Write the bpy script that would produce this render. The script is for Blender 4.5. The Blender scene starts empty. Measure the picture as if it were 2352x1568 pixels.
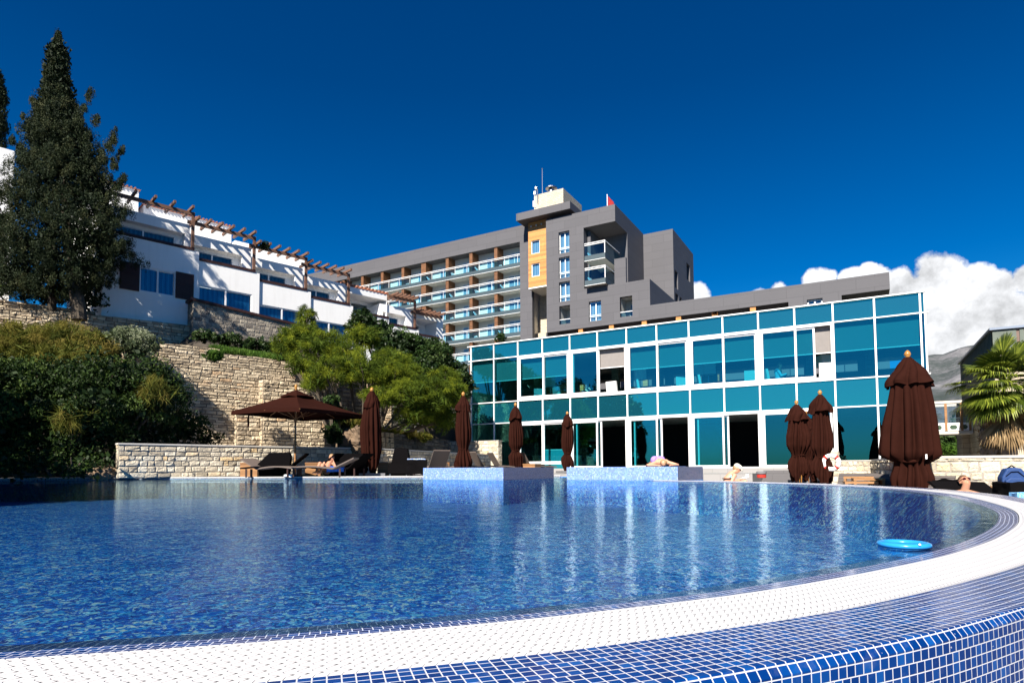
import bpy, bmesh, math, random
import numpy as np
from mathutils import Vector, Matrix
from math import sin, cos, pi, radians, atan2, sqrt, tan
random.seed(7)
S = bpy.context.scene
COL = S.collection
# ------------------------------------------------------------------ camera
F_, CX, CY, EYE = 1404.0, 1176.0, 994.0, 0.30
_p, _r = radians(3.2), radians(0.3)
FW = np.array([0, cos(_p), sin(_p)])
_u0 = np.array([0, -sin(_p), cos(_p)]); _r0 = np.array([1.0, 0, 0])
RT = _r0*cos(_r) - _u0*sin(_r); UP = _u0*cos(_r) + _r0*sin(_r)
CAM = np.array([0, 0, EYE])
cd = bpy.data.cameras.new('camera'); cam = bpy.data.objects.new('camera', cd); COL.objects.link(cam)
cd.sensor_width = 36.0; cd.lens = F_/2352.0*36.0; cd.shift_y = (CY-784.0)/2352.0
cd.clip_start = 0.05; cd.clip_end = 20000
mw = Matrix.Identity(4)
for i in range(3):
    mw[i][0] = RT[i]; mw[i][1] = UP[i]; mw[i][2] = -FW[i]; mw[i][3] = CAM[i]
cam.matrix_world = mw
S.camera = cam
# ------------------------------------------------------------------ exposure
S.view_settings.view_transform = 'Standard'; S.view_settings.look = 'None'
S.view_settings.exposure = 1.15; S.view_settings.gamma = 1.0
# ------------------------------------------------------------------ surveying helpers (turn measured picture points into world points)
def ray(x, y): return FW + RT*(x-CX)/F_ - UP*(y-CY)/F_
def dep(x, y, Y):
    d = ray(x, y); return CAM + d*Y/d[1]
def gnd(x, y, z=0.0):
    d = ray(x, y); return CAM + d*(z-EYE)/d[2]
class Frame:
    def __init__(s, o, ang):
        s.o = np.array([o[0], o[1], 0.0])
        s.a = np.array([cos(ang), sin(ang), 0.0]); s.b = np.array([-sin(ang), cos(ang), 0.0])
        s.ang = ang
    def on(s, x, y, b=0.0):
        d = ray(x, y); t = (b-(CAM-s.o)@s.b)/(d@s.b); P = CAM+d*t
        return float((P-s.o)@s.a), float(P[2])
    def side(s, x, y, a):
        d = ray(x, y); t = (a-(CAM-s.o)@s.a)/(d@s.a); P = CAM+d*t
        return float((P-s.o)@s.b), float(P[2])
    def w(s, a, b, z): return s.o + s.a*a + s.b*b + np.array([0, 0, z])
    def loc(s, P):
        P = np.array([P[0], P[1], 0.0]); return float((P-s.o)@s.a), float((P-s.o)@s.b)
W0 = Frame((0, 0), 0)
G = Frame(dep(1590, 1075, 28), atan2(-.497, .868))          # pavilion, hotel, planters
L = Frame(dep(271, 1099, 18.1), atan2(.692, .722))          # terraced houses, garden walls
HB = L.loc(dep(277, 628, 31))[1]                             # plane of the house fronts
# ------------------------------------------------------------------ sun and sky
SUNV = Vector((.407, .914, -.83)).normalized()
sd = bpy.data.lights.new('sun', 'SUN'); sd.energy = 5.0; sd.angle = radians(0.5); sd.color = (1.0, .93, .82)
so = bpy.data.objects.new('sun', sd); COL.objects.link(so)
so.rotation_euler = SUNV.to_track_quat('-Z', 'Y').to_euler()
wd = bpy.data.worlds.new('World'); S.world = wd; wd.use_nodes = True
def world():
    nt = wd.node_tree; N = nt.nodes; Lk = nt.links
    for n in list(N): N.remove(n)
    def nd(t, **k):
        n = N.new(t)
        for a, v in k.items(): setattr(n, a, v)
        return n
    def mth(op, a, b=None, clamp=False):
        n = nd('ShaderNodeMath', operation=op, use_clamp=clamp)
        for i, v in enumerate((a, b)):
            if v is None: continue
            if isinstance(v, (int, float)): n.inputs[i].default_value = v
            else: Lk.new(v, n.inputs[i])
        return n.outputs[0]
    sky = nd('ShaderNodeTexSky', sky_type='NISHITA')
    sky.sun_disc = False
    sky.sun_elevation = math.asin(-SUNV.z); sky.sun_rotation = atan2(-SUNV.x, -SUNV.y)
    sky.altitude = 0; sky.air_density = 1.2; sky.dust_density = 0.0; sky.ozone_density = 5.0
    hs = nd('ShaderNodeHueSaturation'); hs.inputs['Saturation'].default_value = 1.5; hs.inputs['Value'].default_value = 1.0
    Lk.new(sky.outputs[0], hs.inputs['Color'])
    mul = nd('ShaderNodeMix', data_type='RGBA', blend_type='MULTIPLY'); mul.inputs['Factor'].default_value = 1.0
    Lk.new(hs.outputs[0], mul.inputs['A']); mul.inputs['B'].default_value = (.22, .70, .90, 1)
    geo = nd('ShaderNodeTexCoord')
    v = geo.outputs['Generated']
    sp0 = nd('ShaderNodeSeparateXYZ'); Lk.new(v, sp0.inputs[0])
    hfac = mth('SUBTRACT', 1.0, mth('MULTIPLY', sp0.outputs['Z'], 5.0, True))
    mul2 = nd('ShaderNodeMix', data_type='RGBA', blend_type='MULTIPLY'); Lk.new(hfac, mul2.inputs['Factor'])
    Lk.new(mul.outputs['Result'], mul2.inputs['A']); mul2.inputs['B'].default_value = (.9, .74, 1.25, 1)
    zfac = mth('MULTIPLY', mth('SUBTRACT', sp0.outputs['Z'], .22), 3.2, True)
    mul3 = nd('ShaderNodeMix', data_type='RGBA', blend_type='MULTIPLY'); Lk.new(zfac, mul3.inputs['Factor'])
    Lk.new(mul2.outputs['Result'], mul3.inputs['A']); mul3.inputs['B'].default_value = (.66, .70, .74, 1)
    mul = mul3
    nz = nd('ShaderNodeTexNoise'); nz.inputs['Scale'].default_value = 9.0; nz.inputs['Detail'].default_value = 9.0; nz.inputs['Roughness'].default_value = .62
    Lk.new(v, nz.inputs['Vector'])
    off = nd('ShaderNodeVectorMath', operation='ADD'); off.inputs[1].default_value = (-.012, -.006, .022); Lk.new(v, off.inputs[0])
    nz2 = nd('ShaderNodeTexNoise'); nz2.inputs['Scale'].default_value = 9.0; nz2.inputs['Detail'].default_value = 9.0; nz2.inputs['Roughness'].default_value = .62
    Lk.new(off.outputs[0], nz2.inputs['Vector'])
    blobs = [(2160, 640, 75), (2105, 690, 85), (2240, 650, 60), (2290, 660, 55), (2190, 715, 95), (2300, 730, 90), (2220, 760, 75),
             (2140, 770, 70), (2075, 650, 38), (2360, 640, 45), (2380, 720, 80), (2450, 690, 110), (2560, 720, 130),
             (2010, 660, 45), (1960, 650, 30), (1870, 655, 38), (1890, 640, 22), (1790, 668, 26), (1745, 690, 28), (1600, 680, 26), (1560, 700, 26), (1995, 622, 17)]
    den = None
    for (x, y, r) in blobs:
        c = ray(x, y); c = c/np.linalg.norm(c)
        c2 = ray(x+r, y); c2 = c2/np.linalg.norm(c2)
        rr = float(np.linalg.norm(c2-c))
        d = nd('ShaderNodeVectorMath', operation='DISTANCE'); Lk.new(v, d.inputs[0]); d.inputs[1].default_value = tuple(c)
        e = mth('SUBTRACT', 1.0, mth('DIVIDE', d.outputs['Value'], rr))
        e = mth('MULTIPLY', e, min(1.0, r/60.0)**.5)
        den = e if den is None else mth('MAXIMUM', den, e)
    nn = mth('MULTIPLY', mth('SUBTRACT', nz.outputs[0], .5), 2.3)
    nn2 = mth('MULTIPLY', mth('SUBTRACT', nz2.outputs[0], .5), 2.3)
    D1 = mth('ADD', mth('ADD', den, .12), nn)
    al = mth('MULTIPLY', D1, 4.5, True)
    dif = mth('SUBTRACT', nn, nn2)
    base = mth('ADD', mth('MULTIPLY', dif, 1.0), .92)
    br = mth('MINIMUM', mth('MAXIMUM', base, .60), 1.12)
    # cloud bellies sit lower down and are greyer
    sep = nd('ShaderNodeSeparateXYZ'); Lk.new(v, sep.inputs[0])
    low = mth('MULTIPLY', mth('SUBTRACT', sep.outputs['Z'], .135), 8.0, True)
    br = mth('MULTIPLY', br, mth('ADD', mth('MULTIPLY', low, .26), .74))
    cc = nd('ShaderNodeCombineColor'); Lk.new(mth('MULTIPLY', br, .985), cc.inputs[0]); Lk.new(br, cc.inputs[1]); Lk.new(mth('MULTIPLY', br, 1.03), cc.inputs[2])
    b1 = nd('ShaderNodeBackground'); Lk.new(mul.outputs['Result'], b1.inputs['Color']); b1.inputs['Strength'].default_value = 0.050
    b2 = nd('ShaderNodeBackground'); Lk.new(cc.outputs[0], b2.inputs['Color']); b2.inputs['Strength'].default_value = 0.53
    mx = nd('ShaderNodeMixShader'); Lk.new(al, mx.inputs[0]); Lk.new(b1.outputs[0], mx.inputs[1]); Lk.new(b2.outputs[0], mx.inputs[2])
    out = nd('ShaderNodeOutputWorld'); Lk.new(mx.outputs[0], out.inputs['Surface'])
world()
S.cycles.max_bounces = 8; S.cycles.transparent_max_bounces = 16
S.cycles.caustics_reflective = False; S.cycles.caustics_refractive = False
# ------------------------------------------------------------------ materials
class NT:
    def __init__(s, name):
        s.m = bpy.data.materials.new(name); s.m.use_nodes = True
        s.t = s.m.node_tree; s.N = s.t.nodes; s.L = s.t.links
        for n in list(s.N): s.N.remove(n)
        s.out = s.N.new('ShaderNodeOutputMaterial')
    def nd(s, t, **k):
        n = s.N.new(t)
        for a, v in k.items(): setattr(n, a, v)
        return n
    def put(s, sock, v):
        if v is None: return
        if isinstance(v, bpy.types.NodeSocket): s.L.new(v, sock)
        elif isinstance(v, (tuple, list)):
            if len(v) == 3 and sock.type == 'RGBA': v = (*v, 1)
            sock.default_value = v
        else: sock.default_value = v
    def math(s, op, a, b=None, c=None, clamp=False):
        n = s.nd('ShaderNodeMath', operation=op, use_clamp=clamp)
        for i, v in enumerate((a, b, c)): s.put(n.inputs[i], v)
        return n.outputs[0]
    def mix(s, f, a, b, bt='MIX'):
        n = s.nd('ShaderNodeMix', data_type='RGBA', blend_type=bt)
        s.put(n.inputs['Factor'], f); s.put(n.inputs['A'], a); s.put(n.inputs['B'], b)
        return n.outputs['Result']
    def uv(s): return s.nd('ShaderNodeUVMap').outputs[0]
    def obj(s): return s.nd('ShaderNodeTexCoord').outputs['Object']
    def gen(s):
        return s.nd('ShaderNodeNewGeometry').outputs['Position']
    def noise(s, vec, sc, det=4, rough=.55, dist=0.0):
        n = s.nd('ShaderNodeTexNoise'); s.put(n.inputs['Vector'], vec)
        n.inputs['Scale'].default_value = sc; n.inputs['Detail'].default_value = det
        n.inputs['Roughness'].default_value = rough; n.inputs['Distortion'].default_value = dist
        return n.outputs[0]
    def ramp(s, f, stops):
        n = s.nd('ShaderNodeValToRGB'); s.put(n.inputs[0], f); cr = n.color_ramp
        while len(cr.elements) < len(stops): cr.elements.new(.5)
        for e, (p, c) in zip(cr.elements, stops): e.position = p; e.color = (*c, 1)
        return n.outputs[0]
    def attr(s, name): return s.nd('ShaderNodeAttribute', attribute_name=name).outputs['Fac']
    def bump(s, h, st=.5, dist=.02, nrm=None):
        n = s.nd('ShaderNodeBump'); s.put(n.inputs['Height'], h)
        n.inputs['Strength'].default_value = st; n.inputs['Distance'].default_value = dist
        if nrm is not None: s.put(n.inputs['Normal'], nrm)
        return n.outputs[0]
    def bsdf(s, col, rough=.6, metal=0, nrm=None, spec=.5, **k):
        n = s.nd('ShaderNodeBsdfPrincipled')
        s.put(n.inputs['Base Color'], col); s.put(n.inputs['Roughness'], rough); s.put(n.inputs['Metallic'], metal)
        n.inputs['Specular IOR Level'].default_value = spec
        if nrm is not None: s.L.new(nrm, n.inputs['Normal'])
        for a, v in k.items(): s.put(n.inputs[a], v)
        return n.outputs[0]
    def done(s, sh): s.L.new(sh, s.out.inputs['Surface']); return s.m
def plain(name, c, rough=.6, metal=0, var=.12, sc=6.0, bump=.0, bsc=40, spec=.4):
    t = NT(name); g = t.gen()
    n = t.noise(g, sc, 5)
    f = t.math('MULTIPLY_ADD', n, 2*var, 1-var)
    col = t.mix(1.0, c, t.nd('ShaderNodeCombineColor').outputs[0], 'MULTIPLY')
    cc = col.node.inputs['B'].links[0].from_node
    for i in range(3): t.L.new(f, cc.inputs[i])
    nr = t.bump(t.noise(g, bsc, 4), bump, .01) if bump else None
    return t.done(t.bsdf(col, rough, metal, nr, spec))
M = {}
def plaster():
    t = NT('white_plaster'); g = t.gen()
    mp = t.nd('ShaderNodeMapping'); t.put(mp.inputs['Vector'], g); mp.inputs['Scale'].default_value = (2.2, 2.2, .22)
    st = t.math('MULTIPLY', t.math('SUBTRACT', t.noise(mp.outputs[0], 2.0, 6, .65), .5), 1.6, clamp=True)
    c = t.mix(t.noise(g, .9, 5), (.90, .89, .87), (.84, .83, .81)); c = t.mix(t.math('MULTIPLY', st, .5), c, (.60, .58, .54))
    return t.done(t.bsdf(c, .9, spec=.1, nrm=t.bump(t.noise(g, 30, 4), .25, .01)))
M['plaster'] = plaster()
M['blind_grey'] = plain('grey_blind_fabric', (.22, .20, .19), .9)
M['slab_edge'] = plain('dark_slate_paint', (.045, .07, .085), .5)
M['plaster_in'] = plain('cream_plaster', (.74, .71, .65), .85, var=.05)
M['white'] = plain('white_metal', (.82, .82, .82), .4, var=.03)
M['darkwood'] = plain('dark_brown_wood', (.035, .012, .010), .6, var=.3, sc=12)
M['grey_concrete'] = plain('grey_concrete', (.16, .16, .17), .8, var=.12, sc=3, bump=.2)
M['steel'] = plain('steel', (.45, .45, .46), .3, 1.0)
M['black'] = plain('black_fabric', (.004, .0035, .004), .95, var=.3, sc=20, spec=.05)
M['taupe'] = plain('taupe_mesh_fabric', (.13, .10, .085), .8, var=.1, sc=60)
M['brownfab'] = plain('brown_canvas', (.0245, .0078, .0054), .95, var=.2, sc=7, bump=.3, bsc=90, spec=.02)
M['gold'] = plain('varnished_wood_finial', (.36, .17, .04), .25, var=.15, sc=30)
M['soil'] = plain('soil', (.05, .04, .03), .95, var=.5, sc=2)
M['deck'] = plain('pale_stone_paving', (.30, .29, .28), .8, var=.12, sc=2.5)
M['coping'] = plain('pale_coping_stone', (.58, .54, .48), .8, var=.12, sc=5, bump=.4)
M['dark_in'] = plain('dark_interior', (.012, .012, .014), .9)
M['red'] = plain('red_paint', (.45, .03, .02), .5)
M['flagred'] = plain('red_flag', (.30, .015, .015), .8)
M['skin'] = plain('skin', (.60, .30, .19), .55, var=.06, sc=12)
M['skin_dark'] = plain('tanned_skin', (.42, .20, .12), .55, var=.06, sc=12)
M['hair'] = plain('brown_hair', (.10, .055, .03), .6, var=.3, sc=60)
M['hair_blond'] = plain('blond_hair', (.30, .19, .09), .6, var=.3, sc=60)
M['purple'] = plain('lilac_swimwear', (.36, .22, .62), .7)
M['bluecloth'] = plain('bright_blue_cloth', (.02, .13, .62), .8)
M['navy'] = plain('navy_nylon', (.012, .045, .16), .6, bump=.5, bsc=60)
M['straw'] = plain('cream_straw', (.78, .72, .60), .8, bump=.5, bsc=150)
M['paper'] = plain('paper', (.85, .85, .85), .8, var=.02)
M['ringblue'] = plain('blue_vinyl', (.02, .26, .62), .25, var=.05)
M['dullteal'] = plain('teal_plastic', (.10, .40, .46), .5)
M['bark'] = plain('bark', (.07, .055, .04), .95, var=.5, sc=9, bump=.8, bsc=18)
M['palmbark'] = plain('palm_bark', (.16, .12, .09), .95, var=.5, sc=20, bump=1.0, bsc=25)
M['rust'] = plain('weathered_copper_panel', (.15, .10, .08), .7, var=.3, sc=2.0)
M['roof_tile'] = plain('terracotta', (.36, .14, .08), .8, var=.3, sc=9)
M['curtain_glass'] = None
def wood(name, c1, c2, vertical=False, board=.14):
    t = NT(name); uv = t.uv()
    mp = t.nd('ShaderNodeMapping'); t.put(mp.inputs['Vector'], uv)
    mp.inputs['Scale'].default_value = (14, 1.2, 1) if vertical else (1.2, 14, 1)
    n = t.noise(mp.outputs[0], 2.0, 6, .65)
    sp = t.nd('ShaderNodeSeparateXYZ'); t.put(sp.inputs[0], uv)
    ax = sp.outputs[0] if vertical else sp.outputs[1]
    q = t.math('DIVIDE', ax, board); fr = t.math('FRACT', q)
    gap = t.math('LESS_THAN', fr, .06)
    wn = t.nd('ShaderNodeTexWhiteNoise', noise_dimensions='1D'); t.L.new(t.math('FLOOR', q), wn.inputs['W'])
    f = t.math('ADD', t.math('MULTIPLY', n, .75), t.math('MULTIPLY', wn.outputs['Value'], .3))
    col = t.ramp(f, [(.25, c1), (.75, c2)])
    col = t.mix(t.math('MULTIPLY', gap, .75), col, (.02, .01, .005))
    return t.done(t.bsdf(col, .6, nrm=t.bump(n, .3, .01)))
M['wood'] = wood('honey_wood_cladding', (.30, .10, .02), (.66, .31, .085))
M['wood_d'] = wood('brown_wood_partition', (.07, .028, .010), (.22, .09, .030))
M['beam'] = wood('weathered_pergola_timber', (.05, .024, .016), (.17, .085, .052), False, 5)
M['teak'] = wood('teak_furniture', (.20, .09, .03), (.36, .18, .07), False, .09)
def panels(name, c, pw, ph, gap=.02):
    t = NT(name); uv = t.uv()
    b = t.nd('ShaderNodeTexBrick'); t.put(b.inputs['Vector'], uv)
    b.offset = .5; b.inputs['Scale'].default_value = 1; b.inputs['Brick Width'].default_value = pw; b.inputs['Row Height'].default_value = ph
    b.inputs['Mortar Size'].default_value = gap; b.inputs['Mortar Smooth'].default_value = .1; b.inputs['Bias'].default_value = 0
    b.inputs['Color1'].default_value = (*[x*.95 for x in c], 1); b.inputs['Color2'].default_value = (*[x*1.05 for x in c], 1)
    b.inputs['Mortar'].default_value = (*[x*.6 for x in c], 1)
    n = t.noise(t.gen(), .6, 5)
    col = t.mix(t.math('MULTIPLY', n, .35), b.outputs['Color'], tuple(x*.75 for x in c))
    return t.done(t.bsdf(col, .6, nrm=t.bump(b.outputs['Fac'], -.4, .01), spec=.12))
M['grey'] = panels('grey_fibre_cement_panels', (.110, .108, .118), 3.1, 1.02, .014)
M['paving'] = panels('grey_slab_paving', (.30, .29, .285), .6, .6, .006)
M['step'] = panels('dark_slab_cladding', (.13, .125, .13), .8, .3, .006)
def stone(name, stops, rough_b=.7, sc=22):
    t = NT(name); g = t.gen(); tn = t.attr('tone')
    n1 = t.noise(g, sc*.25, 6, .65); n2 = t.noise(g, sc, 6, .7)
    col = t.ramp(tn, stops)
    f = t.math('MULTIPLY_ADD', n1, 1.1, .42)
    cc = t.nd('ShaderNodeCombineColor')
    for i in range(3): t.L.new(f, cc.inputs[i])
    col = t.mix(1.0, col, cc.outputs[0], 'MULTIPLY')
    return t.done(t.bsdf(col, .9, nrm=t.bump(t.math('ADD', n2, t.math('MULTIPLY', n1, 1.6)), rough_b, .05), spec=.2))
M['st_low'] = stone('cream_limestone_blocks', [(0, (.42, .36, .27)), (.3, (.62, .54, .41)), (.6, (.70, .62, .48)), (.85, (.78, .71, .57)), (1, (.72, .52, .28))], .9)
M['st_rub'] = stone('rough_tan_rubble', [(0, (.34, .27, .19)), (.35, (.52, .42, .29)), (.7, (.66, .54, .38)), (.9, (.72, .60, .43)), (1, (.62, .42, .25))], 1.0, 14)
M['st_grey'] = stone('grey_stone_blocks', [(0, (.17, .15, .13)), (.5, (.28, .245, .20)), (1, (.42, .37, .29))], .8)
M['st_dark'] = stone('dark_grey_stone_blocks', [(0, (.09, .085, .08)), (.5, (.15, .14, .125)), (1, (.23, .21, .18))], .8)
M['mortar'] = plain('mortar', (.30, .27, .235), .95, var=.25, sc=12, bump=.6)
M['mortar_d'] = plain('dark_joint', (.13, .10, .075), .95, var=.4, sc=12, bump=.6)
def brickmat(name, c1, c2, mo, bw, bh, bump=.6):
    t = NT(name); uv = t.uv()
    b = t.nd('ShaderNodeTexBrick'); 
    nv = t.nd('ShaderNodeTexNoise'); t.put(nv.inputs['Vector'], uv); nv.inputs['Scale'].default_value = 2.2
    va = t.nd('ShaderNodeVectorMath', operation='SCALE'); t.L.new(nv.outputs['Color'], va.inputs[0]); va.inputs['Scale'].default_value = .12
    vb = t.nd('ShaderNodeVectorMath', operation='ADD'); t.L.new(uv, vb.inputs[0]); t.L.new(va.outputs[0], vb.inputs[1])
    t.put(b.inputs['Vector'], vb.outputs[0])
    b.inputs['Scale'].default_value = 1; b.inputs['Brick Width'].default_value = bw; b.inputs['Row Height'].default_value = bh
    b.inputs['Mortar Size'].default_value = .012; b.inputs['Bias'].default_value = 0
    b.inputs['Color1'].default_value = (*c1, 1); b.inputs['Color2'].default_value = (*c2, 1); b.inputs['Mortar'].default_value = (*mo, 1)
    n = t.noise(t.gen(), 8, 5)
    col = t.mix(t.math('MULTIPLY', n, .5), b.outputs['Color'], tuple(x*.7 for x in c1))
    return t.done(t.bsdf(col, .9, nrm=t.bump(t.math('ADD', t.math('MULTIPLY', b.outputs['Fac'], -1.0), t.math('MULTIPLY', n, .8)), bump, .03)))
M['tower_stone'] = brickmat('pale_stone_masonry', (.62, .54, .42), (.46, .40, .31), (.25, .21, .17), .42, .22)
M['far_stone'] = brickmat('tan_stone_masonry', (.50, .42, .31), (.36, .30, .22), (.16, .13, .10), .55, .24)
def tiles(name, size, tc, gc, gw=.14, rough=.12, wob=.0, varc=.5):
    """glass mosaic: uv in metres along and across the rim"""
    t = NT(name); uv = t.uv()
    sp = t.nd('ShaderNodeSeparateXYZ'); t.put(sp.inputs[0], uv)
    v = t.math('DIVIDE', sp.outputs[1], size); vi = t.math('FLOOR', v)
    u = t.math('DIVIDE', sp.outputs[0], size)
    # every few rows the mosaic sheets are a little out of step
    wn0 = t.nd('ShaderNodeTexWhiteNoise', noise_dimensions='1D'); t.L.new(t.math('FLOOR', t.math('DIVIDE', t.math('ADD', vi, .5), 3.0)), wn0.inputs['W'])
    u = t.math('ADD', u, t.math('MULTIPLY', wn0.outputs['Value'], .55))
    if wob: u = t.math('ADD', u, t.math('MULTIPLY', t.math('SINE', t.math('MULTIPLY', v, .9)), wob))
    ui = t.math('FLOOR', u)
    fu = t.math('ABSOLUTE', t.math('SUBTRACT', t.math('FRACT', u), .5)); fv = t.math('ABSOLUTE', t.math('SUBTRACT', t.math('FRACT', v), .5))
    mx = t.math('MAXIMUM', fu, fv)
    g = t.math('MULTIPLY', t.math('SUBTRACT', mx, .5-gw*.5-.02), 1/.04, clamp=True)
    cv = t.nd('ShaderNodeCombineXYZ'); t.L.new(ui, cv.inputs[0]); t.L.new(vi, cv.inputs[1])
    wn = t.nd('ShaderNodeTexWhiteNoise', noise_dimensions='2D'); t.L.new(cv.outputs[0], wn.inputs['Vector'])
    col = t.ramp(wn.outputs['Value'], tc)
    nz = t.noise(uv, 6, 4)
    grout = t.mix(t.math('MULTIPLY', nz, .5), gc, tuple(x*.62 for x in gc))
    c = t.mix(g, col, grout)
    sc_ = t.math('MULTIPLY', t.math('SUBTRACT', t.noise(uv, 17, 6, .7), .56), 2.2, clamp=True)
    c = t.mix(t.math('MULTIPLY', sc_, .22), c, (.42, .44, .50))
    dr = t.math('GREATER_THAN', t.noise(uv, 95, 2), .74)
    c = t.mix(t.math('MULTIPLY', dr, .55), c, (.60, .62, .66))
    rg = t.math('MULTIPLY_ADD', g, .6, rough)
    sm = t.noise(uv, 180, 2)
    return t.done(t.bsdf(c, rg, spec=.03, nrm=t.bump(t.math('ADD', t.math('MULTIPLY', g, -1.0), t.math('MULTIPLY', sm, .12)), .5, .0015)))
TB = [(0, (.001, .022, .125)), (.5, (.001, .032, .165)), (.85, (.002, .043, .20)), (1, (.004, .065, .26))]
M['tile'] = tiles('blue_glass_mosaic', .0195, TB, (.60, .61, .66), .105)
M['tile_in'] = tiles('blue_glass_mosaic_waterline', .0195, TB, (.60, .63, .72), .10, wob=.06)
M['tile_pale'] = tiles('mixed_blue_and_white_mosaic', .028, [(0, (.03, .10, .42)), (.5, (.07, .20, .54)), (.8, (.12, .28, .62)), (1, (.30, .38, .66))], (.46, .52, .68), .18, .3)
def grating():
    t = NT('white_plastic_overflow_grating'); uv = t.uv()
    sp = t.nd('ShaderNodeSeparateXYZ'); t.put(sp.inputs[0], uv)
    P, Q = .0195, .030
    v = t.math('DIVIDE', sp.outputs[1], Q)
    tri = t.math('PINGPONG', v, .5)                      # 0..0.5
    sm = t.math('SUBTRACT', t.math('SMOOTH_MIN', t.math('MULTIPLY', tri, 2.0), .85, .2), .5)
    u = t.math('ADD', t.math('DIVIDE', sp.outputs[0], P), t.math('MULTIPLY', sm, .9))
    fu = t.math('ABSOLUTE', t.math('SUBTRACT', t.math('FRACT', u), .5))   # .5 at seam
    seam = t.math('MULTIPLY', t.math('SUBTRACT', fu, .42), 1/.08, clamp=True)
    # drain slot where two bars meet, once per period
    fv = t.math('ABSOLUTE', t.math('SUBTRACT', t.math('FRACT', t.math('ADD', v, .5)), .5))
    hv = t.math('LESS_THAN', fv, .12); hu = t.math('GREATER_THAN', fu, .40)
    hole = t.math('MULTIPLY', hv, hu)
    c = t.mix(t.math('MULTIPLY', seam, .50), (.60, .59, .595), (.17, .165, .18))
    c = t.mix(hole, c, (.05, .05, .055))
    n = t.noise(uv, 9, 4); c = t.mix(t.math('MULTIPLY', n, .12), c, (.62, .60, .58))
    bh = t.math('MULTIPLY', t.math('ADD', seam, hole), -1.0)
    return t.done(t.bsdf(c, .5, nrm=t.bump(bh, .7, .003)))
M['grating'] = grating()
def poolfloor():
    t = NT('mixed_blue_pool_mosaic'); g = t.gen()
    nv = t.nd('ShaderNodeTexNoise'); t.put(nv.inputs['Vector'], g); nv.inputs['Scale'].default_value = 7; nv.inputs['Detail'].default_value = 3
    va = t.nd('ShaderNodeVectorMath', operation='SCALE'); t.L.new(nv.outputs['Color'], va.inputs[0]); va.inputs['Scale'].default_value = .42
    vb = t.nd('ShaderNodeVectorMath', operation='ADD'); t.L.new(g, vb.inputs[0]); t.L.new(va.outputs[0], vb.inputs[1])
    vo = t.nd('ShaderNodeTexVoronoi'); t.L.new(vb.outputs[0], vo.inputs['Vector']); vo.inputs['Scale'].default_value = 30
    sp = t.nd('ShaderNodeSeparateColor'); t.L.new(vo.outputs['Color'], sp.inputs[0])
    n = t.noise(g, 1.6, 4)
    f = t.math('ADD', t.math('MULTIPLY', sp.outputs[0], .80), t.math('MULTIPLY', n, .35))
    c = t.ramp(f, [(.15, (.001, .030, .23)), (.44, (.001, .105, .56)), (.68, (.002, .21, .72)), (.78, (.02, .42, .82)), (.88, (.30, .70, .88)), (1, (.86, .90, .72))])
    return t.done(t.bsdf(c, .6))
M['poolfloor'] = poolfloor()
def water():
    t = NT('pool_water'); g = t.gen()
    mp = t.nd('ShaderNodeMapping'); t.put(mp.inputs['Vector'], g); mp.inputs['Scale'].default_value = (1, .75, 1)
    a = t.noise(mp.outputs[0], 9, 3, .5, .6); b = t.noise(mp.outputs[0], 34, 3, .55, .8)
    h = t.math('ADD', a, t.math('MULTIPLY', b, .30))
    c = t.noise(g, 1.1, 2)
    amp = t.math('MULTIPLY_ADD', c, .9, .25)
    h = t.math('MULTIPLY', h, amp)
    nr = t.bump(h, .60, .0075)
    fr = t.nd('ShaderNodeFresnel'); fr.inputs['IOR'].default_value = 1.33; t.L.new(nr, fr.inputs['Normal'])
    gl = t.nd('ShaderNodeBsdfGlossy'); gl.inputs['Roughness'].default_value = .02; gl.inputs['Color'].default_value = (.64, .88, 1, 1); t.L.new(nr, gl.inputs['Normal'])
    tr = t.nd('ShaderNodeBsdfTransparent'); tr.inputs['Color'].default_value = (.74, .93, 1, 1)
    mx = t.nd('ShaderNodeMixShader'); t.L.new(t.math('MULTIPLY', fr.outputs[0], .74), mx.inputs[0]); t.L.new(tr.outputs[0], mx.inputs[1]); t.L.new(gl.outputs[0], mx.inputs[2])
    return t.done(mx.outputs[0])
M['water'] = water()
M['tile_deep'] = plain('deep_blue_side_mosaic', (.002, .030, .16), .6, var=.3, sc=14)
def glass(name, tint, refl, fac_lo, fac_hi, rough=.0):
    """coated solar glass: thin sheet that tints what is behind it and mirrors the sky"""
    t = NT(name)
    tr = t.nd('ShaderNodeBsdfTransparent'); tr.inputs['Color'].default_value = (*tint, 1)
    gl = t.nd('ShaderNodeBsdfGlossy'); gl.inputs['Color'].default_value = (*refl, 1); gl.inputs['Roughness'].default_value = rough
    lw = t.nd('ShaderNodeLayerWeight'); lw.inputs['Blend'].default_value = .35
    f = t.math('MULTIPLY_ADD', lw.outputs['Fresnel'], fac_hi-fac_lo, fac_lo, clamp=True)
    mx = t.nd('ShaderNodeMixShader'); t.L.new(f, mx.inputs[0]); t.L.new(tr.outputs[0], mx.inputs[1]); t.L.new(gl.outputs[0], mx.inputs[2])
    return t.done(mx.outputs[0])
M['glass'] = glass('teal_solar_glass', (.20, .80, .88), (.17, .74, .74), .25, .78)
M['railglass'] = glass('blue_rail_glass', (.34, .66, .78), (.6, .8, 1), .05, .5)
M['bridgeglass'] = glass('clear_glass', (.80, .84, .84), (1, 1, 1), .05, .7)
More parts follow.
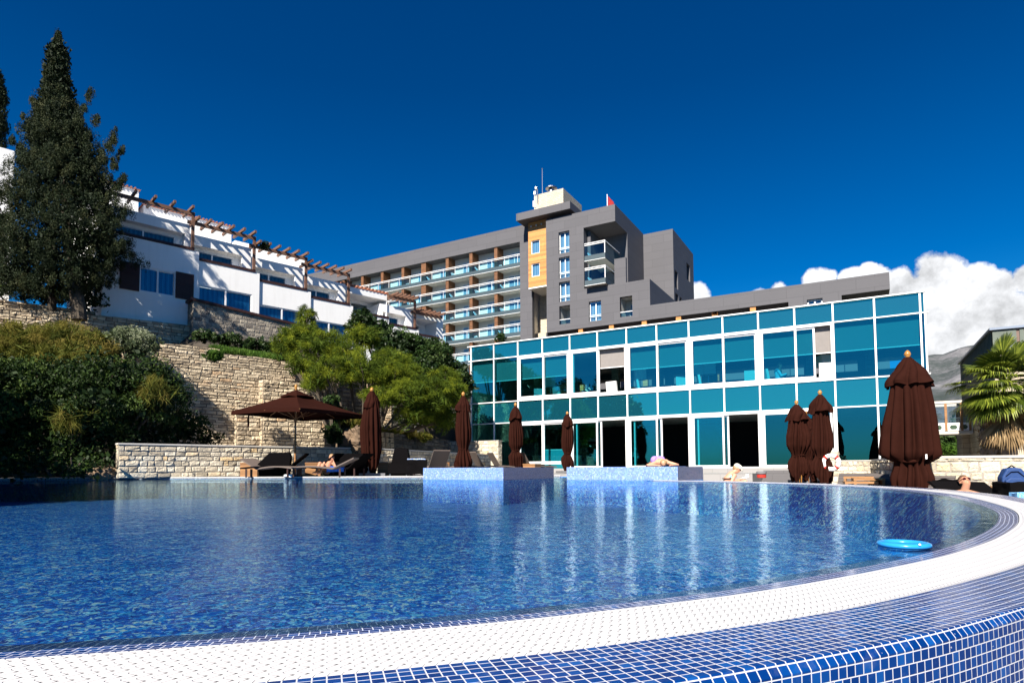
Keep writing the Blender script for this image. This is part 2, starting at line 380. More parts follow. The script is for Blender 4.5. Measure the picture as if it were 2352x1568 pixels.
def spandrel():
    t = NT('teal_spandrel_glass')
    n = t.noise(t.gen(), .35, 3)
    c = t.mix(n, (.001, .060, .095), (.001, .078, .118))
    a = t.bsdf(c, .5, spec=.1); gl = t.nd('ShaderNodeBsdfGlossy'); gl.inputs['Color'].default_value = (.12, .74, .56, 1); gl.inputs['Roughness'].default_value = .015
    mx = t.nd('ShaderNodeMixShader'); mx.inputs[0].default_value = .45; t.L.new(a, mx.inputs[1]); t.L.new(gl.outputs[0], mx.inputs[2])
    return t.done(mx.outputs[0])
M['spandrel'] = spandrel()
def curtain(name, c1, c2, sc=26, rough=.35, glassy=True):
    t = NT(name); uv = t.uv(); sp = t.nd('ShaderNodeSeparateXYZ'); t.put(sp.inputs[0], uv)
    n = t.noise(uv, 2.5, 3); x = t.math('ADD', sp.outputs[0], t.math('MULTIPLY', n, .12))
    w = t.math('MULTIPLY_ADD', t.math('SINE', t.math('MULTIPLY', x, sc)), .5, .5)
    w2 = t.math('MULTIPLY_ADD', t.math('SINE', t.math('MULTIPLY', x, sc*2.7)), .5, .5)
    f = t.math('ADD', t.math('MULTIPLY', w, .65), t.math('MULTIPLY', w2, .35))
    return t.done(t.bsdf(t.mix(f, c1, c2), rough, nrm=t.bump(f, .4, .03)))
M['curtain'] = curtain('blue_lit_curtain', (.010, .10, .26), (.05, .30, .52))
M['curtain_w'] = curtain('pale_curtain', (.14, .30, .42), (.50, .62, .70), 18)
M['curtain_g'] = curtain('grey_green_curtain', (.012, .03, .03), (.07, .12, .11), 30)
M['curtain_net'] = glass('translucent_screen', (.30, .36, .38), (.3, .3, .3), .0, .0)
def net():
    t = NT('pale_screen_fabric')
    a = t.bsdf((.42, .50, .52), .9); tr = t.nd('ShaderNodeBsdfTransparent'); tl = t.nd('ShaderNodeBsdfTranslucent'); tl.inputs['Color'].default_value = (.4, .45, .47, 1)
    m1 = t.nd('ShaderNodeMixShader'); m1.inputs[0].default_value = .4; t.L.new(a, m1.inputs[1]); t.L.new(tl.outputs[0], m1.inputs[2])
    m2 = t.nd('ShaderNodeMixShader'); m2.inputs[0].default_value = .3; t.L.new(m1.outputs[0], m2.inputs[1]); t.L.new(tr.outputs[0], m2.inputs[2])
    return t.done(m2.outputs[0])
M['curtain_net'] = net()
M['shades'] = plain('dark_red_sunglass_lens', (.05, .006, .008), .1, var=.02)
M['cyanfab'] = plain('light_blue_swim_fabric', (.12, .45, .70), .7)
M['paleblue'] = plain('pale_blue_cotton', (.35, .60, .75), .8)
def stripes(name, c1, c2, w):
    t = NT(name); sp = t.nd('ShaderNodeSeparateXYZ'); t.put(sp.inputs[0], t.uv())
    s = t.math('FRACT', t.math('DIVIDE', t.math('ADD', sp.outputs[0], t.math('MULTIPLY', sp.outputs[1], .6)), w))
    return t.done(t.bsdf(t.mix(t.math('LESS_THAN', s, .5), c1, c2), .9))
M['bluecloth_w'] = stripes('blue_and_white_towelling', (.12, .28, .72), (.75, .80, .88), .09)
M['bluestripe'] = stripes('light_blue_towelling', (.08, .35, .75), (.30, .58, .85), .03)
M['rockm'] = plain('brown_rock', (.16, .11, .07), .9, var=.5, sc=3, bump=1.0, bsc=9)
M['leaf_emblem'] = plain('dark_green_emblem', (.03, .06, .035), .6)
M['dullgreen'] = plain('dull_green_metal', (.10, .12, .10), .6, var=.35, sc=3)
M['paneglass'] = glass('window_glass', (.62, .80, .92), (.8, .9, 1), .06, .7)
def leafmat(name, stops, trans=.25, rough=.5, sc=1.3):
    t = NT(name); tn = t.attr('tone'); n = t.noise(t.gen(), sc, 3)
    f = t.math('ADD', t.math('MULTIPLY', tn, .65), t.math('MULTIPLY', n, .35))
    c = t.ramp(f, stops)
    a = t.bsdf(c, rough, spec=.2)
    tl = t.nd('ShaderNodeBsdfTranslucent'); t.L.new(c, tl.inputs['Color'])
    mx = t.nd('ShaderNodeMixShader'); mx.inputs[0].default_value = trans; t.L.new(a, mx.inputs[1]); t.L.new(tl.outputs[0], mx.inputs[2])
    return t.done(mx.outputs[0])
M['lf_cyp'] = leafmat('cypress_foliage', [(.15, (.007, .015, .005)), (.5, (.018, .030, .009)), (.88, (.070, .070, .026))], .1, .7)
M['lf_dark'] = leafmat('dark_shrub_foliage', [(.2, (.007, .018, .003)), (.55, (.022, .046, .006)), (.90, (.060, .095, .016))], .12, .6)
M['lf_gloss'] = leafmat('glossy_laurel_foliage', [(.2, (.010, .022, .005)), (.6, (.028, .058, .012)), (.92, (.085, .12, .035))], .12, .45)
M['lf_olive'] = leafmat('feathery_olive_foliage', [(.12, (.030, .055, .004)), (.45, (.095, .135, .008)), (.85, (.23, .26, .016))], .3, .8)
M['lf_grass'] = leafmat('dry_tall_grass', [(.15, (.05, .065, .008)), (.5, (.14, .135, .018)), (.88, (.26, .20, .05))], .3, .8)
M['lf_silver'] = leafmat('silver_green_foliage', [(.15, (.06, .085, .035)), (.5, (.14, .17, .09)), (.9, (.30, .32, .22))], .2, .7)
M['lf_lawn'] = leafmat('bright_grass', [(.15, (.03, .07, .008)), (.6, (.07, .15, .015)), (.9, (.14, .22, .04))], .3, .7)
M['lf_palm'] = leafmat('palm_fronds', [(.1, (.025, .045, .005)), (.5, (.085, .115, .012)), (.80, (.24, .28, .035)), (.95, (.40, .42, .07))], .25, .4)
M['lf_dead'] = leafmat('dead_palm_fronds', [(.1, (.11, .07, .03)), (.6, (.27, .18, .09)), (.95, (.42, .31, .17))], .2, .8)
M['lf_hedge'] = leafmat('flowering_hedge_foliage', [(.1, (.025, .05, .014)), (.6, (.08, .12, .03)), (.95, (.20, .24, .12))], .2, .6)
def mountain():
    t = NT('haze_tinted_limestone'); g = t.gen()
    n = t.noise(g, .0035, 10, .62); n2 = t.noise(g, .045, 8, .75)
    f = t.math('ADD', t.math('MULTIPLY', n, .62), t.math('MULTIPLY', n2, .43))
    c = t.ramp(f, [(.40, (.05, .066, .060)), (.50, (.085, .097, .098)), (.58, (.18, .18, .19)), (.72, (.31, .30, .31))])  # limestone tones lightened and blued to stand in for distance haze
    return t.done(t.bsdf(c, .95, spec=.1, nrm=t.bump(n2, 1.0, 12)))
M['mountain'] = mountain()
def terr():
    t = NT('terrain_ground'); n = t.noise(t.gen(), .5, 6); n2 = t.noise(t.gen(), .02, 6)
    c = t.ramp(t.math('ADD', t.math('MULTIPLY', n, .5), t.math('MULTIPLY', n2, .5)), [(.3, (.03, .045, .018)), (.6, (.09, .09, .045)), (.8, (.18, .15, .10))])
    return t.done(t.bsdf(c, .95))
M['terrain'] = terr()
def sea():
    t = NT('sea_water'); n = t.noise(t.gen(), .6, 5)
    return t.done(t.bsdf((.008, .045, .12), .12, nrm=t.bump(n, .5, .2)))
M['sea'] = sea()
def rattan():
    t = NT('dark_slatted_wicker'); uv = t.uv(); sp = t.nd('ShaderNodeSeparateXYZ'); t.put(sp.inputs[0], uv)
    s = t.math('FRACT', t.math('DIVIDE', sp.outputs[0], .06)); g = t.math('LESS_THAN', s, .3)
    return t.done(t.bsdf(t.mix(g, (.055, .045, .042), (.16, .14, .13)), .8, nrm=t.bump(g, .6, .01)))
M['rattan'] = rattan()
# ------------------------------------------------------------------ mesh builder
def add_obj(name, data, parent=None):
    o = bpy.data.objects.new(name, data); COL.objects.link(o)
    if parent is not None: o.parent = parent
    return o
def root_off(p):
    off = Vector((0, 0, 0))
    while p is not None: off += p.location; p = p.parent
    return off
class MB:
    def __init__(s): s.v = []; s.f = []; s.t = []; s.cu = None
    def face(s, pts, tone=.5):
        i = len(s.v); s.v.extend([tuple(map(float, p)) for p in pts]); s.f.append(tuple(range(i, i+len(pts)))); s.t.append(tone)
    def hexa(s, P, tone=.5):
        """P: 8 corners, bottom four counter-clockwise then top four"""
        i = len(s.v); s.v.extend([tuple(map(float, p)) for p in P])
        for q in ((3, 2, 1, 0), (4, 5, 6, 7), (0, 1, 5, 4), (1, 2, 6, 5), (2, 3, 7, 6), (3, 0, 4, 7)):
            s.f.append(tuple(i+k for k in q)); s.t.append(tone)
    def box(s, fr, a0, a1, b0, b1, z0, z1, tone=.5):
        w = fr.w
        s.hexa([w(a0, b0, z0), w(a1, b0, z0), w(a1, b1, z0), w(a0, b1, z0), w(a0, b0, z1), w(a1, b0, z1), w(a1, b1, z1), w(a0, b1, z1)], tone)
    def prism(s, fr, poly, b0, b1, tone=.5):
        n = len(poly)
        ar = sum(poly[k][0]*poly[(k+1) % n][1]-poly[(k+1) % n][0]*poly[k][1] for k in range(n))
        if ar < 0: poly = poly[::-1]
        s.face([fr.w(a, b0, z) for a, z in poly], tone)
        s.face([fr.w(a, b1, z) for a, z in poly[::-1]], tone)
        for k in range(n):
            (a, z), (c, d) = poly[k], poly[(k+1) % n]
            s.face([fr.w(a, b0, z), fr.w(a, b1, z), fr.w(c, b1, d), fr.w(c, b0, d)], tone)
    def tube(s, pts, r, n=8, tone=.5, cap=True):
        pts = [Vector(p) for p in pts]; R = r if isinstance(r, (list, tuple)) else [r]*len(pts)
        base = len(s.v); m = len(pts)
        for k, p in enumerate(pts):
            d = (pts[min(k+1, m-1)]-pts[max(k-1, 0)]).normalized()
            x = d.cross(Vector((0, 0, 1)))
            if x.length < 1e-3: x = Vector((1, 0, 0))
            x.normalize(); y = d.cross(x)
            for j in range(n):
                th = 2*pi*j/n; q = p + x*cos(th)*R[k] + y*sin(th)*R[k]; s.v.append(tuple(q))
        for k in range(m-1):
            for j in range(n):
                a = base+k*n+j; b = base+k*n+(j+1) % n
                s.f.append((a, b, b+n, a+n)); s.t.append(tone)
        if cap:
            s.f.append(tuple(base+j for j in range(n))); s.t.append(tone)
            s.f.append(tuple(base+(m-1)*n+j for j in range(n-1, -1, -1))); s.t.append(tone)
    def lathe(s, c, prof, n=24, fn=None, tone=.5):
        base = len(s.v); m = len(prof)
        for k, (r, z) in enumerate(prof):
            for j in range(n):
                th = 2*pi*j/n; rr, zz, ox, oy = (r, z, 0, 0)
                if fn: rr, zz, ox, oy = fn(th, k/(m-1), r, z)
                s.v.append((c[0]+rr*cos(th)+ox, c[1]+rr*sin(th)+oy, c[2]+zz))
        for k in range(m-1):
            for j in range(n):
                a = base+k*n+j; b = base+k*n+(j+1) % n
                s.f.append((a, a+n, b+n, b)); s.t.append(tone)
    def ell(s, c, r, n=12, tone=.5):
        s.lathe(c, [(max(1e-4, sin(pi*k/n))*r[0], cos(pi*k/n)*r[2]) for k in range(n+1)], n*2, (lambda th, t, rr, zz: (rr*(1 if r[0] == r[1] else sqrt(cos(th)**2+(r[1]/r[0]*sin(th))**2)), zz, 0, 0)), tone)
    def holes(s, fr, a0, a1, z0, z1, hs, b, dpt, tone=.5):
        A = sorted({a0, a1, *[min(max(h[0], a0), a1) for h in hs], *[min(max(h[1], a0), a1) for h in hs]})
        Z = sorted({z0, z1, *[min(max(h[2], z0), z1) for h in hs], *[min(max(h[3], z0), z1) for h in hs]})
        for i in range(len(A)-1):
            for j in range(len(Z)-1):
                ca, cz = (A[i]+A[i+1])/2, (Z[j]+Z[j+1])/2
                if any(h[0] < ca < h[1] and h[2] < cz < h[3] for h in hs): continue
                s.face([fr.w(A[i], b, Z[j]), fr.w(A[i+1], b, Z[j]), fr.w(A[i+1], b, Z[j+1]), fr.w(A[i], b, Z[j+1])], tone)
        for h in hs:
            c = [(h[0], h[2]), (h[1], h[2]), (h[1], h[3]), (h[0], h[3])]
            for k in range(4):
                p, q = c[k], c[(k+1) % 4]
                s.face([fr.w(p[0], b, p[1]), fr.w(p[0], b+dpt, p[1]), fr.w(q[0], b+dpt, q[1]), fr.w(q[0], b, q[1])], tone)
    def build(s, name, mat, parent=None, smooth=False, uvs=None):
        off = root_off(parent); o = np.array(off)
        V = np.array(s.v, dtype=np.float64).reshape(-1, 3)
        me = bpy.data.meshes.new(name)
        me.from_pydata([tuple(x) for x in (V-o)], [], s.f)
        me.materials.append(mat)
        at = me.attributes.new('tone', 'FLOAT', 'FACE'); at.data.foreach_set('value', np.array(s.t, dtype=np.float32))
        ul = me.uv_layers.new(name='UVMap')
        nl = len(me.loops); li = np.zeros(nl, dtype=np.int32); me.loops.foreach_get('vertex_index', li)
        if uvs is not None:
            UV = np.array(uvs)[li]
        else:
            nf = len(me.polygons); nr = np.zeros(nf*3); me.polygons.foreach_get('normal', nr); nr = nr.reshape(-1, 3)
            lt = np.zeros(nf, dtype=np.int32); me.polygons.foreach_get('loop_total', lt)
            ln = np.repeat(nr, lt, axis=0); P = V[li]
            tx = -ln[:, 1]; ty = ln[:, 0]; m = np.sqrt(tx**2+ty**2)+1e-9; tx = tx/m; ty = ty/m
            flat = np.abs(ln[:, 2]) > .75
            U = np.where(flat, P[:, 0], P[:, 0]*tx+P[:, 1]*ty); Vv = np.where(flat, P[:, 1], P[:, 2])
            UV = np.stack([U, Vv], 1)
        ul.data.foreach_set('uv', UV.astype(np.float32).ravel())
        if smooth:
            me.polygons.foreach_set('use_smooth', np.ones(len(me.polygons), dtype=bool))
        me.update()
        return add_obj(name, me, parent)
def fast_mesh(name, V, Fq, tone, mat, parent=None, k=4):
    V = V-np.array(root_off(parent))
    me = bpy.data.meshes.new(name); nf = len(Fq)
    me.vertices.add(len(V)); me.vertices.foreach_set('co', V.astype(np.float32).ravel())
    me.loops.add(nf*k); me.loops.foreach_set('vertex_index', Fq.astype(np.int32).ravel())
    me.polygons.add(nf); me.polygons.foreach_set('loop_start', np.arange(0, nf*k, k, dtype=np.int32))
    me.materials.append(mat)
    at = me.attributes.new('tone', 'FLOAT', 'FACE'); at.data.foreach_set('value', tone.astype(np.float32))
    me.update(calc_edges=True)
    return add_obj(name, me, parent)
def thing(name, loc, label, cat, group=None):
    o = bpy.data.objects.new(name, None); COL.objects.link(o); o.location = tuple(map(float, loc)); o.empty_display_size = .2
    o['label'] = label; o['category'] = cat
    if group: o['group'] = group
    return o
def tag(o, label, cat, group=None):
    o['label'] = label; o['category'] = cat
    if group: o['group'] = group
    return o
def struct(o, kind='structure'):
    o['kind'] = kind; return o
def recentre(o, base):
    """move the object origin to its base"""
    b = Vector(tuple(map(float, base))); o.data.transform(Matrix.Translation(-b)); o.location = b; return o
def copy_tree(o, delta=(0, 0, 0), rotz=0.0, parent=None, scale=1.0):
    c = o.copy(); COL.objects.link(c); c.parent = parent
    if parent is None:
        c.location = Vector(o.location)+Vector(tuple(map(float, delta))); c.rotation_euler.z += rotz; c.scale = (scale,)*3
    for ch in list(o.children): copy_tree(ch, parent=c)
    return c
# ================================================================== SETTING: terrain, terraces, pool
def spline(P, n=12):
    P = [np.array(p, float) for p in P]; out = []
    for i in range(len(P)-1):
        p0 = P[max(i-1, 0)]; p1 = P[i]; p2 = P[i+1]; p3 = P[min(i+2, len(P)-1)]
        for k in range(n):
            t = k/n
            out.append(.5*((2*p1)+(-p0+p2)*t+(2*p0-5*p1+4*p2-p3)*t*t+(-p0+3*p1-3*p2+p3)*t**3))
    out.append(P[-1]); return np.array(out)
rim_px = [(-900, 1566), (-400, 1539), (0, 1514), (395, 1488.5), (790, 1459), (1180, 1425), (1527, 1386), (1772, 1353), (2018, 1309), (2193, 1269), (2299, 1230), (2339, 1195), (2316, 1167), (2228, 1142.5), (2158, 1131), (2040, 1120), (1860, 1111), (1720, 1107), (1617, 1104.5), (1500, 1103)]
rim = spline([gnd(x, y)[:2] for x, y in rim_px], 26)
seg = np.linalg.norm(np.diff(rim, axis=0), axis=1); rs = np.concatenate([[0], np.cumsum(seg)])
tg = np.gradient(rim, axis=0); tg /= np.linalg.norm(tg, axis=1)[:, None]
nrm_out = np.stack([tg[:, 1], -tg[:, 0]], 1)               # to the right of travel = away from the water
def strip(name, offs, mat, uvoff=0.0, kind='structure', parent=None, owid=None):
    """offs: list of (offset, z) across the rim; offset may be a function of the index"""
    m = MB(); uv = []; n = len(rim); k = len(offs); vv = [0.0]
    for i in range(n):
        acc = uvoff; prev = None
        for (o, z) in offs:
            oo = o(i) if callable(o) else o
            p = rim[i]+nrm_out[i]*oo
            if prev is not None: acc += sqrt((oo-prev[0])**2+(z-prev[1])**2)
            prev = (oo, z)
            m.v.append((p[0], p[1], z)); uv.append((rs[i], acc))
    for i in range(n-1):
        for j in range(k-1):
            a = i*k+j; m.f.append((a, a+1, a+k+1, a+k)); m.t.append(.5)
    o = m.build(name, mat, parent, smooth=False, uvs=uv)
    # make normals face up
    o.data.flip_normals() if o.data.polygons[5].normal.z < -.01 else None
    if kind: o['kind'] = kind
    return o
GW = .212
def outw(i):
    # the tiled kerb is narrow in front of the camera and a little wider round the bend
    s = rs[i]; return GW + .188
strip('pool_side_mosaic', [(-.60, -.62), (-.36, -.22), (-.23, -.06), (-.175, -.022)], M['poolfloor'])
strip('pool_water_edge_mosaic', [(-.175, -.0215), (-.085, -.0105), (-.018, -.0055), (-.006, -.0035), (0.0, -.001)], M['tile_in'])
strip('overflow_channel', [(0.0, -.004), (.002, -.05), (GW-.002, -.05), (GW, -.002)], M['grey_concrete'])
strip('overflow_grating', [(.003, -.012), (.004, .002), (GW-.004, .002), (GW-.003, -.012)], M['grating'])
strip('pool_kerb_mosaic', [(GW, -.004), (GW+.002, .0), (outw, .001), (lambda i: outw(i)+.012, -.0145), (lambda i: outw(i)+.012, -.62)], M['tile'])
# water sheet and basin
PLa, PLb, PLc = gnd(972, 1099), gnd(1156, 1101), gnd(1272, 1096.5)
farL = [gnd(-700, 1101)[:2], gnd(0, 1102.3)[:2], gnd(271, 1099.2)[:2], gnd(620, 1098)[:2], gnd(972, 1097)[:2]]
farL += [gnd(1286, 1094)[:2], gnd(1400, 1094)[:2]]
poly = [tuple(p) for p in rim[::6]] + [tuple(farL[-1])] + [tuple(p) for p in farL[-2::-1]]
m = MB(); m.face([(x, y, -.011) for x, y in poly]); w = m.build('pool_water', M['water'], None); struct(w)
if w.data.polygons[0].normal.z < 0: w.data.flip_normals()
m = MB(); m.face([(x, y, -.62) for x, y in poly][::1]);
n_ = len(poly)
for i in range(n_):
    a, b = poly[i], poly[(i+1) % n_]
    if i*6 > len(rim)-8: m.face([(a[0], a[1], -.62), (b[0], b[1], -.62), (b[0], b[1], .0), (a[0], a[1], .0)])
w = m.build('pool_basin', M['poolfloor'], None); struct(w)
# far terraces ------------------------------------------------------
def flat(name, pts, z, mat, zb=None):
    m = MB(); pts = [(p[0], p[1]) for p in pts]
    ar = sum(pts[k][0]*pts[(k+1) % len(pts)][1]-pts[(k+1) % len(pts)][0]*pts[k][1] for k in range(len(pts)))
    if ar < 0: pts = pts[::-1]
    m.face([(x, y, z) for x, y in pts])
    if zb is not None:
        for k in range(len(pts)):
            a, b = pts[k], pts[(k+1) % len(pts)]
            m.face([(a[0], a[1], zb), (b[0], b[1], zb), (b[0], b[1], z), (a[0], a[1], z)])
    return struct(m.build(name, mat, None))
dk = [p for p in farL[1:6]] + [G.w(-6.4, -1.4, 0)[:2], G.w(-13, -1.4, 0)[:2], (-14, 40), (-34, 40), (-34, farL[1][1])]
flat('pool_terrace_paving', dk, .035, M['deck'], -.7)
m = MB()
for i in range(len(farL)-2):
    a, b = farL[i], farL[i+1]; d = np.array(b)-np.array(a); d /= np.linalg.norm(d); nn = np.array([-d[1], d[0]])
    m.hexa([(*a, -.05), (*b, -.05), (*(b+nn*.25), -.05), (*(a+nn*.25), -.05), (*a, .045), (*b, .045), (*(b+nn*.25), .045), (*(a+nn*.25), .045)])
struct(m.build('pool_edge_coping', M['white'], None))
# low paving on the right and ground around everything
flat('ground', [(-9000, -14), (9000, -14), (9000, 9000), (-9000, 9000)], -1.25, M['terrain'])
flat('sea', [(-9000, -9000), (9000, -9000), (9000, -14.0), (-9000, -14.0)], -4.0, M['sea'])
rt_out = [tuple(rim[i]+nrm_out[i]*(outw(i)+.016)) for i in range(60, len(rim), 5)]
m = MB()
flat('lower_terrace_paving', [(-30, -8), (30, -8), (30, 60), (-2, 60), (-2, 30)] + [(0.5, 22.5)] + rt_out[::-1] + [(-30, .2)], -.62, M['paving'])
# raised step in front of the pavilion
fa = lambda x, y, z: gnd(x, y, z)[:2]
flat('pavilion_plinth', [G.w(-9.0, -.0, 0), G.w(-6.2, -2.2, 0), G.w(-.3, -2.2, 0), G.w(4.2, -.9, 0), G.w(4.2, 0, 0)], .225, M['paving'], -.62)
flat('pavilion_lower_step', [G.w(-9.0, -2.0, 0), G.w(-6, -4.6, 0), G.w(.6, -5.2, 0), G.w(3.2, -4.2, 0), G.w(3.2, -.8, 0), G.w(-3, -.8, 0)], .02, M['paving'], -.62)
m = MB()
for k in range(4):
    m.box(G, 3.2, 4.9, -1.0-.28*(4-k), -1.0-.28*(3-k)+.002*k, -.62, -.40+.19*(k+0)-.05)
struct(m.build('pavilion_stairs', M['step'], None))
# hillside under the houses ------------------------------------------
m = MB()
def hz(b, a):
    if b < 6.2: return -.6
    if a < 4.2 and b < HB-.6: return 4.35+(b-6.2)/(HB-6.8)*(5.4-4.35)
    if b < HB-1.5: return 4.35+(b-6.2)/(HB-7.7)*(7.3-4.35) - max(0, a-8)*.16
    return 7.6 - max(0, a-10)*.12 + max(0, b-HB-6)*.12
As = np.linspace(-30, 60, 46); Bs = [6.15, 6.25, 8, 10, 12, HB-1.6, HB-1.4, HB, HB+10, HB+25, HB+60]
for i in range(len(As)-1):
    for j in range(len(Bs)-1):
        q = [(As[i], Bs[j]), (As[i+1], Bs[j]), (As[i+1], Bs[j+1]), (As[i], Bs[j+1])]
        m.face([L.w(a, b, hz(b, a)) for a, b in q])
struct(m.build('hillside', M['soil'], None))
# mountain -----------------------------------------------------------
def ridge():
    m = MB(); na, nr = 150, 60
    import mathutils.noise as mn
    prof = [(-.9, .02), (-.2, .05), (.3, .075), (.5, .10), (.62, .150), (.655, .170), (.68, .182), (.712, .187), (.745, .2035), (.76, .206), (.79, .2005), (.82, .208), (.88, .215), (1.0, .23), (1.3, .20), (1.8, .1)]
    xs = [p[0] for p in prof]; ys = [p[1] for p in prof]
    R0, R1 = 500.0, 3600.0
    for j in range(nr+1):
        t = j/nr; R = R0+(R1-R0)*t
        for i in range(na+1):
            u = -.3+ (1.75+.3)*i/na
            hmax = np.interp(u, xs, ys)*3000
            X, Y = u*R, R
            prof_t = (min(1, t/.8)**1.55) if t < .8 else 1-(t-.8)*1.5
            fold = mn.fractal(Vector((X/420, Y/420, .3)), 1.0, 2.1, 6)*75*(.15+t) if True else 0
            rid = abs(mn.noise(Vector((X/260+9, Y/700, 2))))*55*t
            z = hmax*prof_t*(1 if t < .8 else 1) + fold*.6*(1-abs(t-.5)*.8) - rid - 6
            m.v.append((X, Y, z if j > 0 else -20))
    for j in range(nr):
        for i in range(na):
            a = j*(na+1)+i; m.f.append((a, a+1, a+na+2, a+na+1)); m.t.append(.5)
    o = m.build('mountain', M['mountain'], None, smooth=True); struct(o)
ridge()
# ================================================================== stone walls
def stones(mb, fr, a0, a1, z0, topf, b, w, h, seed, proud=.03, gap=.014, rough=1.0, wv=.55, hv=.25, skew=0.0):
    rnd = random.Random(seed); z = z0
    if not callable(topf): tv = topf; topf = lambda a: tv
    zmax = max(topf(a0+(a1-a0)*k/40) for k in range(41))
    while z < zmax-.3*h:
        hh = h*(1+rnd.uniform(-hv, hv)); a = a0-rnd.uniform(0, w*.8)
        while a < a1:
            ww = w*(1+rnd.uniform(-wv, wv)); s0, s1 = max(a, a0), min(a+ww, a1); a += ww
            if s1-s0 < .06: continue
            tt = topf((s0+s1)/2)
            zz1 = min(z+hh, tt)
            if zz1-z < .35*h: continue
            l, r, lo, hi = s0+gap*rnd.uniform(.5, 1.3), s1-gap*rnd.uniform(.5, 1.3), z+gap*rnd.uniform(.4, 1.2), zz1-gap*rnd.uniform(.4, 1.2)
            tone = rnd.random(); pr = proud*rnd.uniform(.55, 1.35)
            nx = 4 if (s1-s0) > .2 else 3
            gx = [l+(r-l)*t for t in ([0, .08, .5, .92, 1][:5] if nx == 4 else [0, .12, .88, 1])]; gz = [lo, lo+(hi-lo)*.16, lo+(hi-lo)*.55, lo+(hi-lo)*.86, hi]
            base = len(mb.v); NX, NZ = len(gx), len(gz); j = min(.18*h, .02)*rough
            for zi, q in enumerate(gz):
                for xi, p in enumerate(gx):
                    edge = xi in (0, NX-1) or zi in (0, NZ-1)
                    d = 0 if edge else pr*(1+rnd.uniform(-.45, .45)*rough)
                    mb.v.append(tuple(fr.w(p+(rnd.uniform(-j, j) if not edge else rnd.uniform(-j, j)*.5), b-d-(.002 if edge else 0), q+rnd.uniform(-j, j)*.5)))
            for zi in range(NZ-1):
                for xi in range(NX-1):
                    k = base+zi*NX+xi; mb.f.append((k, k+1, k+NX+1, k+NX)); mb.t.append(tone)
        z += hh
def stone_wall(name, label, cat, fr, a0, a1, z0, topf, b, w, h, smat, mmat, seed, thick=.35, cap=None, group=None, proud=.03, ends=(True, True), nseg=12, rough=1.0, parent=None, pname='stonework'):
    tf = topf if callable(topf) else (lambda a: topf)
    base = fr.w((a0+a1)/2, b+thick/2, z0)
    t = parent if parent is not None else thing(name, base, label, cat, group)
    m = MB(); e = min(.003, proud*.2)
    pts = [(a0, z0)] + [(a1, z0)] + [(a1-(a1-a0)*k/nseg, tf(a1-(a1-a0)*k/nseg)-.004) for k in range(nseg+1)]
    m.prism(fr, pts, b, b+thick)
    m.build('mortar_core' if parent is None else pname+'_core', mmat, t)
    m = MB(); stones(m, fr, a0, a1, z0, tf, b-.001, w, h, seed, proud, rough=rough)
    for side, on in zip((0, 1), ends):
        if not on: continue
        fe = Frame(fr.w(a0 if side == 0 else a1, b if side else b+thick, 0)[:2], fr.ang+(-pi/2 if side == 0 else pi/2))
        av = tf(a0 if side == 0 else a1); stones(m, fe, .01, thick-.01, z0, av, -.001, w*.8, h, seed+side+5, proud*.6, rough=rough)
    m.build(pname, smat, t)
    if cap:
        m = MB(); c = MB()
        for k in range(nseg):
            x0, x1 = a0+(a1-a0)*k/nseg, a0+(a1-a0)*(k+1)/nseg
            p = .03
            c.hexa([fr.w(x0-(p if k == 0 else 0), b-p, tf(x0)), fr.w(x1+(p if k == nseg-1 else 0), b-p, tf(x1)), fr.w(x1+(p if k == nseg-1 else 0), b+thick+p, tf(x1)), fr.w(x0-(p if k == 0 else 0), b+thick+p, tf(x0)),
                    fr.w(x0-(p if k == 0 else 0), b-p, tf(x0)+cap), fr.w(x1+(p if k == nseg-1 else 0), b-p, tf(x1)+cap), fr.w(x1+(p if k == nseg-1 else 0), b+thick+p, tf(x1)+cap), fr.w(x0-(p if k == 0 else 0), b+thick+p, tf(x0)+cap)])
        c.build('coping', M['coping'], t)
    return t
def lin(pts):
    xs = [p[0] for p in pts]; ys = [p[1] for p in pts]
    return lambda a: float(np.interp(a, xs, ys))
zt = L.on(272, 1017)[1]-.04
aE = L.on(871, 1029)[0]
stone_wall('garden_wall', 'long low cream stone wall beside the pool, its right half in parasol shade', 'wall', L, 0, aE, .03, zt, 0, .30, .165, M['st_low'], M['mortar'], 11, cap=.045, proud=.022)
# wall turning away from the sun
PT = L.w(aE, 0, 0); K = Frame(PT[:2], atan2(.868, .497))
PE = dep(1127, 1043, 30.3)
K = Frame(PT[:2], atan2(PE[1]-PT[1], PE[0]-PT[0])); Lk_ = float(np.linalg.norm((PE-PT)[:2]))
stone_wall('garden_wall', 'low stone wall in raking shade behind the black-draped table', 'wall', K, .0, Lk_, .03, lin([(0, zt), (Lk_, PE[2]-.05)]), 0, .30, .165, M['st_low'], M['mortar'], 12, cap=.045, proud=.035, ends=(False, True))
a0, z0_ = G.on(872, 1020, -1.1); a1, z1_ = G.on(1145, 1012, -1.1)
stone_wall('garden_wall', 'sunlit cream stone wall in front of the left end of the glass pavilion', 'wall', G, a0, a1, .03, lin([(a0, z0_), (a1, z1_)]), -1.1, .34, .18, M['st_low'], M['mortar'], 13, cap=.03, proud=.02)
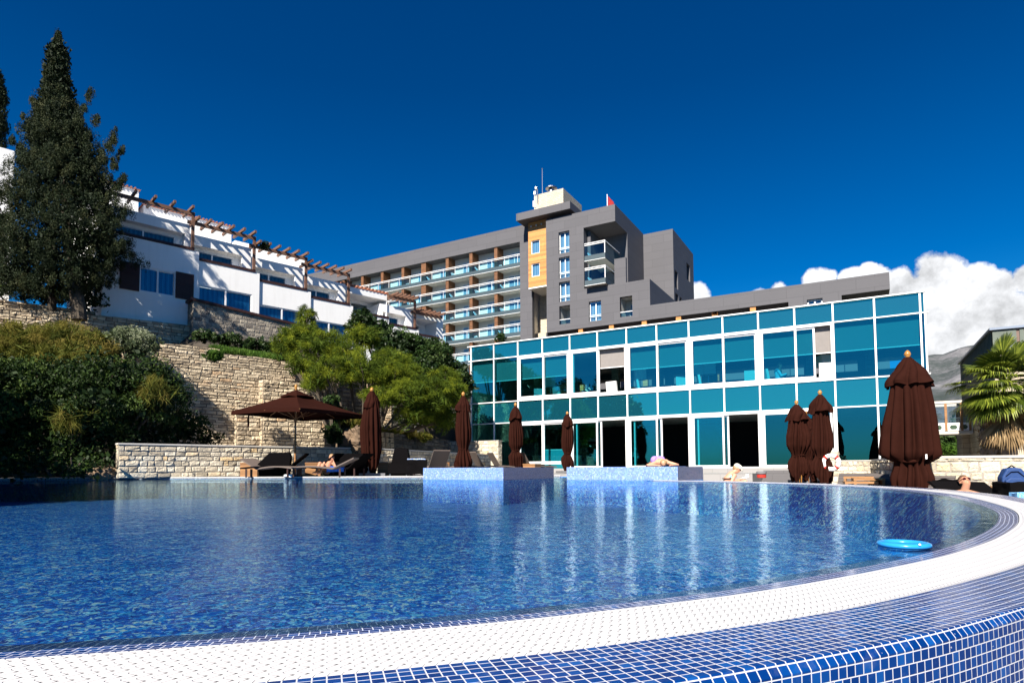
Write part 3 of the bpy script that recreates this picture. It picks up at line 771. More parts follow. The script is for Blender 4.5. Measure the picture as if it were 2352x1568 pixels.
# rubble retaining walls
def ztop(pts, b, fr=L):
    q = [fr.on(x, y, b) for x, y in pts]; return q
q = ztop([(-60, 694), (0, 705), (232, 724), (445, 748)], HB-.5)
stone_wall('retaining_wall', 'rough rubble retaining wall directly under the white terraced houses', 'wall', L, q[0][0], q[-1][0], 3.0, lin(q), HB-.5, .40, .14, M['st_rub'], M['mortar_d'], 21, thick=.5, proud=.025, rough=1.3)
q = ztop([(-80, 676), (0, 683), (225, 712)], HB-1.1+.6)
stone_wall('parapet_wall', 'short stone parapet at the foot of the tall cypress', 'wall', L, q[0][0], q[-1][0]-.05, 7.0, lin(q), HB-.05, .5, .16, M['st_rub'], M['mortar_d'], 22, thick=.4, proud=.05, rough=1.3)
q = ztop([(290, 782), (330, 785), (443, 793), (500, 800)], 6.0) + ztop([(503, 812), (597, 820), (725, 841), (900, 872)], 6.0)
stone_wall('retaining_wall', 'tall sunlit rubble retaining wall behind the open brown parasol', 'wall', L, q[0][0], q[-1][0], -.4, lin(q), 6.0, .36, .125, M['st_rub'], M['mortar_d'], 23, thick=.7, proud=.018, rough=1.3, nseg=30)
a0, z0_ = L.on(605, 871, 5.45); a1, _z = L.on(747, 880, 5.45)
stone_wall('stone_buttress', 'square cream stone buttress behind the open brown parasol', 'wall', L, a0, a1, -.3, z0_, 5.45, .36, .18, M['st_rub'], M['mortar_d'], 24, thick=.53, proud=.03, rough=1.3)
# stepped pier left of it
a0, z0_ = L.on(545, 928, 5.7); a1, _z = L.on(604, 928, 5.7)
stone_wall('stone_buttress', 'lower stepped stone buttress left of the square one', 'wall', L, a0, a1, -.3, z0_, 5.7, .36, .17, M['st_rub'], M['mortar_d'], 25, thick=.28, proud=.03, rough=1.3)
# dark walls behind the feathery shrub
a0, _z = L.on(747, 900, 5.6); P0 = L.w(a0-1, 5.6, 0); P1 = dep(1062, 930, 35.6)
K2 = Frame(P0[:2], atan2(P1[1]-P0[1], P1[0]-P0[0])); Lk2 = float(np.linalg.norm((P1-P0)[:2]))
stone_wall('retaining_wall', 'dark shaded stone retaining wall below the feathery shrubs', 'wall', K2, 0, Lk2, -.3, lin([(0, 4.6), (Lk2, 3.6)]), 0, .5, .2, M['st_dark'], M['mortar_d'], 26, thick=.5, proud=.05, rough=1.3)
q0 = dep(871, 992, 27.5); K3 = Frame(q0[:2], G.ang); 
a1 = K3.on(884.6, 992)[0]
stone_wall('stone_pier', 'narrow sunlit stone pier between the closed parasol and the grassy planter', 'pier', K3, 0, a1, -.3, float(q0[2]), 0, .26, .2, M['st_rub'], M['mortar_d'], 27, thick=.6, proud=.04)
q1 = dep(1055, 1013, 34.6); q00 = K3.w(a1, .2, 0); K4 = Frame(q00[:2], atan2(q1[1]-q00[1], q1[0]-q00[0])); l4 = float(np.linalg.norm((q1-q00)[:2]))
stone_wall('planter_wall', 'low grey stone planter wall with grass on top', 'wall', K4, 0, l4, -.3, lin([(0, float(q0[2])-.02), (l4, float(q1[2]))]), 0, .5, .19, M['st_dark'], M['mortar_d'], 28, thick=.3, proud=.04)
# right hand walls
P3a = dep(2003, 1056, 20.0); P3b = dep(2076, 1050, 14.0); P3c = P3b+np.array([.868, -.497, 0])*9.5
ze = float(dep(2130, 1046.5, 13.3)[2])-.05
Kr = Frame(P3b[:2], G.ang)
stone_wall('garden_wall', 'cream block wall on the right behind the reclining sunbather', 'wall', Kr, 0, 9.5, -.62, lin([(0, ze), (9.5, ze)]), 0, .30, .205, M['st_low'], M['mortar'], 31, thick=.35, cap=.05, proud=.02)
d_ = (P3b-P3a)[:2]; Ks = Frame(P3a[:2], atan2(d_[1], d_[0])); ls = float(np.linalg.norm(d_))
stone_wall('garden_wall', 'shaded stone wall running back to the pavilion behind the wicker loungers', 'wall', Ks, 0, ls-.02, -.62, lin([(0, float(P3a[2])-.03), (ls, ze)]), 0, .28, .19, M['st_low'], M['mortar'], 32, thick=.3, cap=.045, proud=.04, ends=(False, False))
Kl = Frame(P3a[:2], G.ang); al, zl = Kl.on(1898, 1045)
stone_wall('garden_wall', 'low sunlit stone wall carrying the lifebuoy', 'wall', Kl, al, .0, -.62, float(P3a[2])-.03, 0, .28, .19, M['st_low'], M['mortar'], 33, thick=.3, cap=.03, proud=.02)
al2 = Kl.on(1926, 1040)[0]
stone_wall('stone_pier', 'short square stone pier above the lifebuoy', 'pier', Kl, al+.03, al2, float(P3a[2])-.0, Kl.on(1910, 1036)[1], -.02, .26, .16, M['st_low'], M['mortar'], 34, thick=.4, proud=.02)
# mosaic plinths in the pool ------------------------------------------
def mosaic_plinth(lbl, pa, pb, pc, ztop_):
    pd = pa+(pc-pb); c = (pa+pb+pc+pd)/4
    t = thing('mosaic_plinth', (c[0], c[1], -.6), lbl, 'pool plinth', 'mosaic plinths standing in the pool')
    for nm, P, Q, mt in (('front_face', pa, pb, M['tile_pale']), ('side_face', pb, pc, M['tile']), ('back_face', pc, pd, M['tile']), ('far_side_face', pd, pa, M['tile'])):
        m = MB(); m.face([(P[0], P[1], -.02), (Q[0], Q[1], -.02), (Q[0], Q[1], ztop_), (P[0], P[1], ztop_)])
        m.build(nm, mt, t)
    m = MB(); m.face([(p[0], p[1], ztop_) for p in (pa, pb, pc, pd)]); m.build('top', M['tile'], t)
    m = MB()
    for P, Q in ((pa, pb), (pb, pc), (pc, pd), (pd, pa)): m.face([(P[0], P[1], -.62), (Q[0], Q[1], -.62), (Q[0], Q[1], -.02), (P[0], P[1], -.02)])
    m.build('submerged_base', M['poolfloor'], t)
    return t
pz = EYE-.006
mosaic_plinth('mixed blue and white mosaic plinth in front of the taupe loungers', PLa, PLb, PLc, pz)
P2a, P2b, P2c = gnd(1302, 1100.5), gnd(1557, 1101.3), gnd(1615, 1098.5)
mosaic_plinth('blue and white mosaic plinth with a sunbather lying on top', P2a, P2b, P2c, pz)
# ================================================================== BUILDINGS
def r1b(x, y): return 1048.8+.2963*x, 663.8+.2963*y
def r2(x, y): return 199.2+.254*x, 385+.254*y
def r2b(x, y): return 1526.8+.3175*x, 630.6+.3175*y
def r4(x, y): return 597.4+.2963*x, 663.8+.2963*y
def r5(x, y): return 730.2+.2963*x, 371.7+.2963*y
def r6(x, y): return 1161.6+.2709*x, 371.7+.2709*y
def window(parent, fr, a0, a1, z0, z1, b, name='window', fw=.05, mull=1, curt='curtain', fdepth=.06, fmat='white', gap_b=.12, rail=None, curtz=None, gl='paneglass'):
    """one window: frame part, with pane and curtain under it"""
    m = MB()
    m.box(fr, a0, a1, b, b+fdepth, z0, z0+fw); m.box(fr, a0, a1, b, b+fdepth, z1-fw, z1)
    m.box(fr, a0, a0+fw, b+.001, b+fdepth, z0+fw, z1-fw); m.box(fr, a1-fw, a1, b+.001, b+fdepth, z0+fw, z1-fw)
    for k in range(1, mull+1):
        c = a0+(a1-a0)*k/(mull+1); m.box(fr, c-fw*.6, c+fw*.6, b-.002, b+fdepth, z0+fw, z1-fw)
    if rail:
        for z in rail: m.box(fr, a0-.02, a1+.02, b-.12, b-.07, z, z+.05)
    f = m.build(name, M[fmat], parent)
    m = MB(); m.face([fr.w(a0+fw, b+fdepth*.5, z0+fw), fr.w(a1-fw, b+fdepth*.5, z0+fw), fr.w(a1-fw, b+fdepth*.5, z1-fw), fr.w(a0+fw, b+fdepth*.5, z1-fw)])
    m.build('pane', M[gl], f)
    if curt:
        m = MB(); m.face([fr.w(a0+fw, b+gap_b+fdepth, z0+fw), fr.w(a1-fw, b+gap_b+fdepth, z0+fw), fr.w(a1-fw, b+gap_b+fdepth, z1-fw), fr.w(a0+fw, b+gap_b+fdepth, z1-fw)])
        m.build('curtain', M[curt], f)
    return f
def back(m, fr, a0, a1, z0, z1, b):
    m.face([fr.w(a0, b, z0), fr.w(a1, b, z0), fr.w(a1, b, z1), fr.w(a0, b, z1)])
# ------------------------------------------------------------------ terraced houses
ZR = [12.46, 12.0, 11.55, 11.19, 10.82, 10.43, 10.07]
XB = [232, 456, 597, 717, 816, 900, 971, 1033]
YB = [723, 640, 680, 700, 720, 740, 760, 790]
AB = [L.on(x, y, HB)[0] for x, y in zip(XB, YB)]
UT = [1.44, 1.44, 1.42, 1.42, 1.73, 1.43, 1.74]
LAB = ['white terraced house with dark brown shutters beside the tall cypress', 'second white terraced house from the cypress, behind the grey stone parapet',
       'third white terraced house from the cypress, its wide window behind the feathery shrub', 'fourth white terraced house from the cypress, above the feathery shrub',
       'white terraced house without pergola, with deep open loggia and tiled roof edge', 'narrow white terraced house second from the balcony hotel',
       'last white terraced house down the row, touching the balcony hotel']
HBk = HB+9
HB0 = HB
for i in range(7):
    HB = HB0+.10*i
    a0, a1, zr = AB[i], AB[i+1], ZR[i]; zb = 7.6 if i == 0 else 8.0-.25*i
    t = thing('terraced_house', L.w((a0+a1)/2, HB+3, zb), LAB[i], 'house', 'white terraced houses stepping down the hill')
    ua0 = a0-(.0 if i == 0 else .5); ua1 = a1-(.44 if i < 4 or i == 5 else 0.0); ut = zr+UT[i]
    ub = HB+.25; LD = .5 if i not in (4, 6) else 1.6
    # lower storey
    hs = []
    if i == 0: wz = [L.on(*r2(480, 885), HB), L.on(*r2(800, 1170), HB)]; wins = [(wz[0][0], wz[1][0], wz[1][1], wz[0][1])]
    elif i < 4:
        wins = [(a0+.03, a1-.42, zr-2.75, zr-1.42)]
    elif i == 4: wins = []
    elif i == 5: wins = []
    else: wins = [(a0+1.55, a1-.3, zr-2.2, zr-1.4)]
    m = MB()
    m.holes(L, a0, a1, zb-1.2, zr-.06, wins, HB, .14)
    m.face([L.w(a0, HB, zb-1), L.w(a0, HB+7, zb-1), L.w(a0, HB+7, zr-.06), L.w(a0, HB, zr-.06)])
    m.face([L.w(a1, HB, zb-1), L.w(a1, HB, zr-.06), L.w(a1, HB+7, zr-.06), L.w(a1, HB+7, zb-1)])
    m.face([L.w(a0, HB, zr-.06), L.w(a1, HB, zr-.06), L.w(a1, HB+.9, zr-.06), L.w(a0, HB+.9, zr-.06)])
    m.build('lower_wall', M['plaster'], t)
    if i == 0:
        w_ = wins[0]; window(t, L, *w_, HB+.03, fw=.07)
        for (p, q2, r_, s_) in ((305, 832, 475, 1115), (808, 935, 965, 1200)):
            x0, zt_ = L.on(*r2(p, q2), HB-.06); x1, zb_ = L.on(*r2(r_, s_), HB-.06)
            m = MB(); m.box(L, x0, x1, HB-.07, HB-.02, w_[2]-.04, w_[3]+.06)
            for k in range(3):
                zz = w_[2]+.2+k*.55; m.box(L, x0+.03, x1-.03, HB-.085, HB-.07, zz, zz+.07)
            m.build('shutter', M['darkwood'], t)
    else:
        for w_ in wins: window(t, L, *w_, HB+.03, fw=.07)
    # upper storey with loggia
    deep = i in (4, 6)
    oz1 = zr+.88 if not deep else ut-.42
    o0, o1 = (ua0+.25, ua1-.5)
    if i == 0: o0, o1 = a0+.3, L.on(*r2(890, 600), ub)[0]
    if i == 4: o0, o1 = L.on(*r5(200, 1010), ub)[0], L.on(*r5(535, 1080), ub)[0]
    m = MB()
    m.holes(L, ua0, ua1, zr-.06, ut, [(o0, o1, zr-.05, oz1)], ub, LD)
    bw = ub+LD
    wa0, wa1 = o0+.0, o1-.35*(1 if not deep else 1.6)
    m.holes(L, o0, o1, zr-.05, oz1, [(wa0+.05, wa1, zr-.04, oz1-.12)], bw, .1)
    m.face([L.w(ua0, ub, ut), L.w(ua1, ub, ut), L.w(ua1, HB+7, ut), L.w(ua0, HB+7, ut)])
    m.face([L.w(ua1, ub, zr-.1), L.w(ua1, ub, ut), L.w(ua1, HB+7, ut), L.w(ua1, HB+7, zr-.1)])
    m.face([L.w(ua0, ub, zr-.1), L.w(ua0, HB+7, zr-.1), L.w(ua0, HB+7, ut), L.w(ua0, ub, ut)])
    m.build('upper_wall', M['plaster'], t)
    window(t, L, wa0+.05, wa1, zr-.04, oz1-.12, bw+.03, fw=.06, curt='curtain_g')
    # timber rail
    m = MB(); m.box(L, a0+(.3 if i == 0 else .02), (a1-.25 if i not in (4, 6) else o1), HB-.03, HB+.10, zr-.06, zr+.10)
    m.build('timber_rail', M['darkwood'], t)
    # pergola
    if i != 4:
        bz = zr+1.93 if i < 6 else zr+1.55
        p0 = a0-.6 if i else a0-1.0
        if i == 5: p0 = a0
        m = MB(); m.box(L, p0, a1-.27, HB-.06, HB+.08, bz-.02, bz+.16)
        pg = m.build('pergola_beam', M['beam'], t)
        if i < 6:
            m = MB(); m.box(L, a1-.42, a1-.27, HB-.05, HB+.07, zr+.10, bz-.02); m.build('pergola_post', M['beam'], t)
        nr = 6
        for k in range(nr):
            x = p0+.35+(a1-.6-p0-.35)*k/(nr-1)
            m = MB(); m.box(L, x, x+.11, HB-.72, ub+.9, bz+.16, bz+.30) if k < 60 else None
            m.build('rafter', M['beam'], pg)
    if i == 4:
        m = MB()
        for k in range(14):
            x = a0-.9+(a1-a0+.9)*k/13; m.tube([L.w(x, ub-.06, ut+.10), L.w(x, ub+.9, ut+.22)], .10, 8)
        m.build('roof_tile_edge', M['roof_tile'], t)
    if i == 6:
        # lower flank that runs down behind the shrubs
        m = MB(); m.box(L, a1+.003, a1+1.3, HB+.4, HB+5, 5.5, 8.4); m.build('low_side_wall', M['plaster'], t)
        m = MB()
        for z0_, z1_ in ((zr+.15, zr+.55), (zr+.75, zr+1.15)):
            m = MB(); m.box(L, a1-.62, a1-.12, ub-.004, ub-.001, z0_, z1_); m.build('wall_panel', M['plaster'], t)
HB = HB0
# blocks seen above the row
def block(name, label, x0, y0, x1, b, zb, depth, tile=True, extra=None, fr=L):
    a0, z = fr.on(x0, y0, b); a1, _ = fr.on(x1, y0+ (x1-x0)*.2, b)
    t = thing(name, fr.w((a0+a1)/2, b+depth/2, zb), label, 'house')
    m = MB(); m.box(fr, a0, a1, b, b+depth, zb, z); m.build('walls', M['plaster'], t)
    if tile:
        m = MB(); n = int((a1-a0)/.22)
        m.box(fr, a0-.1, a1+.1, b-.08, b+depth, z, z+.03)
        for k in range(n): m.tube([fr.w(a0+.1+k*.22, b-.14, z+.05), fr.w(a0+.1+k*.22, b+1.5, z+.2)], .05, 6)
        m.build('tiled_roof', M['roof_tile'], t)
    if extra: extra(t, a0, a1, z)
    return t
def ex1(t, a0, a1, z):
    m = MB(); m.box(L, a0+.5, a1-.9, HB+8.9, HB+9-.003, z-1.9, z-.6); m.build('loggia_opening', M['plaster_in'], t)
block('upper_house', 'white upper house block with red tile edge just right of the cypress crown', 200, 405, 319, HB+7.5, 9, 6, True)
block('upper_house', 'long white upper house behind the first two pergolas', 330, 470, 532, HB+8.5, 9, 6, True)
block('upper_house', 'low white upper house behind the third pergola', 540, 552, 700, HB+8.0, 9, 6, False)
block('upper_house', 'white house at the left frame edge behind the cypress', 0, 338, 34, HB+6.5, 7, 6, False)
# stone parapet in front of the second house
q = [L.on(445, 690, HB-1.15), L.on(640, 738, HB-1.15), L.on(745, 764, HB-1.15)]
sp_ = stone_wall('parapet_wall', 'grey block parapet wall with brown capping below the second terraced house', 'wall', L, q[0][0], q[-1][0], 6.0, lin(q), HB-1.15, .33, .20, M['st_grey'], M['mortar'], 41, thick=1.0, proud=.015, rough=.7)
m = MB(); m.hexa([L.w(q[0][0]-.15, HB-1.25, q[0][1]), L.w(q[-1][0], HB-1.25, q[-1][1]), L.w(q[-1][0], HB-.2, q[-1][1]), L.w(q[0][0]-.15, HB-.2, q[0][1]), L.w(q[0][0]-.15, HB-1.25, q[0][1]+.14), L.w(q[-1][0], HB-1.25, q[-1][1]+.14), L.w(q[-1][0], HB-.2, q[-1][1]+.14), L.w(q[0][0]-.15, HB-.2, q[0][1]+.14)])
m.build('timber_capping', M['darkwood'], sp_)
# ------------------------------------------------------------------ hotel
HT = thing('hotel', G.w(-30, 48, 0), 'grey panelled hotel with long balcony wing and stone chimney on the roof', 'hotel')
def part(name, mat, fn, parent=HT, **k):
    m = MB(); fn(m); return m.build(name, M[mat], parent, **k)
BH = 40.7; SL = [26.64-3.075*k for k in range(6)]       # bottoms of the balcony slabs
AL, AR = -92.0, -31.46
def f(m):
    m.prism(G, [(AL, 29.9), (AR, 29.9), (AR, 3), (-29.68, 3), (-29.68, 32.05), (AL, 32.05)], BH, BH+.6)
    m.box(G, AL, -29.68, BH+.6, BH+14, 31.2, 31.9)
part('balcony_wing_frame', 'grey', f)
def f(m):
    back(m, G, AL, AR, 3, 31.2, BH+1.75)
    m.box(G, AR-.02, -30.3, BH+.6, BH+14, 3, 31.2)
part('balcony_back_wall', 'plaster_in', f)
part('roof_slab', 'grey', lambda m: m.box(G, AL, AR, BH+.6, BH+1.74, 29.95, 31.1))
PAs = [-35.0-4.02*k for k in range(11)]
for k, z in enumerate(SL):
    fl = part('balcony_slab', 'plaster_in', lambda m: m.box(G, AL, AR-.01, BH+.12, BH+1.73, z, z+.2))
    part('slab_edge', 'slab_edge', lambda m: m.box(G, AL, AR-.01, BH+.02, BH+.12, z+.04, z+.55), fl)
    part('edge_trim', 'white', lambda m: m.box(G, AL, AR-.01, BH-.01, BH+.119, z-.01, z+.035), fl)
    part('glass_rail', 'railglass', lambda m: back(m, G, AL, AR-.01, z+.55, z+1.32, BH+.07), fl)
    def f(m):
        m.box(G, AL, AR-.01, BH-.0, BH+.06, z+1.44, z+1.485); m.box(G, AL, AR-.01, BH-.0, BH+.06, z+1.62, z+1.68)
        for j in range(24): m.box(G, AR-.4-j*2.01, AR-.35-j*2.01, BH+.061, BH+.1, z+.5, z+1.62)
    part('hand_rail', 'white', f, fl)
for k, z in enumerate([29.95]+SL):
    if k == 6: break
    zb = SL[k]+.2; zt_ = 29.95 if k == 0 else SL[k-1]
    for j, pa in enumerate(PAs):
        w2 = .85 if j == 3 else .5
        if pa < -76: continue
        part('timber_partition', 'wood_d' , lambda m: m.box(G, pa-w2, pa, BH+.13, BH+1.73, zb, zt_-.002))
    for j in range(10):
        if j > 9: break
        a1 = AR-.6 if j == 0 else PAs[j-1]-.55
        wl = 2.0
        if k > 0 and PAs[j] < -70: continue
        if k in (4, 5) and j > 4: continue
        window(HT, G, a1-wl-.05, a1-.25, zb+.02, zb+2.4, BH+1.66, fw=.07, curt='curtain_w' if (j+k) % 3 else 'curtain')
# timber bay
def f(m):
    hz_ = []
    for (u0, v0, u1, v1) in ((1650, 612, 1722, 706), (1652, 790, 1722, 884)):
        p = G.on(*r5(u0, v0), 39.7); q = G.on(*r5(u1, v1), 39.7); hz_.append((p[0]+.05, q[0]-.05, q[1]+.05, p[1]-.05))
    f.h = hz_
    m.holes(G, -29.66, -27.0, 23.2, 31.66, hz_, 39.7, .25)
    m.face([G.w(-29.66, 39.7, 23.2), G.w(-29.66, 39.7, 31.66), G.w(-29.66, 44, 31.66), G.w(-29.66, 44, 23.2)])
part('timber_bay', 'wood', f)
for h in f.h: window(HT, G, *h, 39.8, fw=.09, mull=0, curt='curtain_w')
part('bay_soffit', 'plaster', lambda m: m.box(G, -29.66, -27.0, 39.71, 44.3, 23.05, 23.199))
for k in range(3):
    x, z = G.on(*r5(1658+k*40, 505-k*9), 39.7)
    part('spotlight', 'steel', lambda m: (m.ell(G.w(x, 39.5, z), (.12, .12, .14), 6), m.tube([G.w(x, 39.5, z+.1), G.w(x, 39.7, z+.15)], .03, 6)))
# recess under the bay
part('recess_stone_wall', 'tower_stone', lambda m: (m.box(G, G.on(*r5(1716, 1100), 43.5)[0], -27.2, 43.5, 44.2, 2, 23.05)))
part('recess_back_wall', 'grey', lambda m: m.box(G, -36, -29.0, 47.5, 48, 2, 23.05))
part('recess_stone_plinth', 'tower_stone', lambda m: m.box(G, G.on(*r5(1674, 1330), 42.6)[0], -27.2, 42.6, 43.45, 2, G.on(*r5(1690, 1330), 42.6)[1]))
# roof slab over the bay, chimney stack
part('roof_canopy', 'grey', lambda m: m.box(G, -30.63, -23.12, 38.3, 48, 31.67, 32.60))
ch = part('stone_chimney', 'tower_stone', lambda m: m.box(G, -29.86, -25.62, 41.8, 47.8, 32.605, 36.18))
def f(m):
    c = G.w(-27.9, 43, 36.18); m.lathe(c, [(.42, 0), (.42, .75), (.40, .76)], 16); m.lathe(c, [(.02, 1.25), (.78, 1.05), (.78, .92), (.1, .9)], 18)
    for k in range(4): m.tube([c+np.array([.38*cos(k*pi/2+.4), .38*sin(k*pi/2+.4), .7]), c+np.array([.38*cos(k*pi/2+.4), .38*sin(k*pi/2+.4), 1.0])], .04, 5)
part('chimney_cowl', 'steel', f, ch)
x, z1_ = G.on(*r6(309, 60), 42.5); _, z0_ = G.on(*r6(309, 270), 42.5)
part('lightning_rod', 'steel', lambda m: (m.tube([G.w(x, 42.5, 36.1), G.w(x, 42.5, z1_)], [.06, .035], 6), m.ell(G.w(x, 42.5, z1_), (.1, .1, .1), 5)), ch)
def f(m):
    x1, zt1 = G.on(*r6(268, 225), 41.6); x0, _q = G.on(*r6(258, 215), 41.6)
    m.tube([G.w(x1, 41.6, 35), G.w(x1, 41.6, zt1), G.w(x0, 41.6, zt1)], .05, 6); m.lathe(G.w(x0, 41.6, zt1), [(.02, .22), (.2, .15), (.22, -.05), (.15, -.2), (.01, -.28)], 12)
part('roof_camera', 'steel', f, ch)
def f(m):
    x1, zt1 = G.on(*r6(248, 266), 41.7); m.box(G, x1-.16, x1+.16, 41.6, 41.68, zt1-.2, zt1+.25); m.tube([G.w(x1, 41.7, 34.5), G.w(x1, 41.7, zt1)], .04, 6); m.box(G, x1-.28, x1-.15, 41.6, 41.75, 34.6, 35.4)
part('antenna_box', 'white', f, ch)
# tower front
TF = 39.0; D1 = 43.3
wins = []
for (p, q2) in (((1865, 548), (1950, 697)), ((1865, 745), (1950, 890)), ((1870, 935), (1953, 1073))):
    A = G.on(*r5(*p), TF); B = G.on(*r5(*q2), TF); wins.append((-25.03, -23.57, B[1], A[1]))
A = G.on(*r6(705, 1187), TF); B = G.on(*r6(810, 1340), TF); wins.append((A[0], B[0], B[1], A[1]))
opn = []
A = G.on(*r5(1870, 1120), TF); B = G.on(*r5(1953, 1250), TF); opn.append((-25.03, -23.57, B[1], A[1]))
A = G.on(*r6(967, 1148), TF); B = G.on(*r6(1075, 1303), TF); opn.append((A[0], B[0], B[1], A[1]))
A = G.on(*r2b(1028, 182), TF); B = G.on(*r2b(1143, 215), TF); wlow = (A[0], B[0], 15.2, A[1])
zB = 16.95
def f(m):
    H1 = [h for h in wins+opn]
    m.holes(G, -26.75, -21.68, zB, 31.25, [h for h in H1 if h[1] < -21.6], TF, .45)
    m.holes(G, -21.68, -17.65, 29.2, 31.25, [], TF, .1)
    m.holes(G, -21.68, -17.83, zB, 21.7, [h for h in H1 if h[0] > -21.68 and h[1] < -17.8], TF, .45)
    m.holes(G, -17.83, -16.43, zB, 24.66, [h for h in H1 if h[0] > -17.83 and h[1] < -15], TF, .45)
    m.holes(G, -16.43, -13.62, zB, 21.66, [h for h in H1 if h[0] > -17.83 and h[1] < -15], TF, .45)
    m.holes(G, -13.62, 9.54, zB, 18.6, [], TF, .1)
    m.holes(G, .73, 5.5, 14.9, zB, [wlow], TF, .45)
    # outer sides and tops
    w = G.w
    m.face([w(-26.75, TF, 5), w(-26.75, TF, 31.25), w(-26.75, 50, 31.25), w(-26.75, 50, 5)])
    m.face([w(-26.75, TF, 31.25), w(-17.65, TF, 31.25), w(-17.65, 49.7, 31.25), w(-26.75, 49.7, 31.25)])
    m.face([w(-17.65, TF, 29.2), w(-17.65, D1, 29.2), w(-17.65, D1, 31.25), w(-17.65, TF, 31.25)])
    m.face([w(-17.65, D1, 18), w(-17.65, 49.74, 18), w(-17.65, 49.74, 31.25), w(-17.65, D1, 31.25)])
    m.face([w(-17.83, TF, 21.7), w(-17.83, TF, 24.66), w(-17.83, TF+.4, 24.66), w(-17.83, TF+.4, 21.7)])
    m.face([w(-17.83, TF, 24.66), w(-16.43, TF, 24.66), w(-16.43, TF+.4, 24.66), w(-17.83, TF+.4, 24.66)])
    m.face([w(-16.43, TF, 21.66), w(-16.43, TF+.4, 21.66), w(-16.43, TF+.4, 24.66), w(-16.43, TF, 24.66)])
    m.face([w(-17.83, TF+.4, 21.7), w(-17.83, TF+.4, 24.66), w(-16.43, TF+.4, 24.66), w(-16.43, TF+.4, 21.7)])
    m.face([w(-16.43, TF, 21.66), w(-13.62, TF, 21.66), w(-13.62, TF+.4, 21.66), w(-16.43, TF+.4, 21.66)])
    m.face([w(-13.62, TF, 18.6), w(-13.62, 49.7, 18.6), w(-13.62, 49.7, 21.66), w(-13.62, TF, 21.66)])
    m.face([w(-17.65, TF+.4, 21.2), w(-13.62, TF+.4, 21.2), w(-13.62, 49.7, 21.2), w(-17.65, 49.7, 21.2)])
    m.face([w(-13.62, TF, 18.6), w(9.54, TF, 18.6), w(9.54, 60, 18.6), w(-13.62, 60, 18.6)])
    m.face([w(9.54, TF, zB-.0), w(9.54, 62, zB), w(9.54, 62, 18.6), w(9.54, TF, 18.6)])
    # corner recess
    m.face([w(-21.68, TF+.0, 21.7), w(-21.68, TF, 29.2), w(-21.68, D1, 29.2), w(-21.68, D1, 21.7)][::-1])
    m.face([w(-21.68, D1, 21.7), w(-17.65, D1, 21.7), w(-17.65, D1, 29.2), w(-21.68, D1, 29.2)])
    m.face([w(-21.68, TF, 29.2), w(-17.65, TF, 29.2), w(-17.65, D1, 29.2), w(-21.68, D1, 29.2)])
    m.face([w(-21.68, TF, 21.7), w(-17.65, TF, 21.7), w(-17.65, D1, 21.7), w(-21.68, D1, 21.7)])
    # soffit of the low wing
    m.face([w(-26.75, TF, zB), w(9.54, TF, zB), w(9.54, D1+1, zB), w(-26.75, D1+1, zB)])
part('tower_walls', 'grey', f)
for h in wins: window(HT, G, *h, TF+.34, fw=.09, curt='curtain_w', rail=(h[2]+.55, h[2]+.72))
for h in opn:
    part('open_loggia', 'plaster_in', lambda m: (back(m, G, h[0]-.5, h[1]+.5, h[2]-.3, h[3]+.3, TF+2.2), m.box(G, h[0]-.5, h[0]-.01, TF+.46, TF+2.2, h[2], h[3]), m.box(G, h[0]-.5, h[1]+.5, TF+.46, TF+2.2, h[3]+.01, h[3]+.1)))
    window(HT, G, h[0]+.5, h[1]+.1, h[2], h[3]-.5, TF+2.1, fw=.07, curt='curtain_g', mull=0)
    part('loggia_rail', 'white', lambda m: m.box(G, h[0], h[1], TF+.10, TF+.16, h[2]+.55, h[2]+.62))
    part('loggia_glass_rail', 'railglass', lambda m: back(m, G, h[0], h[1], h[2]+.02, h[2]+.5, TF+.13))
window(HT, G, wlow[0]+.03, wlow[1]-.03, wlow[2], wlow[3]-.03, TF+.3, fw=.12, curt='curtain_w')
# setback volume
def f(m):
    w = G.w; B0, B1, A0, A1 = 49.74, 60.8, -17.65, -13.7
    m.face([w(A0, B0, 18), w(A1, B0, 18), w(A1, B0, 31.15), w(A0, B0, 31.15)])
    sw = [(50.28, 51.85, 23.6, 25.9), (56.66, 58.6, 26.4, 28.75), (50.35, 51.9, 21.0, 22.9), (52.7, 53.7, 21.0, 22.9)]
    SF = Frame(w(A1, B0, 0)[:2], atan2(G.b[1], G.b[0]))
    m.holes(SF, 0, B1-B0, 18, 31.15, [(h[0]-B0, h[1]-B0, h[2], h[3]) for h in sw], 0, .4)
    for h in sw: back(m, SF, h[0]-B0, h[1]-B0, h[2], h[3], .4)
    m.face([w(A0, B0, 31.15), w(A1, B0, 31.15), w(A1, B1, 31.15), w(A0, B1, 31.15)])
    m.face([w(A0-4, B1, 5), w(A1, B1, 5), w(A1, B1, 31.15), w(A0-4, B1, 31.15)])
    m.face([w(-15.9, 49.72, 0), w(-15.9, 49.72, 0), w(-15.9, 49.72, 0)]) if False else None
part('setback_block', 'grey', f)
# shaded strip under the low wing with timber posts
def f(m):
    back(m, G, -26.75, 9.5, 2, zB, D1+1); m.box(G, -26.9, -26.72, TF+.01, 50, 2, zB-.01)
part('undercroft_wall', 'grey', f)
part('undercroft_end_wall', 'grey', lambda m: (back(m, G, .73, 5.5, 2, 14.9, TF), m.box(G, .73, .9, TF+.01, D1+.9, 2, zB-.01), m.box(G, 5.4, 5.5, TF+.01, D1+.9, 2, zB-.01)))
for (x, y) in [r6(640, 1430), r6(900, 1390), r6(1178, 1360), r6(1468, 1325), r6(1775, 1290), r2b(365, 290), r2b(640, 258)]:
    a, z = G.on(x, y, TF+.3)
    part('timber_post', 'wood', lambda m: m.box(G, a-.28, a+.28, TF+.1, TF+.6, 8, zB-.005))
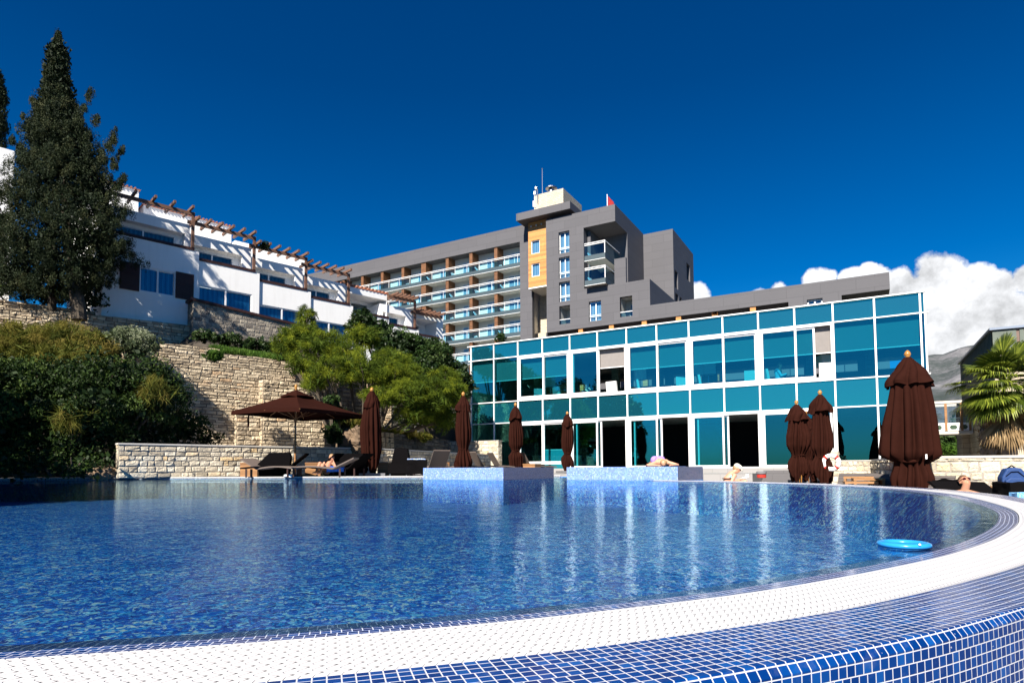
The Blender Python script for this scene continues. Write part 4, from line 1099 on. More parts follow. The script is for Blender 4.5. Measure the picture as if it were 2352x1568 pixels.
# the two corner balconies
for z in (24.75, 21.75+.02):
    zz = z; A = (-21.25, -18.72)
    sb = part('corner_balcony', 'plaster_in', lambda m: m.box(G, A[0], A[1], TF-.75, D1-.01, zz+.02, zz+.16))
    part('balcony_edge', 'slab_edge', lambda m: (m.box(G, A[0], A[1], TF-.83, TF-.75, zz+.02, zz+.62), m.box(G, A[1], A[1]+.08, TF-.83, D1-.02, zz+.02, zz+.62)), sb)
    part('edge_trim', 'white', lambda m: m.box(G, A[0]-.02, A[1]+.1, TF-.85, TF-.74, zz-.03, zz+.02), sb)
    part('glass_rail', 'railglass', lambda m: (back(m, G, A[0], A[1], zz+.62, zz+1.75, TF-.8), m.face([G.w(A[1]+.04, TF-.8, zz+.62), G.w(A[1]+.04, D1-.05, zz+.62), G.w(A[1]+.04, D1-.05, zz+1.75), G.w(A[1]+.04, TF-.8, zz+1.75)])), sb)
    part('hand_rail', 'white', lambda m: (m.box(G, A[0], A[1]+.1, TF-.83, TF-.77, zz+1.85, zz+1.92), m.box(G, A[0], A[1]+.1, TF-.83, TF-.77, zz+2.05, zz+2.13), m.box(G, A[1]+.02, A[1]+.08, TF-.77, D1-.05, zz+2.05, zz+2.13), m.box(G, A[1]-.0, A[1]+.08, TF-.829, TF-.771, zz+.6, zz+2.05)), sb)
part('balcony_door_wall', 'grey', lambda m: m.box(G, -21.6, -21.2, TF+1, D1-.02, 21.72, 29.1))
# flag on the roof
x, z1_ = G.on(*r6(860, 282), 40.5)
ft = thing('flag', G.w(x, 40.5, 31.25), 'dark red flag on a white pole on the hotel roof', 'flag')
m = MB(); m.tube([G.w(x, 40.5, 31.25), G.w(x, 40.5, z1_)], .045, 8); m.ell(G.w(x, 40.5, z1_), (.08, .08, .08), 5); m.build('pole', M['white'], ft)
m = MB(); n = 8
for k in range(n):
    for j in range(3):
        def P(u, v): return G.w(x+.06+u*.75+.05*sin(v*5), 40.5+.12*sin(u*6+v*2), z1_-.1-v*1.5-u*.95*(1-v*.3))
        m.face([P(k/n, j/3), P((k+1)/n, j/3), P((k+1)/n, (j+1)/3), P(k/n, (j+1)/3)])
m.build('cloth', M['flagred'], ft)
# balcony furniture --------------------------------------------------
def make_lounge(name='balcony_chair'):
    t = thing(name, (0, 0, 0), 'white balcony lounge chair', 'chair', 'white chairs on the hotel balconies')
    m = MB(); m.box(W0, -.35, .75, -.33, .33, .22, .36); m.build('seat', M['white'], t)
    m = MB(); m.hexa([(-.35, -.33, .30), (-.22, -.33, .30), (-.22, .33, .30), (-.35, .33, .30), (-.78, -.33, .95), (-.68, -.33, 1.0), (-.68, .33, 1.0), (-.78, .33, .95)]); m.build('backrest', M['white'], t)
    m = MB()
    for a in (-.28, .62):
        for b in (-.28, .28): m.box(W0, a, a+.06, b, b+.06, 0, .22)
    m.build('legs', M['steel'], t)
    return t
bc0 = make_lounge(); used = False; cnt = 0
ROW = ['top', 'second', 'third', 'fourth', 'fifth', 'lowest']
for k in range(5):
    for j in range(6):
        if k == 0 and j > 4: continue
        if k >= 3 and j > 2: continue
        if k == 2 and j > 3: continue
        a = (AR if j == 0 else PAs[j-1]-.5)-3.0+((j*7+k*3) % 4)*.15
        P = G.w(a, BH+.75, SL[k]+.2)
        if not used: c = bc0; c.location = tuple(P); used = True
        else: c = copy_tree(bc0); c.location = tuple(P)
        c.rotation_euler.z = G.ang + (.15 if (j+k) % 2 else -.25)
        c['label'] = 'white lounge chair on the %s balcony row, %s bay from the grey tower' % (ROW[k], ['first', 'second', 'third', 'fourth', 'fifth', 'sixth'][j])
for z, nm in ((24.92, 'upper'), (21.94, 'lower')):
    c = copy_tree(bc0); c.location = tuple(G.w(-20.3, TF-.1, z)); c.rotation_euler.z = G.ang-.2; c['label'] = 'white lounge chair on the %s of the two corner balconies' % nm
# ------------------------------------------------------------------ glass pavilion
GP = thing('glass_pavilion', G.w(-1.5, 5, 0), 'two-storey pavilion of teal mirrored glass with white frames', 'building')
CA = [-12.08, -10.59, -9.08, -7.61, -6.04, -4.53, -3.02, -1.53, -.02, 1.49, 2.99, 4.44, 5.89, 7.37, 8.91, 9.06]
Z4, Z3, Z2, Z1 = 7.02, 6.22, 3.83, 2.68
ZF = .235
def f(m):
    for k, a in enumerate(CA[:-1]):
        wd_ = .033
        if k in (0, 1): wd_ = .026
        zb = ZF if k < 12 else .55
        top = Z4
        m.box(G, a-wd_, a+wd_, -.06, .06, Z3, top)
        m.box(G, a-wd_, a+wd_, -.06, .06, Z1, Z2)
        if k in (0, 1, 2, 13, 14) or k in (2, 4, 6, 8, 10, 12):
            m.box(G, a-wd_, a+wd_, -.062, .06, Z2, Z3)
            m.box(G, a-wd_, a+wd_, -.062, .06, zb-.3, Z1)
    m.box(G, -12.3, 9.1, -.10, .05, Z4, Z4+.05)
    for z in (Z3, Z2, Z1): m.box(G, -12.25, 9.16, -.068, .05, z-.024, z+.024)
    m.box(G, 9.03, 9.09, -.05, .06, -.3, Z4-.001)
part('mullion_grid', 'white', f, GP)
def pane(a0, a1, z0, z1, mt, b=.0, name='glass_pane'):
    return part(name, mt, lambda m: back(m, G, a0, a1, z0, z1, b), GP)
for k in range(15):
    a0, a1 = CA[k]+.03, CA[k+1]-.03
    pane(a0, a1, Z3+.03, Z4, 'spandrel', 0, 'spandrel_pane'); pane(a0, a1, Z1+.03, Z2-.03, 'spandrel', 0, 'spandrel_pane')
    if k < 2 or k >= 12:
        pane(a0, a1, Z2+.03, Z3-.03, 'glass'); pane(a0, a1, .2 if k < 12 else .0, Z1-.03, 'glass')
def framed(a0, a1, z0, z1, fw, closed=True, bb=-.03, name='window_frame', mt='glass'):
    m = MB(); m.box(G, a0, a1, bb, bb+.09, z0, z0+fw); m.box(G, a0, a1, bb, bb+.09, z1-fw, z1)
    m.box(G, a0, a0+fw, bb+.002, bb+.09, z0+fw, z1-fw); m.box(G, a1-fw, a1, bb+.002, bb+.09, z0+fw, z1-fw)
    fr_ = m.build(name, M['white'], GP)
    if closed:
        m = MB(); back(m, G, a0+fw, a1-fw, z0+fw, z1-fw, bb+.05); m.build('pane', M[mt], fr_)
    return fr_
# upper sliding windows
for k, p in enumerate(((2, 4), (4, 6), (6, 8), (8, 10), (10, 12))):
    a0, a1 = CA[p[0]]+.045, CA[p[1]]-.045; mid = (a0+a1)/2
    m = MB(); fw = .10
    m.box(G, a0, a1, -.09, .02, Z2+.031, Z2+.10+.03); m.box(G, a0, a1, -.09, .02, Z3-.10, Z3-.031); m.box(G, a0, a0+.06, -.088, .02, Z2+.13, Z3-.10); m.box(G, a1-.06, a1, -.088, .02, Z2+.13, Z3-.10)
    m.build('window_surround', M['white'], GP)
    z0, z1 = Z2+.13, Z3-.10
    framed(a0+.06, mid+.05, z0, z1, .075, True, -.10)
    if k == 1: framed(a0+.1, mid+.08, z0, z1, .075, False, -.02)
    elif k == 4: framed(mid-.02, a1-.65, z0, z1, .075, True, -.02)
    else: framed(mid-.02, a1-.06, z0, z1, .075, True, -.02)
# doors
for k, p in enumerate(((2, 4), (4, 6), (6, 8), (8, 10), (10, 12))):
    a0, a1 = CA[p[0]]+.045, CA[p[1]]-.045; mid = (a0+a1)/2
    z0, z1 = ZF+(.0 if k else .25), Z1-.035
    m = MB(); m.box(G, a0, a1, -.09, .02, z1-.07, z1); m.box(G, a0, a0+.06, -.088, .02, z0, z1-.07); m.box(G, a1-.06, a1, -.088, .02, z0, z1-.07); m.box(G, a0, a1, -.088, .03, z0-.03, z0+.03)
    m.build('door_surround', M['white'], GP)
    framed(a0+.06, mid-.02, z0+.03, z1-.07, .075, True, -.10, 'door_frame')
    if k == 0: framed(mid-.06, a1-.06, z0+.03, z1-.07, .075, True, -.02, 'door_frame')
    elif k == 4: framed(mid-.02, a1-.1, z0+.03, z1-.07, .08, True, -.02, 'door_frame')
    else: framed(a0+.25, mid+.17, z0+.03, z1-.07, .07, True, -.01, 'door_frame')
# structure and interior
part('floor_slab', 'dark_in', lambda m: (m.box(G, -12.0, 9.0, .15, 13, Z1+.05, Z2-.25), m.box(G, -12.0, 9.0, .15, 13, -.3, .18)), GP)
part('roof', 'grey_concrete', lambda m: m.box(G, -12.1, 9.05, .08, 13, Z3+.1, Z4-.01), GP)
part('left_end_wall', 'st_low', lambda m: m.box(G, -12.14, -12.06, .1, 13, -.3, Z4-.02), GP)
part('right_end_wall', 'spandrel', lambda m: m.box(G, 9.0, 9.05, .07, 13, -.3, Z4-.02), GP)
def f(m):
    m.holes(G, -12, 9, Z2-.2, Z3+.1, [(-11+2.6*k, -11+2.6*k+2.1, 5.35, 5.95) for k in range(8)], 9.0, .3)
part('upper_back_wall', 'grey_concrete', f, GP)
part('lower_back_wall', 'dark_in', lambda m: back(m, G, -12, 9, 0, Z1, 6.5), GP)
part('ground_ceiling', 'plaster_in', lambda m: m.box(G, -12, 9, .2, 6.4, Z1+.01, Z1+.045), GP)
part('upper_ceiling', 'plaster_in', lambda m: m.box(G, -12, 9, .2, 8.9, Z3+.03, Z3+.095), GP)
for k in range(8):
    part('interior_column', 'tower_stone', lambda m: m.box(G, -11.3+2.62*k, -10.9+2.62*k, 6.0, 6.4, Z2-.2, Z3+.02), GP)
for k, p in enumerate([(0, 1), (1, 2), (2, 3), (3, 4), (5, 6), (6, 7), (7, 8), (8, 9), (9, 10), (10, 11), (11, 12), (12, 13), (13, 14)]):
    zlo = 5.02 if p[0] != 5 else 5.22
    part('roller_blind', 'blind_grey' if p[0] in (5, 11) else 'curtain_net', lambda m: back(m, G, CA[p[0]]+.05, CA[p[1]]-.05, zlo, Z3-.03, .16), GP)
    part('blind_bar', 'white', lambda m: m.box(G, CA[p[0]]+.05, CA[p[1]]-.05, .14, .18, zlo-.035, zlo), GP)
# furniture seen through the upper glass: lamps, chairs
def make_lamp():
    t = thing('table_lamp', (0, 0, 0), 'lamp', 'lamp', 'square white lampshades inside the pavilion')
    m = MB(); m.box(W0, -.27, .27, -.27, .27, .95, 1.45); m.build('lamp_shade', M['paper'], t)
    m = MB(); m.tube([(0, 0, .02), (0, 0, .95)], .03, 8); m.lathe((0, 0, 0), [(.01, 0), (.16, .0), (.15, .03), (.02, .04)], 12); m.build('lamp_stand', M['steel'], t)
    return t
lm = make_lamp(); first = True
for (x, y, lbl) in ((1264, 879, 'white square lampshade behind the second upper window from the left'), (1470, 861, 'white square lampshade seen in the middle upper windows'), (1603, 850, 'left of the two white lampshades behind the fourth upper window pair'), (1627, 848, 'right of the two white lampshades behind the fourth upper window pair'), (1895, 830, 'white lampshade at the narrow open upper window')):
    b = 2.0 if y > 835 else 1.2
    a, z = G.on(x, y, b); c = lm if first else copy_tree(lm); first = False
    c.location = tuple(G.w(a, b, z-1.2)); c.rotation_euler.z = G.ang+.5; c['label'] = lbl
def make_ichair():
    t = thing('armchair', (0, 0, 0), 'chair', 'chair', 'white chairs inside the pavilion')
    m = MB(); m.box(W0, -.3, .3, -.3, .3, .2, .48); m.build('seat', M['white'], t)
    m = MB(); m.hexa([(-.3, .22, .45), (.3, .22, .45), (.3, .34, .45), (-.3, .34, .45), (-.3, .32, 1.0), (.3, .32, 1.0), (.3, .42, 1.0), (-.3, .42, 1.0)]); m.build('backrest', M['white'], t)
    m = MB()
    for a in (-.25, .2):
        for b in (-.25, .2): m.box(W0, a, a+.05, b, b+.05, 0, .2)
    m.build('legs', M['steel'], t)
    return t
ic = make_ichair(); first = True
for (a, b, r, lbl) in ((-8.3, .9, .4, 'white armchair behind the first upper sliding window'), (-7.2, 1.4, 2.6, 'white armchair behind the second pane of the first upper window pair'), (-4.0, 1.0, 2.9, 'white armchair at the open upper window with the grey blind'), (-2.5, 1.0, 2.0, 'white armchair left behind the third upper window pair'),
                       (-.6, 1.1, 3.3, 'white armchair right behind the third upper window pair'), (.5, 1.0, 1.9, 'white armchair left behind the fourth upper window pair'), (2.5, 1.0, 3.3, 'white armchair right behind the fourth upper window pair'), (3.4, .9, 2.1, 'white armchair beside the seated guest upstairs'), (5.55, .5, 3.3, 'white chair back at the narrow open upper window')):
    c = ic if first else copy_tree(ic); first = False
    c.location = tuple(G.w(a, b, Z2-.25)); c.rotation_euler.z = G.ang+r; c['label'] = lbl
# ticket-like teal cabinet behind the left door
a, z = G.on(1245, 1030, 1.0)
ct = thing('coffee_counter', G.w(-7.4, 1.1, .2), 'pale teal cabinet unit standing inside behind the left glass doors', 'cabinet')
m = MB(); m.box(G, -8.0, -6.6, .9, 1.5, .2, 1.18); m.build('cabinet_body', M['dullteal'], ct)
m = MB(); m.box(G, -8.02, -6.58, .88, 1.52, 1.181, 1.24); m.build('counter_top', M['white'], ct)
for x in (-7.9, -7.25): 
    m = MB(); m.box(G, x, x+.55, .885, .899, .3, 1.08); m.box(G, x+.22, x+.33, .875, .884, .9, .93); m.build('cabinet_door', M['dullteal'], ct)
# ------------------------------------------------------------------ footbridge and stone building on the right
SB = dep(2280, 753.7, 24); SBa, SBb = G.loc(SB); zR = float(SB[2])
SBf = G.side(2213, 1000, SBa)[0]; BW = G.side(2234, 950, SBa)[0]
A_ = G.w(9.2, BW, 0)
zt1 = G.on(2180, 922, BW)[1]; zt2 = G.on(2180, 941, BW)[1]; zt3 = G.on(2180, 971, BW)[1]; zt4 = G.on(2180, 989, BW)[1]
bt = thing('glazed_footbridge', G.w((SBa+9.2)/2, BW+1, zt4), 'glazed footbridge with white hexagon panels between the pavilion and the stone building', 'bridge')
ba0, ba1 = 8.2, SBa-.02
part('bridge_frame', 'coping', lambda m: (m.box(G, ba0, ba1, BW-.05, BW+.05, zt1-.08, zt1+.04), m.box(G, ba0, ba1, BW-.08, BW+2.0, zt4-.16, zt4-.03), m.box(G, ba0, ba1, BW+1.9, BW+2.0, zt1-.08, zt1+.04)), bt)
part('bridge_rail', 'steel', lambda m: [m.box(G, ba0, ba1, BW+.06, BW+.1, zt3+.02+.1*k, zt3+.05+.1*k) for k in range(3)], bt)
xs_ = [G.on(x, 950, BW)[0] for x in (2137, 2172, 2208)] + [ba1-.1]
for x in xs_:
    part('bridge_post', 'teak', lambda m: m.box(G, x-.05, x+.05, BW-.09, BW-.051, zt4, zt1-.08), bt)
    part('far_post', 'steel', lambda m: m.box(G, x+.25, x+.3, BW+1.85, BW+1.9, zt4, zt1-.08), bt)
part('bridge_glass', 'bridgeglass', lambda m: back(m, G, ba0, ba1, zt3, zt1-.08, BW), bt)
part('bridge_far_glass', 'bridgeglass', lambda m: back(m, G, ba0, ba1, zt3, zt1-.08, BW+1.95), bt)
pw_ = part('bridge_panels', 'paper', lambda m: m.box(G, ba0, ba1, BW-.03, BW+.03, zt4, zt3), bt)
for k in range(len(xs_)-1):
    c = xs_[k]+(xs_[1]-xs_[0])*.47; zc = (zt3+zt4)/2-.02; s_ = (zt3-zt4)*.30
    if c+s_*1.5 > ba1: c = ba1-.35
    def hexp(k_): return [(c-1.45*k_, zc), (c-.8*k_, zc-.95*k_), (c+.8*k_, zc-.95*k_), (c+1.45*k_, zc), (c+.8*k_, zc+.95*k_), (c-.8*k_, zc+.95*k_)]
    part('hexagon_mark', 'leaf_emblem', lambda m: m.prism(G, hexp(s_), BW-.036, BW-.031), bt)
# stone building with metal attic
sbt = thing('stone_building', G.w(SBa+5, SBb+9, -.6), 'stone building with dark corrugated metal attic behind the palm', 'building')
zc1 = G.on(2330, 808, SBb)[1]
part('stone_walls', 'far_stone', lambda m: m.box(G, SBa, SBa+12, SBb+.05, SBf, -.6, zc1), sbt)
part('attic_panels', 'rust', lambda m: m.box(G, SBa+.01, SBa+12, SBb, SBb+.3, zc1+.002, zR-.1), sbt)
part('attic_corner_panel', 'dullgreen', lambda m: (m.box(G, SBa-.02, SBa+.72, SBb-.03, SBb-.001, zc1+.01, zR-.12), m.box(G, SBa+.82, SBa+.95, SBb-.04, SBb-.001, zc1+.01, zR-.12)), sbt)
def f(m):
    for k in range(int((SBf-SBb-.4)/.3)):
        y0 = SBb+.3+k*.3
        m.box(G, SBa-.03, SBa-.005, y0, y0+.14, zc1, zR-.1)
    m.box(G, SBa-.004, SBa+.0, SBb+.3, SBf, zc1, zR-.1)
part('corrugated_side', 'dullgreen', f, sbt)
part('attic_trim', 'steel', lambda m: m.box(G, SBa-.12, SBa+12, SBb-.12, SBf+.1, zR-.09, zR), sbt)
part('cornice', 'coping', lambda m: m.box(G, SBa+2.4, SBa+12, SBb-.25, SBb-.002, zc1-.35, zc1), sbt)
part('corner_pilaster', 'far_stone', lambda m: m.box(G, SBa-.30, SBa+.6, SBf-2.2, SBf-.01, -.6, zc1-1.6), sbt)
# small white house with red trim far behind
hp = dep(2140, 1015, 60); 
ht = thing('distant_house', (hp[0], hp[1], -1), 'tiny white house with red window trim behind the hedge under the footbridge', 'house')
a_, b_ = G.loc(hp); za = float(dep(2140, 997, 60)[2])
part('walls', 'plaster', lambda m: m.prism(G, [(a_-3, -1), (a_+.35, -1), (a_+.35, za-.9), (a_-.6, za), (a_-3, za)], b_, b_+5), ht)
for k in range(3): part('window', 'red', lambda m: m.box(G, a_-.9+k*.42, a_-.72+k*.42, b_-.04, b_-.01, za-2.1, za-1.2), ht)
# ================================================================== PARASOLS
def cloth_lathe(c, prof, npl, amp, seed, nt=96, rag=0.0, fold=.5, sq=0.0):
    """pleated cloth hanging round a pole; prof = [(z, r)] from top down"""
    rnd = random.Random(seed); m = MB(); ph = [rnd.uniform(0, 2*pi) for _ in range(6)]
    Z = [p[0] for p in prof]; R = [p[1] for p in prof]; N = 40
    zs = np.linspace(Z[0], Z[-1], N); base = 0
    for k, z in enumerate(zs):
        r = float(np.interp(-z, [-q for q in Z], R)); t = k/(N-1)
        for j in range(nt):
            th = 2*pi*j/nt
            pl = abs(sin(npl*.5*th+ph[0]+.9*sin(t*3+ph[1])+.4*sin(3*th+ph[4])))
            a = amp*(.25+.75*min(1, t*2.2))
            rr = r*(1-a+a*1.7*pl**.7) * (1+.10*sin(2*th+ph[2])+.06*sin(3*th+ph[3]+t*2)+.05*sin(t*9+th+ph[5]))
            if sq: rr *= 1+sq*(cos(2*th+ph[2])**2-.5)
            rg = rag*(max(0, t-.55)/.45)**1.5*(.5*sin(npl*.5*th*.5+ph[1])+.5*sin(3*th+ph[5])+.25*sin(7*th+ph[3]))
            m.v.append((c[0]+rr*cos(th), c[1]+rr*sin(th), c[2]+z+rg))
    for k in range(N-1):
        for j in range(nt):
            a = k*nt+j; b = k*nt+(j+1) % nt; m.f.append((a, a+nt, b+nt, b)); m.t.append(.5)
    return m
def closed_parasol(px, ytop, Y, zb, lbl, prof, vent, cinch, seed, tagw=False, lean=0.0, poles=0):
    """prof/vent given as fractions of the height and picture half-widths"""
    P = dep(px, ytop, Y); H = float(P[2])-zb; s = Y/F_
    t = thing('closed_parasol', (P[0], P[1], zb), lbl, 'parasol', 'closed brown parasols round the pool')
    c = (0, 0, 0); C_ = np.array([P[0], P[1], zb])
    m = MB(); m.tube([C_+[0, 0, .0], C_+[0, 0, H-.1]], .026, 10); m.build('pole', M['gold'], t)
    m = MB(); m.lathe(C_+[0, 0, H-.20], [(.045, -.02), (.05, .0), (.045, .03), (.03, .045), (.062, .085), (.066, .12), (.045, .165), (.015, .195), (.002, .2)], 16); m.build('finial', M['gold'], t, smooth=True)
    m = MB(); m.box(Frame(C_[:2], .3), -.42, .42, -.42, .42, zb+.0, zb+.09); m.lathe(C_, [(.06, .09), (.055, .5), (.03, .52)], 14); m.build('base', M['grey_concrete'], t)
    zz = lambda f: zb*0+H*(1-f)
    pf = [(zz(f), w*s) for f, w in prof]
    body = cloth_lathe(C_, pf, 13, .34, seed, rag=.22).build('canopy_cloth', M['brownfab'], t, smooth=True)
    vf = [(zz(f), w*s) for f, w in vent]
    cloth_lathe(C_, vf, 8, .16, seed+3, rag=.07, sq=.1).build('top_flap', M['brownfab'], t, smooth=True)
    zc = zz(cinch); rc = float(np.interp(cinch, [f for f, w in prof], [w*s for f, w in prof]))
    m = MB(); m.lathe(C_+[0, 0, zc], [(rc*1.0, -.035), (rc*1.2, -.02), (rc*1.2, .02), (rc*1.0, .035)], 20, fn=lambda th, tt, r, z: (r*(1+.08*sin(3*th+seed)), z+.03*sin(2*th+seed), 0, 0))
    tie = m.build('tie_strap', M['brownfab'], t, smooth=True)
    if tagw:
        m = MB(); m.box(Frame(C_[:2], 0), -.015, .02, -rc*1.25-.16, -rc*1.25-.15, zb*0+zc+zb+.02, zc+zb+.12); m.build('care_label', M['paper'], t)
    rnd = random.Random(seed)
    for k in range(poles):
        a = -pi/2+rnd.uniform(-.6, .6) if k else -pi/2-.3; r = rc*.9
        m = MB(); m.tube([C_+[r*cos(a), r*sin(a), .02], C_+[r*cos(a)*1.15, r*sin(a)*1.15, zc*.45], C_+[r*cos(a)*.5, r*sin(a)*.5, zc*.93]], [.022, .022, .018], 6); m.build('rib_end', M['gold'], t)
    return t
stdv = [(.055, 3), (.10, 8), (.17, 14), (.235, 18)]
def stdp(k=1.0): return [(.07, 5*k), (.15, 11*k), (.25, 13.5*k), (.45, 16.5*k), (.58, 15*k), (.66, 11*k), (.70, 10*k), (.76, 14*k), (.86, 19*k), (.93, 15*k), (.975, 13*k)]
closed_parasol(2084, 804, 13.2, -.62, 'largest closed brown parasol, in front of the right end of the glass pavilion',
               [(.06, 8), (.14, 24), (.22, 32), (.40, 38), (.58, 44), (.66, 47), (.685, 45), (.70, 26), (.74, 27), (.82, 34), (.90, 31), (.97, 25)],
               [(.045, 6), (.09, 19), (.15, 32), (.20, 41), (.225, 43)], .70, 3, tagw=True)
closed_parasol(1883, 895, 19.6, -.62, 'tall closed brown parasol just left of the lifebuoy',
               [(.06, 5), (.12, 14), (.25, 17), (.45, 20), (.56, 20), (.62, 14), (.66, 13), (.72, 19), (.80, 22), (.86, 20)], [(.045, 4), (.09, 12), (.15, 20), (.22, 24)], .65, 11, poles=2)
closed_parasol(1829, 918, 21.5, -.62, 'closed brown parasol in front of the sliding doors, left of the taller one',
               [(.06, 5), (.12, 13), (.25, 19), (.40, 24), (.50, 22), (.59, 13), (.62, 12), (.70, 19), (.78, 20), (.84, 16)], [(.05, 4), (.10, 13), (.16, 20), (.23, 24)], .61, 17, poles=2)
closed_parasol(1851, 944, 24.0, -.62, 'closed brown parasol half hidden behind two others',
               [(.06, 4), (.12, 11), (.25, 14), (.40, 16), (.50, 15), (.59, 10), (.63, 9), (.70, 14), (.80, 14)], [(.05, 3), (.10, 9), (.16, 13), (.23, 16)], .61, 23, poles=1)
closed_parasol(854, 889, 20.6, .035, 'closed brown parasol touching the corner of the open one, half in its shade',
               [(.06, 5), (.14, 12), (.25, 16), (.45, 19), (.60, 19), (.72, 18), (.82, 15), (.92, 13), (.965, 11)], [(.045, 4), (.10, 11), (.18, 16), (.24, 17)], .80, 31)
closed_parasol(1064, 899, 21.9, .035, 'closed brown parasol behind the left mosaic plinth, beside the sunlit low wall',
               stdp(1.0), [(.05, 3), (.10, 8), (.17, 14), (.24, 16)], .70, 37, poles=2)
closed_parasol(1184, 924, 25.2, .035, 'closed brown parasol in front of the dark left door of the pavilion',
               [(.06, 3), (.12, 8), (.25, 11), (.45, 13), (.6, 12), (.66, 8), (.69, 7), (.76, 13), (.88, 12), (.97, 12)], [(.05, 3), (.10, 8), (.17, 13), (.24, 15)], .68, 41, poles=2)
closed_parasol(1303, 944, 27.4, .035, 'small closed brown parasol between the two mosaic plinths',
               [(.07, 3), (.14, 8), (.25, 10), (.45, 11), (.6, 10), (.68, 7), (.71, 6), (.78, 11), (.88, 12), (.96, 9)], [(.05, 3), (.10, 7), (.17, 11), (.24, 13)], .69, 43, poles=1)
# open parasol --------------------------------------------------------
cl = dep(531, 940, 19.3); cr = dep(841, 952, 21.3); cf = dep(688.7, 931, 18.4); zE = float((cl[2]+cr[2])/2)
ctr = (cl+cr)/2; cb = 2*ctr-cf; ap = dep(680, 893, float(ctr[1])); ctr = np.array([ap[0], ap[1], 0]); zA = float(ap[2])-.12
ot = thing('open_parasol', (ctr[0], ctr[1], .035), 'open square brown parasol on a wooden pole, shading the loungers', 'parasol')
cor = [np.array([p[0], p[1], zE-.04]) for p in (cl, cf, cr, cb)]
m = MB(); N = 8
apx = np.array([ctr[0], ctr[1], zA])
for k in range(4):
    A, B = cor[k], cor[(k+1) % 4]
    def P(u, v):   # u from apex to edge, v along edge
        e = A+(B-A)*v; q = apx+(e-apx)*u; q = q.copy(); q[2] -= .09*sin(pi*u)*(.4+.6*4*v*(1-v)); q[2] += .03*4*v*(1-v)*u; return q
    for i in range(N):
        for j in range(N): m.face([P(i/N, j/N), P((i+1)/N, j/N), P((i+1)/N, (j+1)/N), P(i/N, (j+1)/N)])
    for j in range(N):
        a, b = P(1, j/N), P(1, (j+1)/N); d = np.array([0, 0, -.12]); m.face([a, a+d, b+d, b])
m.build('canopy_cloth', M['brownfab'], ot)
m = MB()
for k in range(4):
    A, B = cor[k], cor[(k+1) % 4]
    a = apx+(A-apx)*.25+[0, 0, .035]; b = apx+(B-apx)*.25+[0, 0, .035]; md = (a+b)/2+np.array([0, 0, .03]); tp = apx+[0, 0, .10]
    m.face([tp, a, md]); m.face([tp, md, b]); m.face([a, a-[0, 0, .05], md-[0, 0, .03], md]); m.face([md, md-[0, 0, .03], b-[0, 0, .05], b])
m.build('top_flap', M['brownfab'], ot)
m = MB(); m.tube([[ctr[0], ctr[1], .04], [ctr[0], ctr[1], zA+.1]], .033, 12); m.build('pole', M['teak'], ot)
m = MB(); m.lathe(apx+[0, 0, .10], [(.03, 0), (.045, .02), (.03, .05), (.055, .09), (.05, .13), (.02, .17), (.002, .18)], 16); m.build('finial', M['gold'], ot, smooth=True)
hub = np.array([ctr[0], ctr[1], zE-.22])
for k in range(4):
    for v in (0, .5):
        e = cor[k]+(cor[(k+1) % 4]-cor[k])*v
        m = MB(); m.tube([apx-[0, 0, .06], (apx+e)/2-[0, 0, .10], e-[0, 0, .03]], .016, 5); rb = m.build('rib', M['teak'], ot)
        m = MB(); m.tube([hub, apx+(e-apx)*.52-[0, 0, .12]], .012, 5); m.build('strut', M['teak'], rb)
m = MB(); m.lathe(hub, [(.035, -.08), (.06, -.06), (.06, .04), (.035, .06)], 12)
m.build('hub', M['teak'], ot)
m = MB(); m.tube([hub-[0, 0, .05], hub-[.06, .05, .45], hub-[-.05, .05, .5], hub-[0, 0, .08]], .008, 5); m.build('pull_cord', M['straw'], ot)
m = MB(); m.box(Frame(ctr[:2], .4), -.4, .4, -.4, .4, .036, .11); m.build('base', M['grey_concrete'], ot)
m = MB(); e = cl+(ctr-cl)*.26; e = np.array([e[0], e[1], zE-.1]); m.tube([e, e-[0, 0, .42]], [.02, .035], 6); m.build('hanging_tie', M['brownfab'], ot)
# ================================================================== LOUNGERS, TABLES
def make_lounger(matn, back_deg=38, label='', group='sun loungers'):
    t = thing('sun_lounger', (0, 0, 0), label, 'sun lounger', group)
    m = MB(); n = 8; L0, L1 = -.1, 1.25     # seat runs in +x to the feet
    for k in range(n):
        x0, x1 = L0+(L1-L0)*k/n, L0+(L1-L0)*(k+1)/n
        zf = lambda x: .27+.07*sin((x-L0)/(L1-L0)*pi*.9)
        m.hexa([(x0, -.33, zf(x0)-.04), (x1, -.33, zf(x1)-.04), (x1, .33, zf(x1)-.04), (x0, .33, zf(x0)-.04), (x0, -.33, zf(x0)), (x1, -.33, zf(x1)), (x1, .33, zf(x1)), (x0, .33, zf(x0))])
    m.build('seat', M[matn], t)
    m = MB(); a = radians(back_deg); ex, ez = -.1-.72*cos(a), .27+.72*sin(a); nx, nz = sin(a)*.04, cos(a)*.04
    m.hexa([(ex, -.33, ez-.04), (-.1, -.33, .23), (-.1, .33, .23), (ex, .33, ez-.04), (ex, -.33, ez), (-.1, -.33, .27), (-.1, .33, .27), (ex, .33, ez)]); m.build('backrest', M[matn], t)
    for sx in (-.35, 1.05):
        for sy in (-.30, .26): 
            m = MB(); m.box(W0, sx, sx+.05, sy, sy+.04, 0, .25); m.build('leg', M['darkwood'], t)
    return t
def put(o, P, rz, z): o.location = (float(P[0]), float(P[1]), z); o.rotation_euler.z = rz; return o
def face_z(px, py, z): return gnd(px, py, z)
bl = make_lounger('black', 40, 'black lounger half folded up under the open parasol, nearest its pole', 'loungers under the open parasol')
put(bl, dep(655, 1090, 19.0), pi*1.05, .035)
c = copy_tree(bl); put(c, dep(735, 1090, 19.6), pi*.95, .035); c['label'] = 'black-covered lounger on which the shaded bather sits'
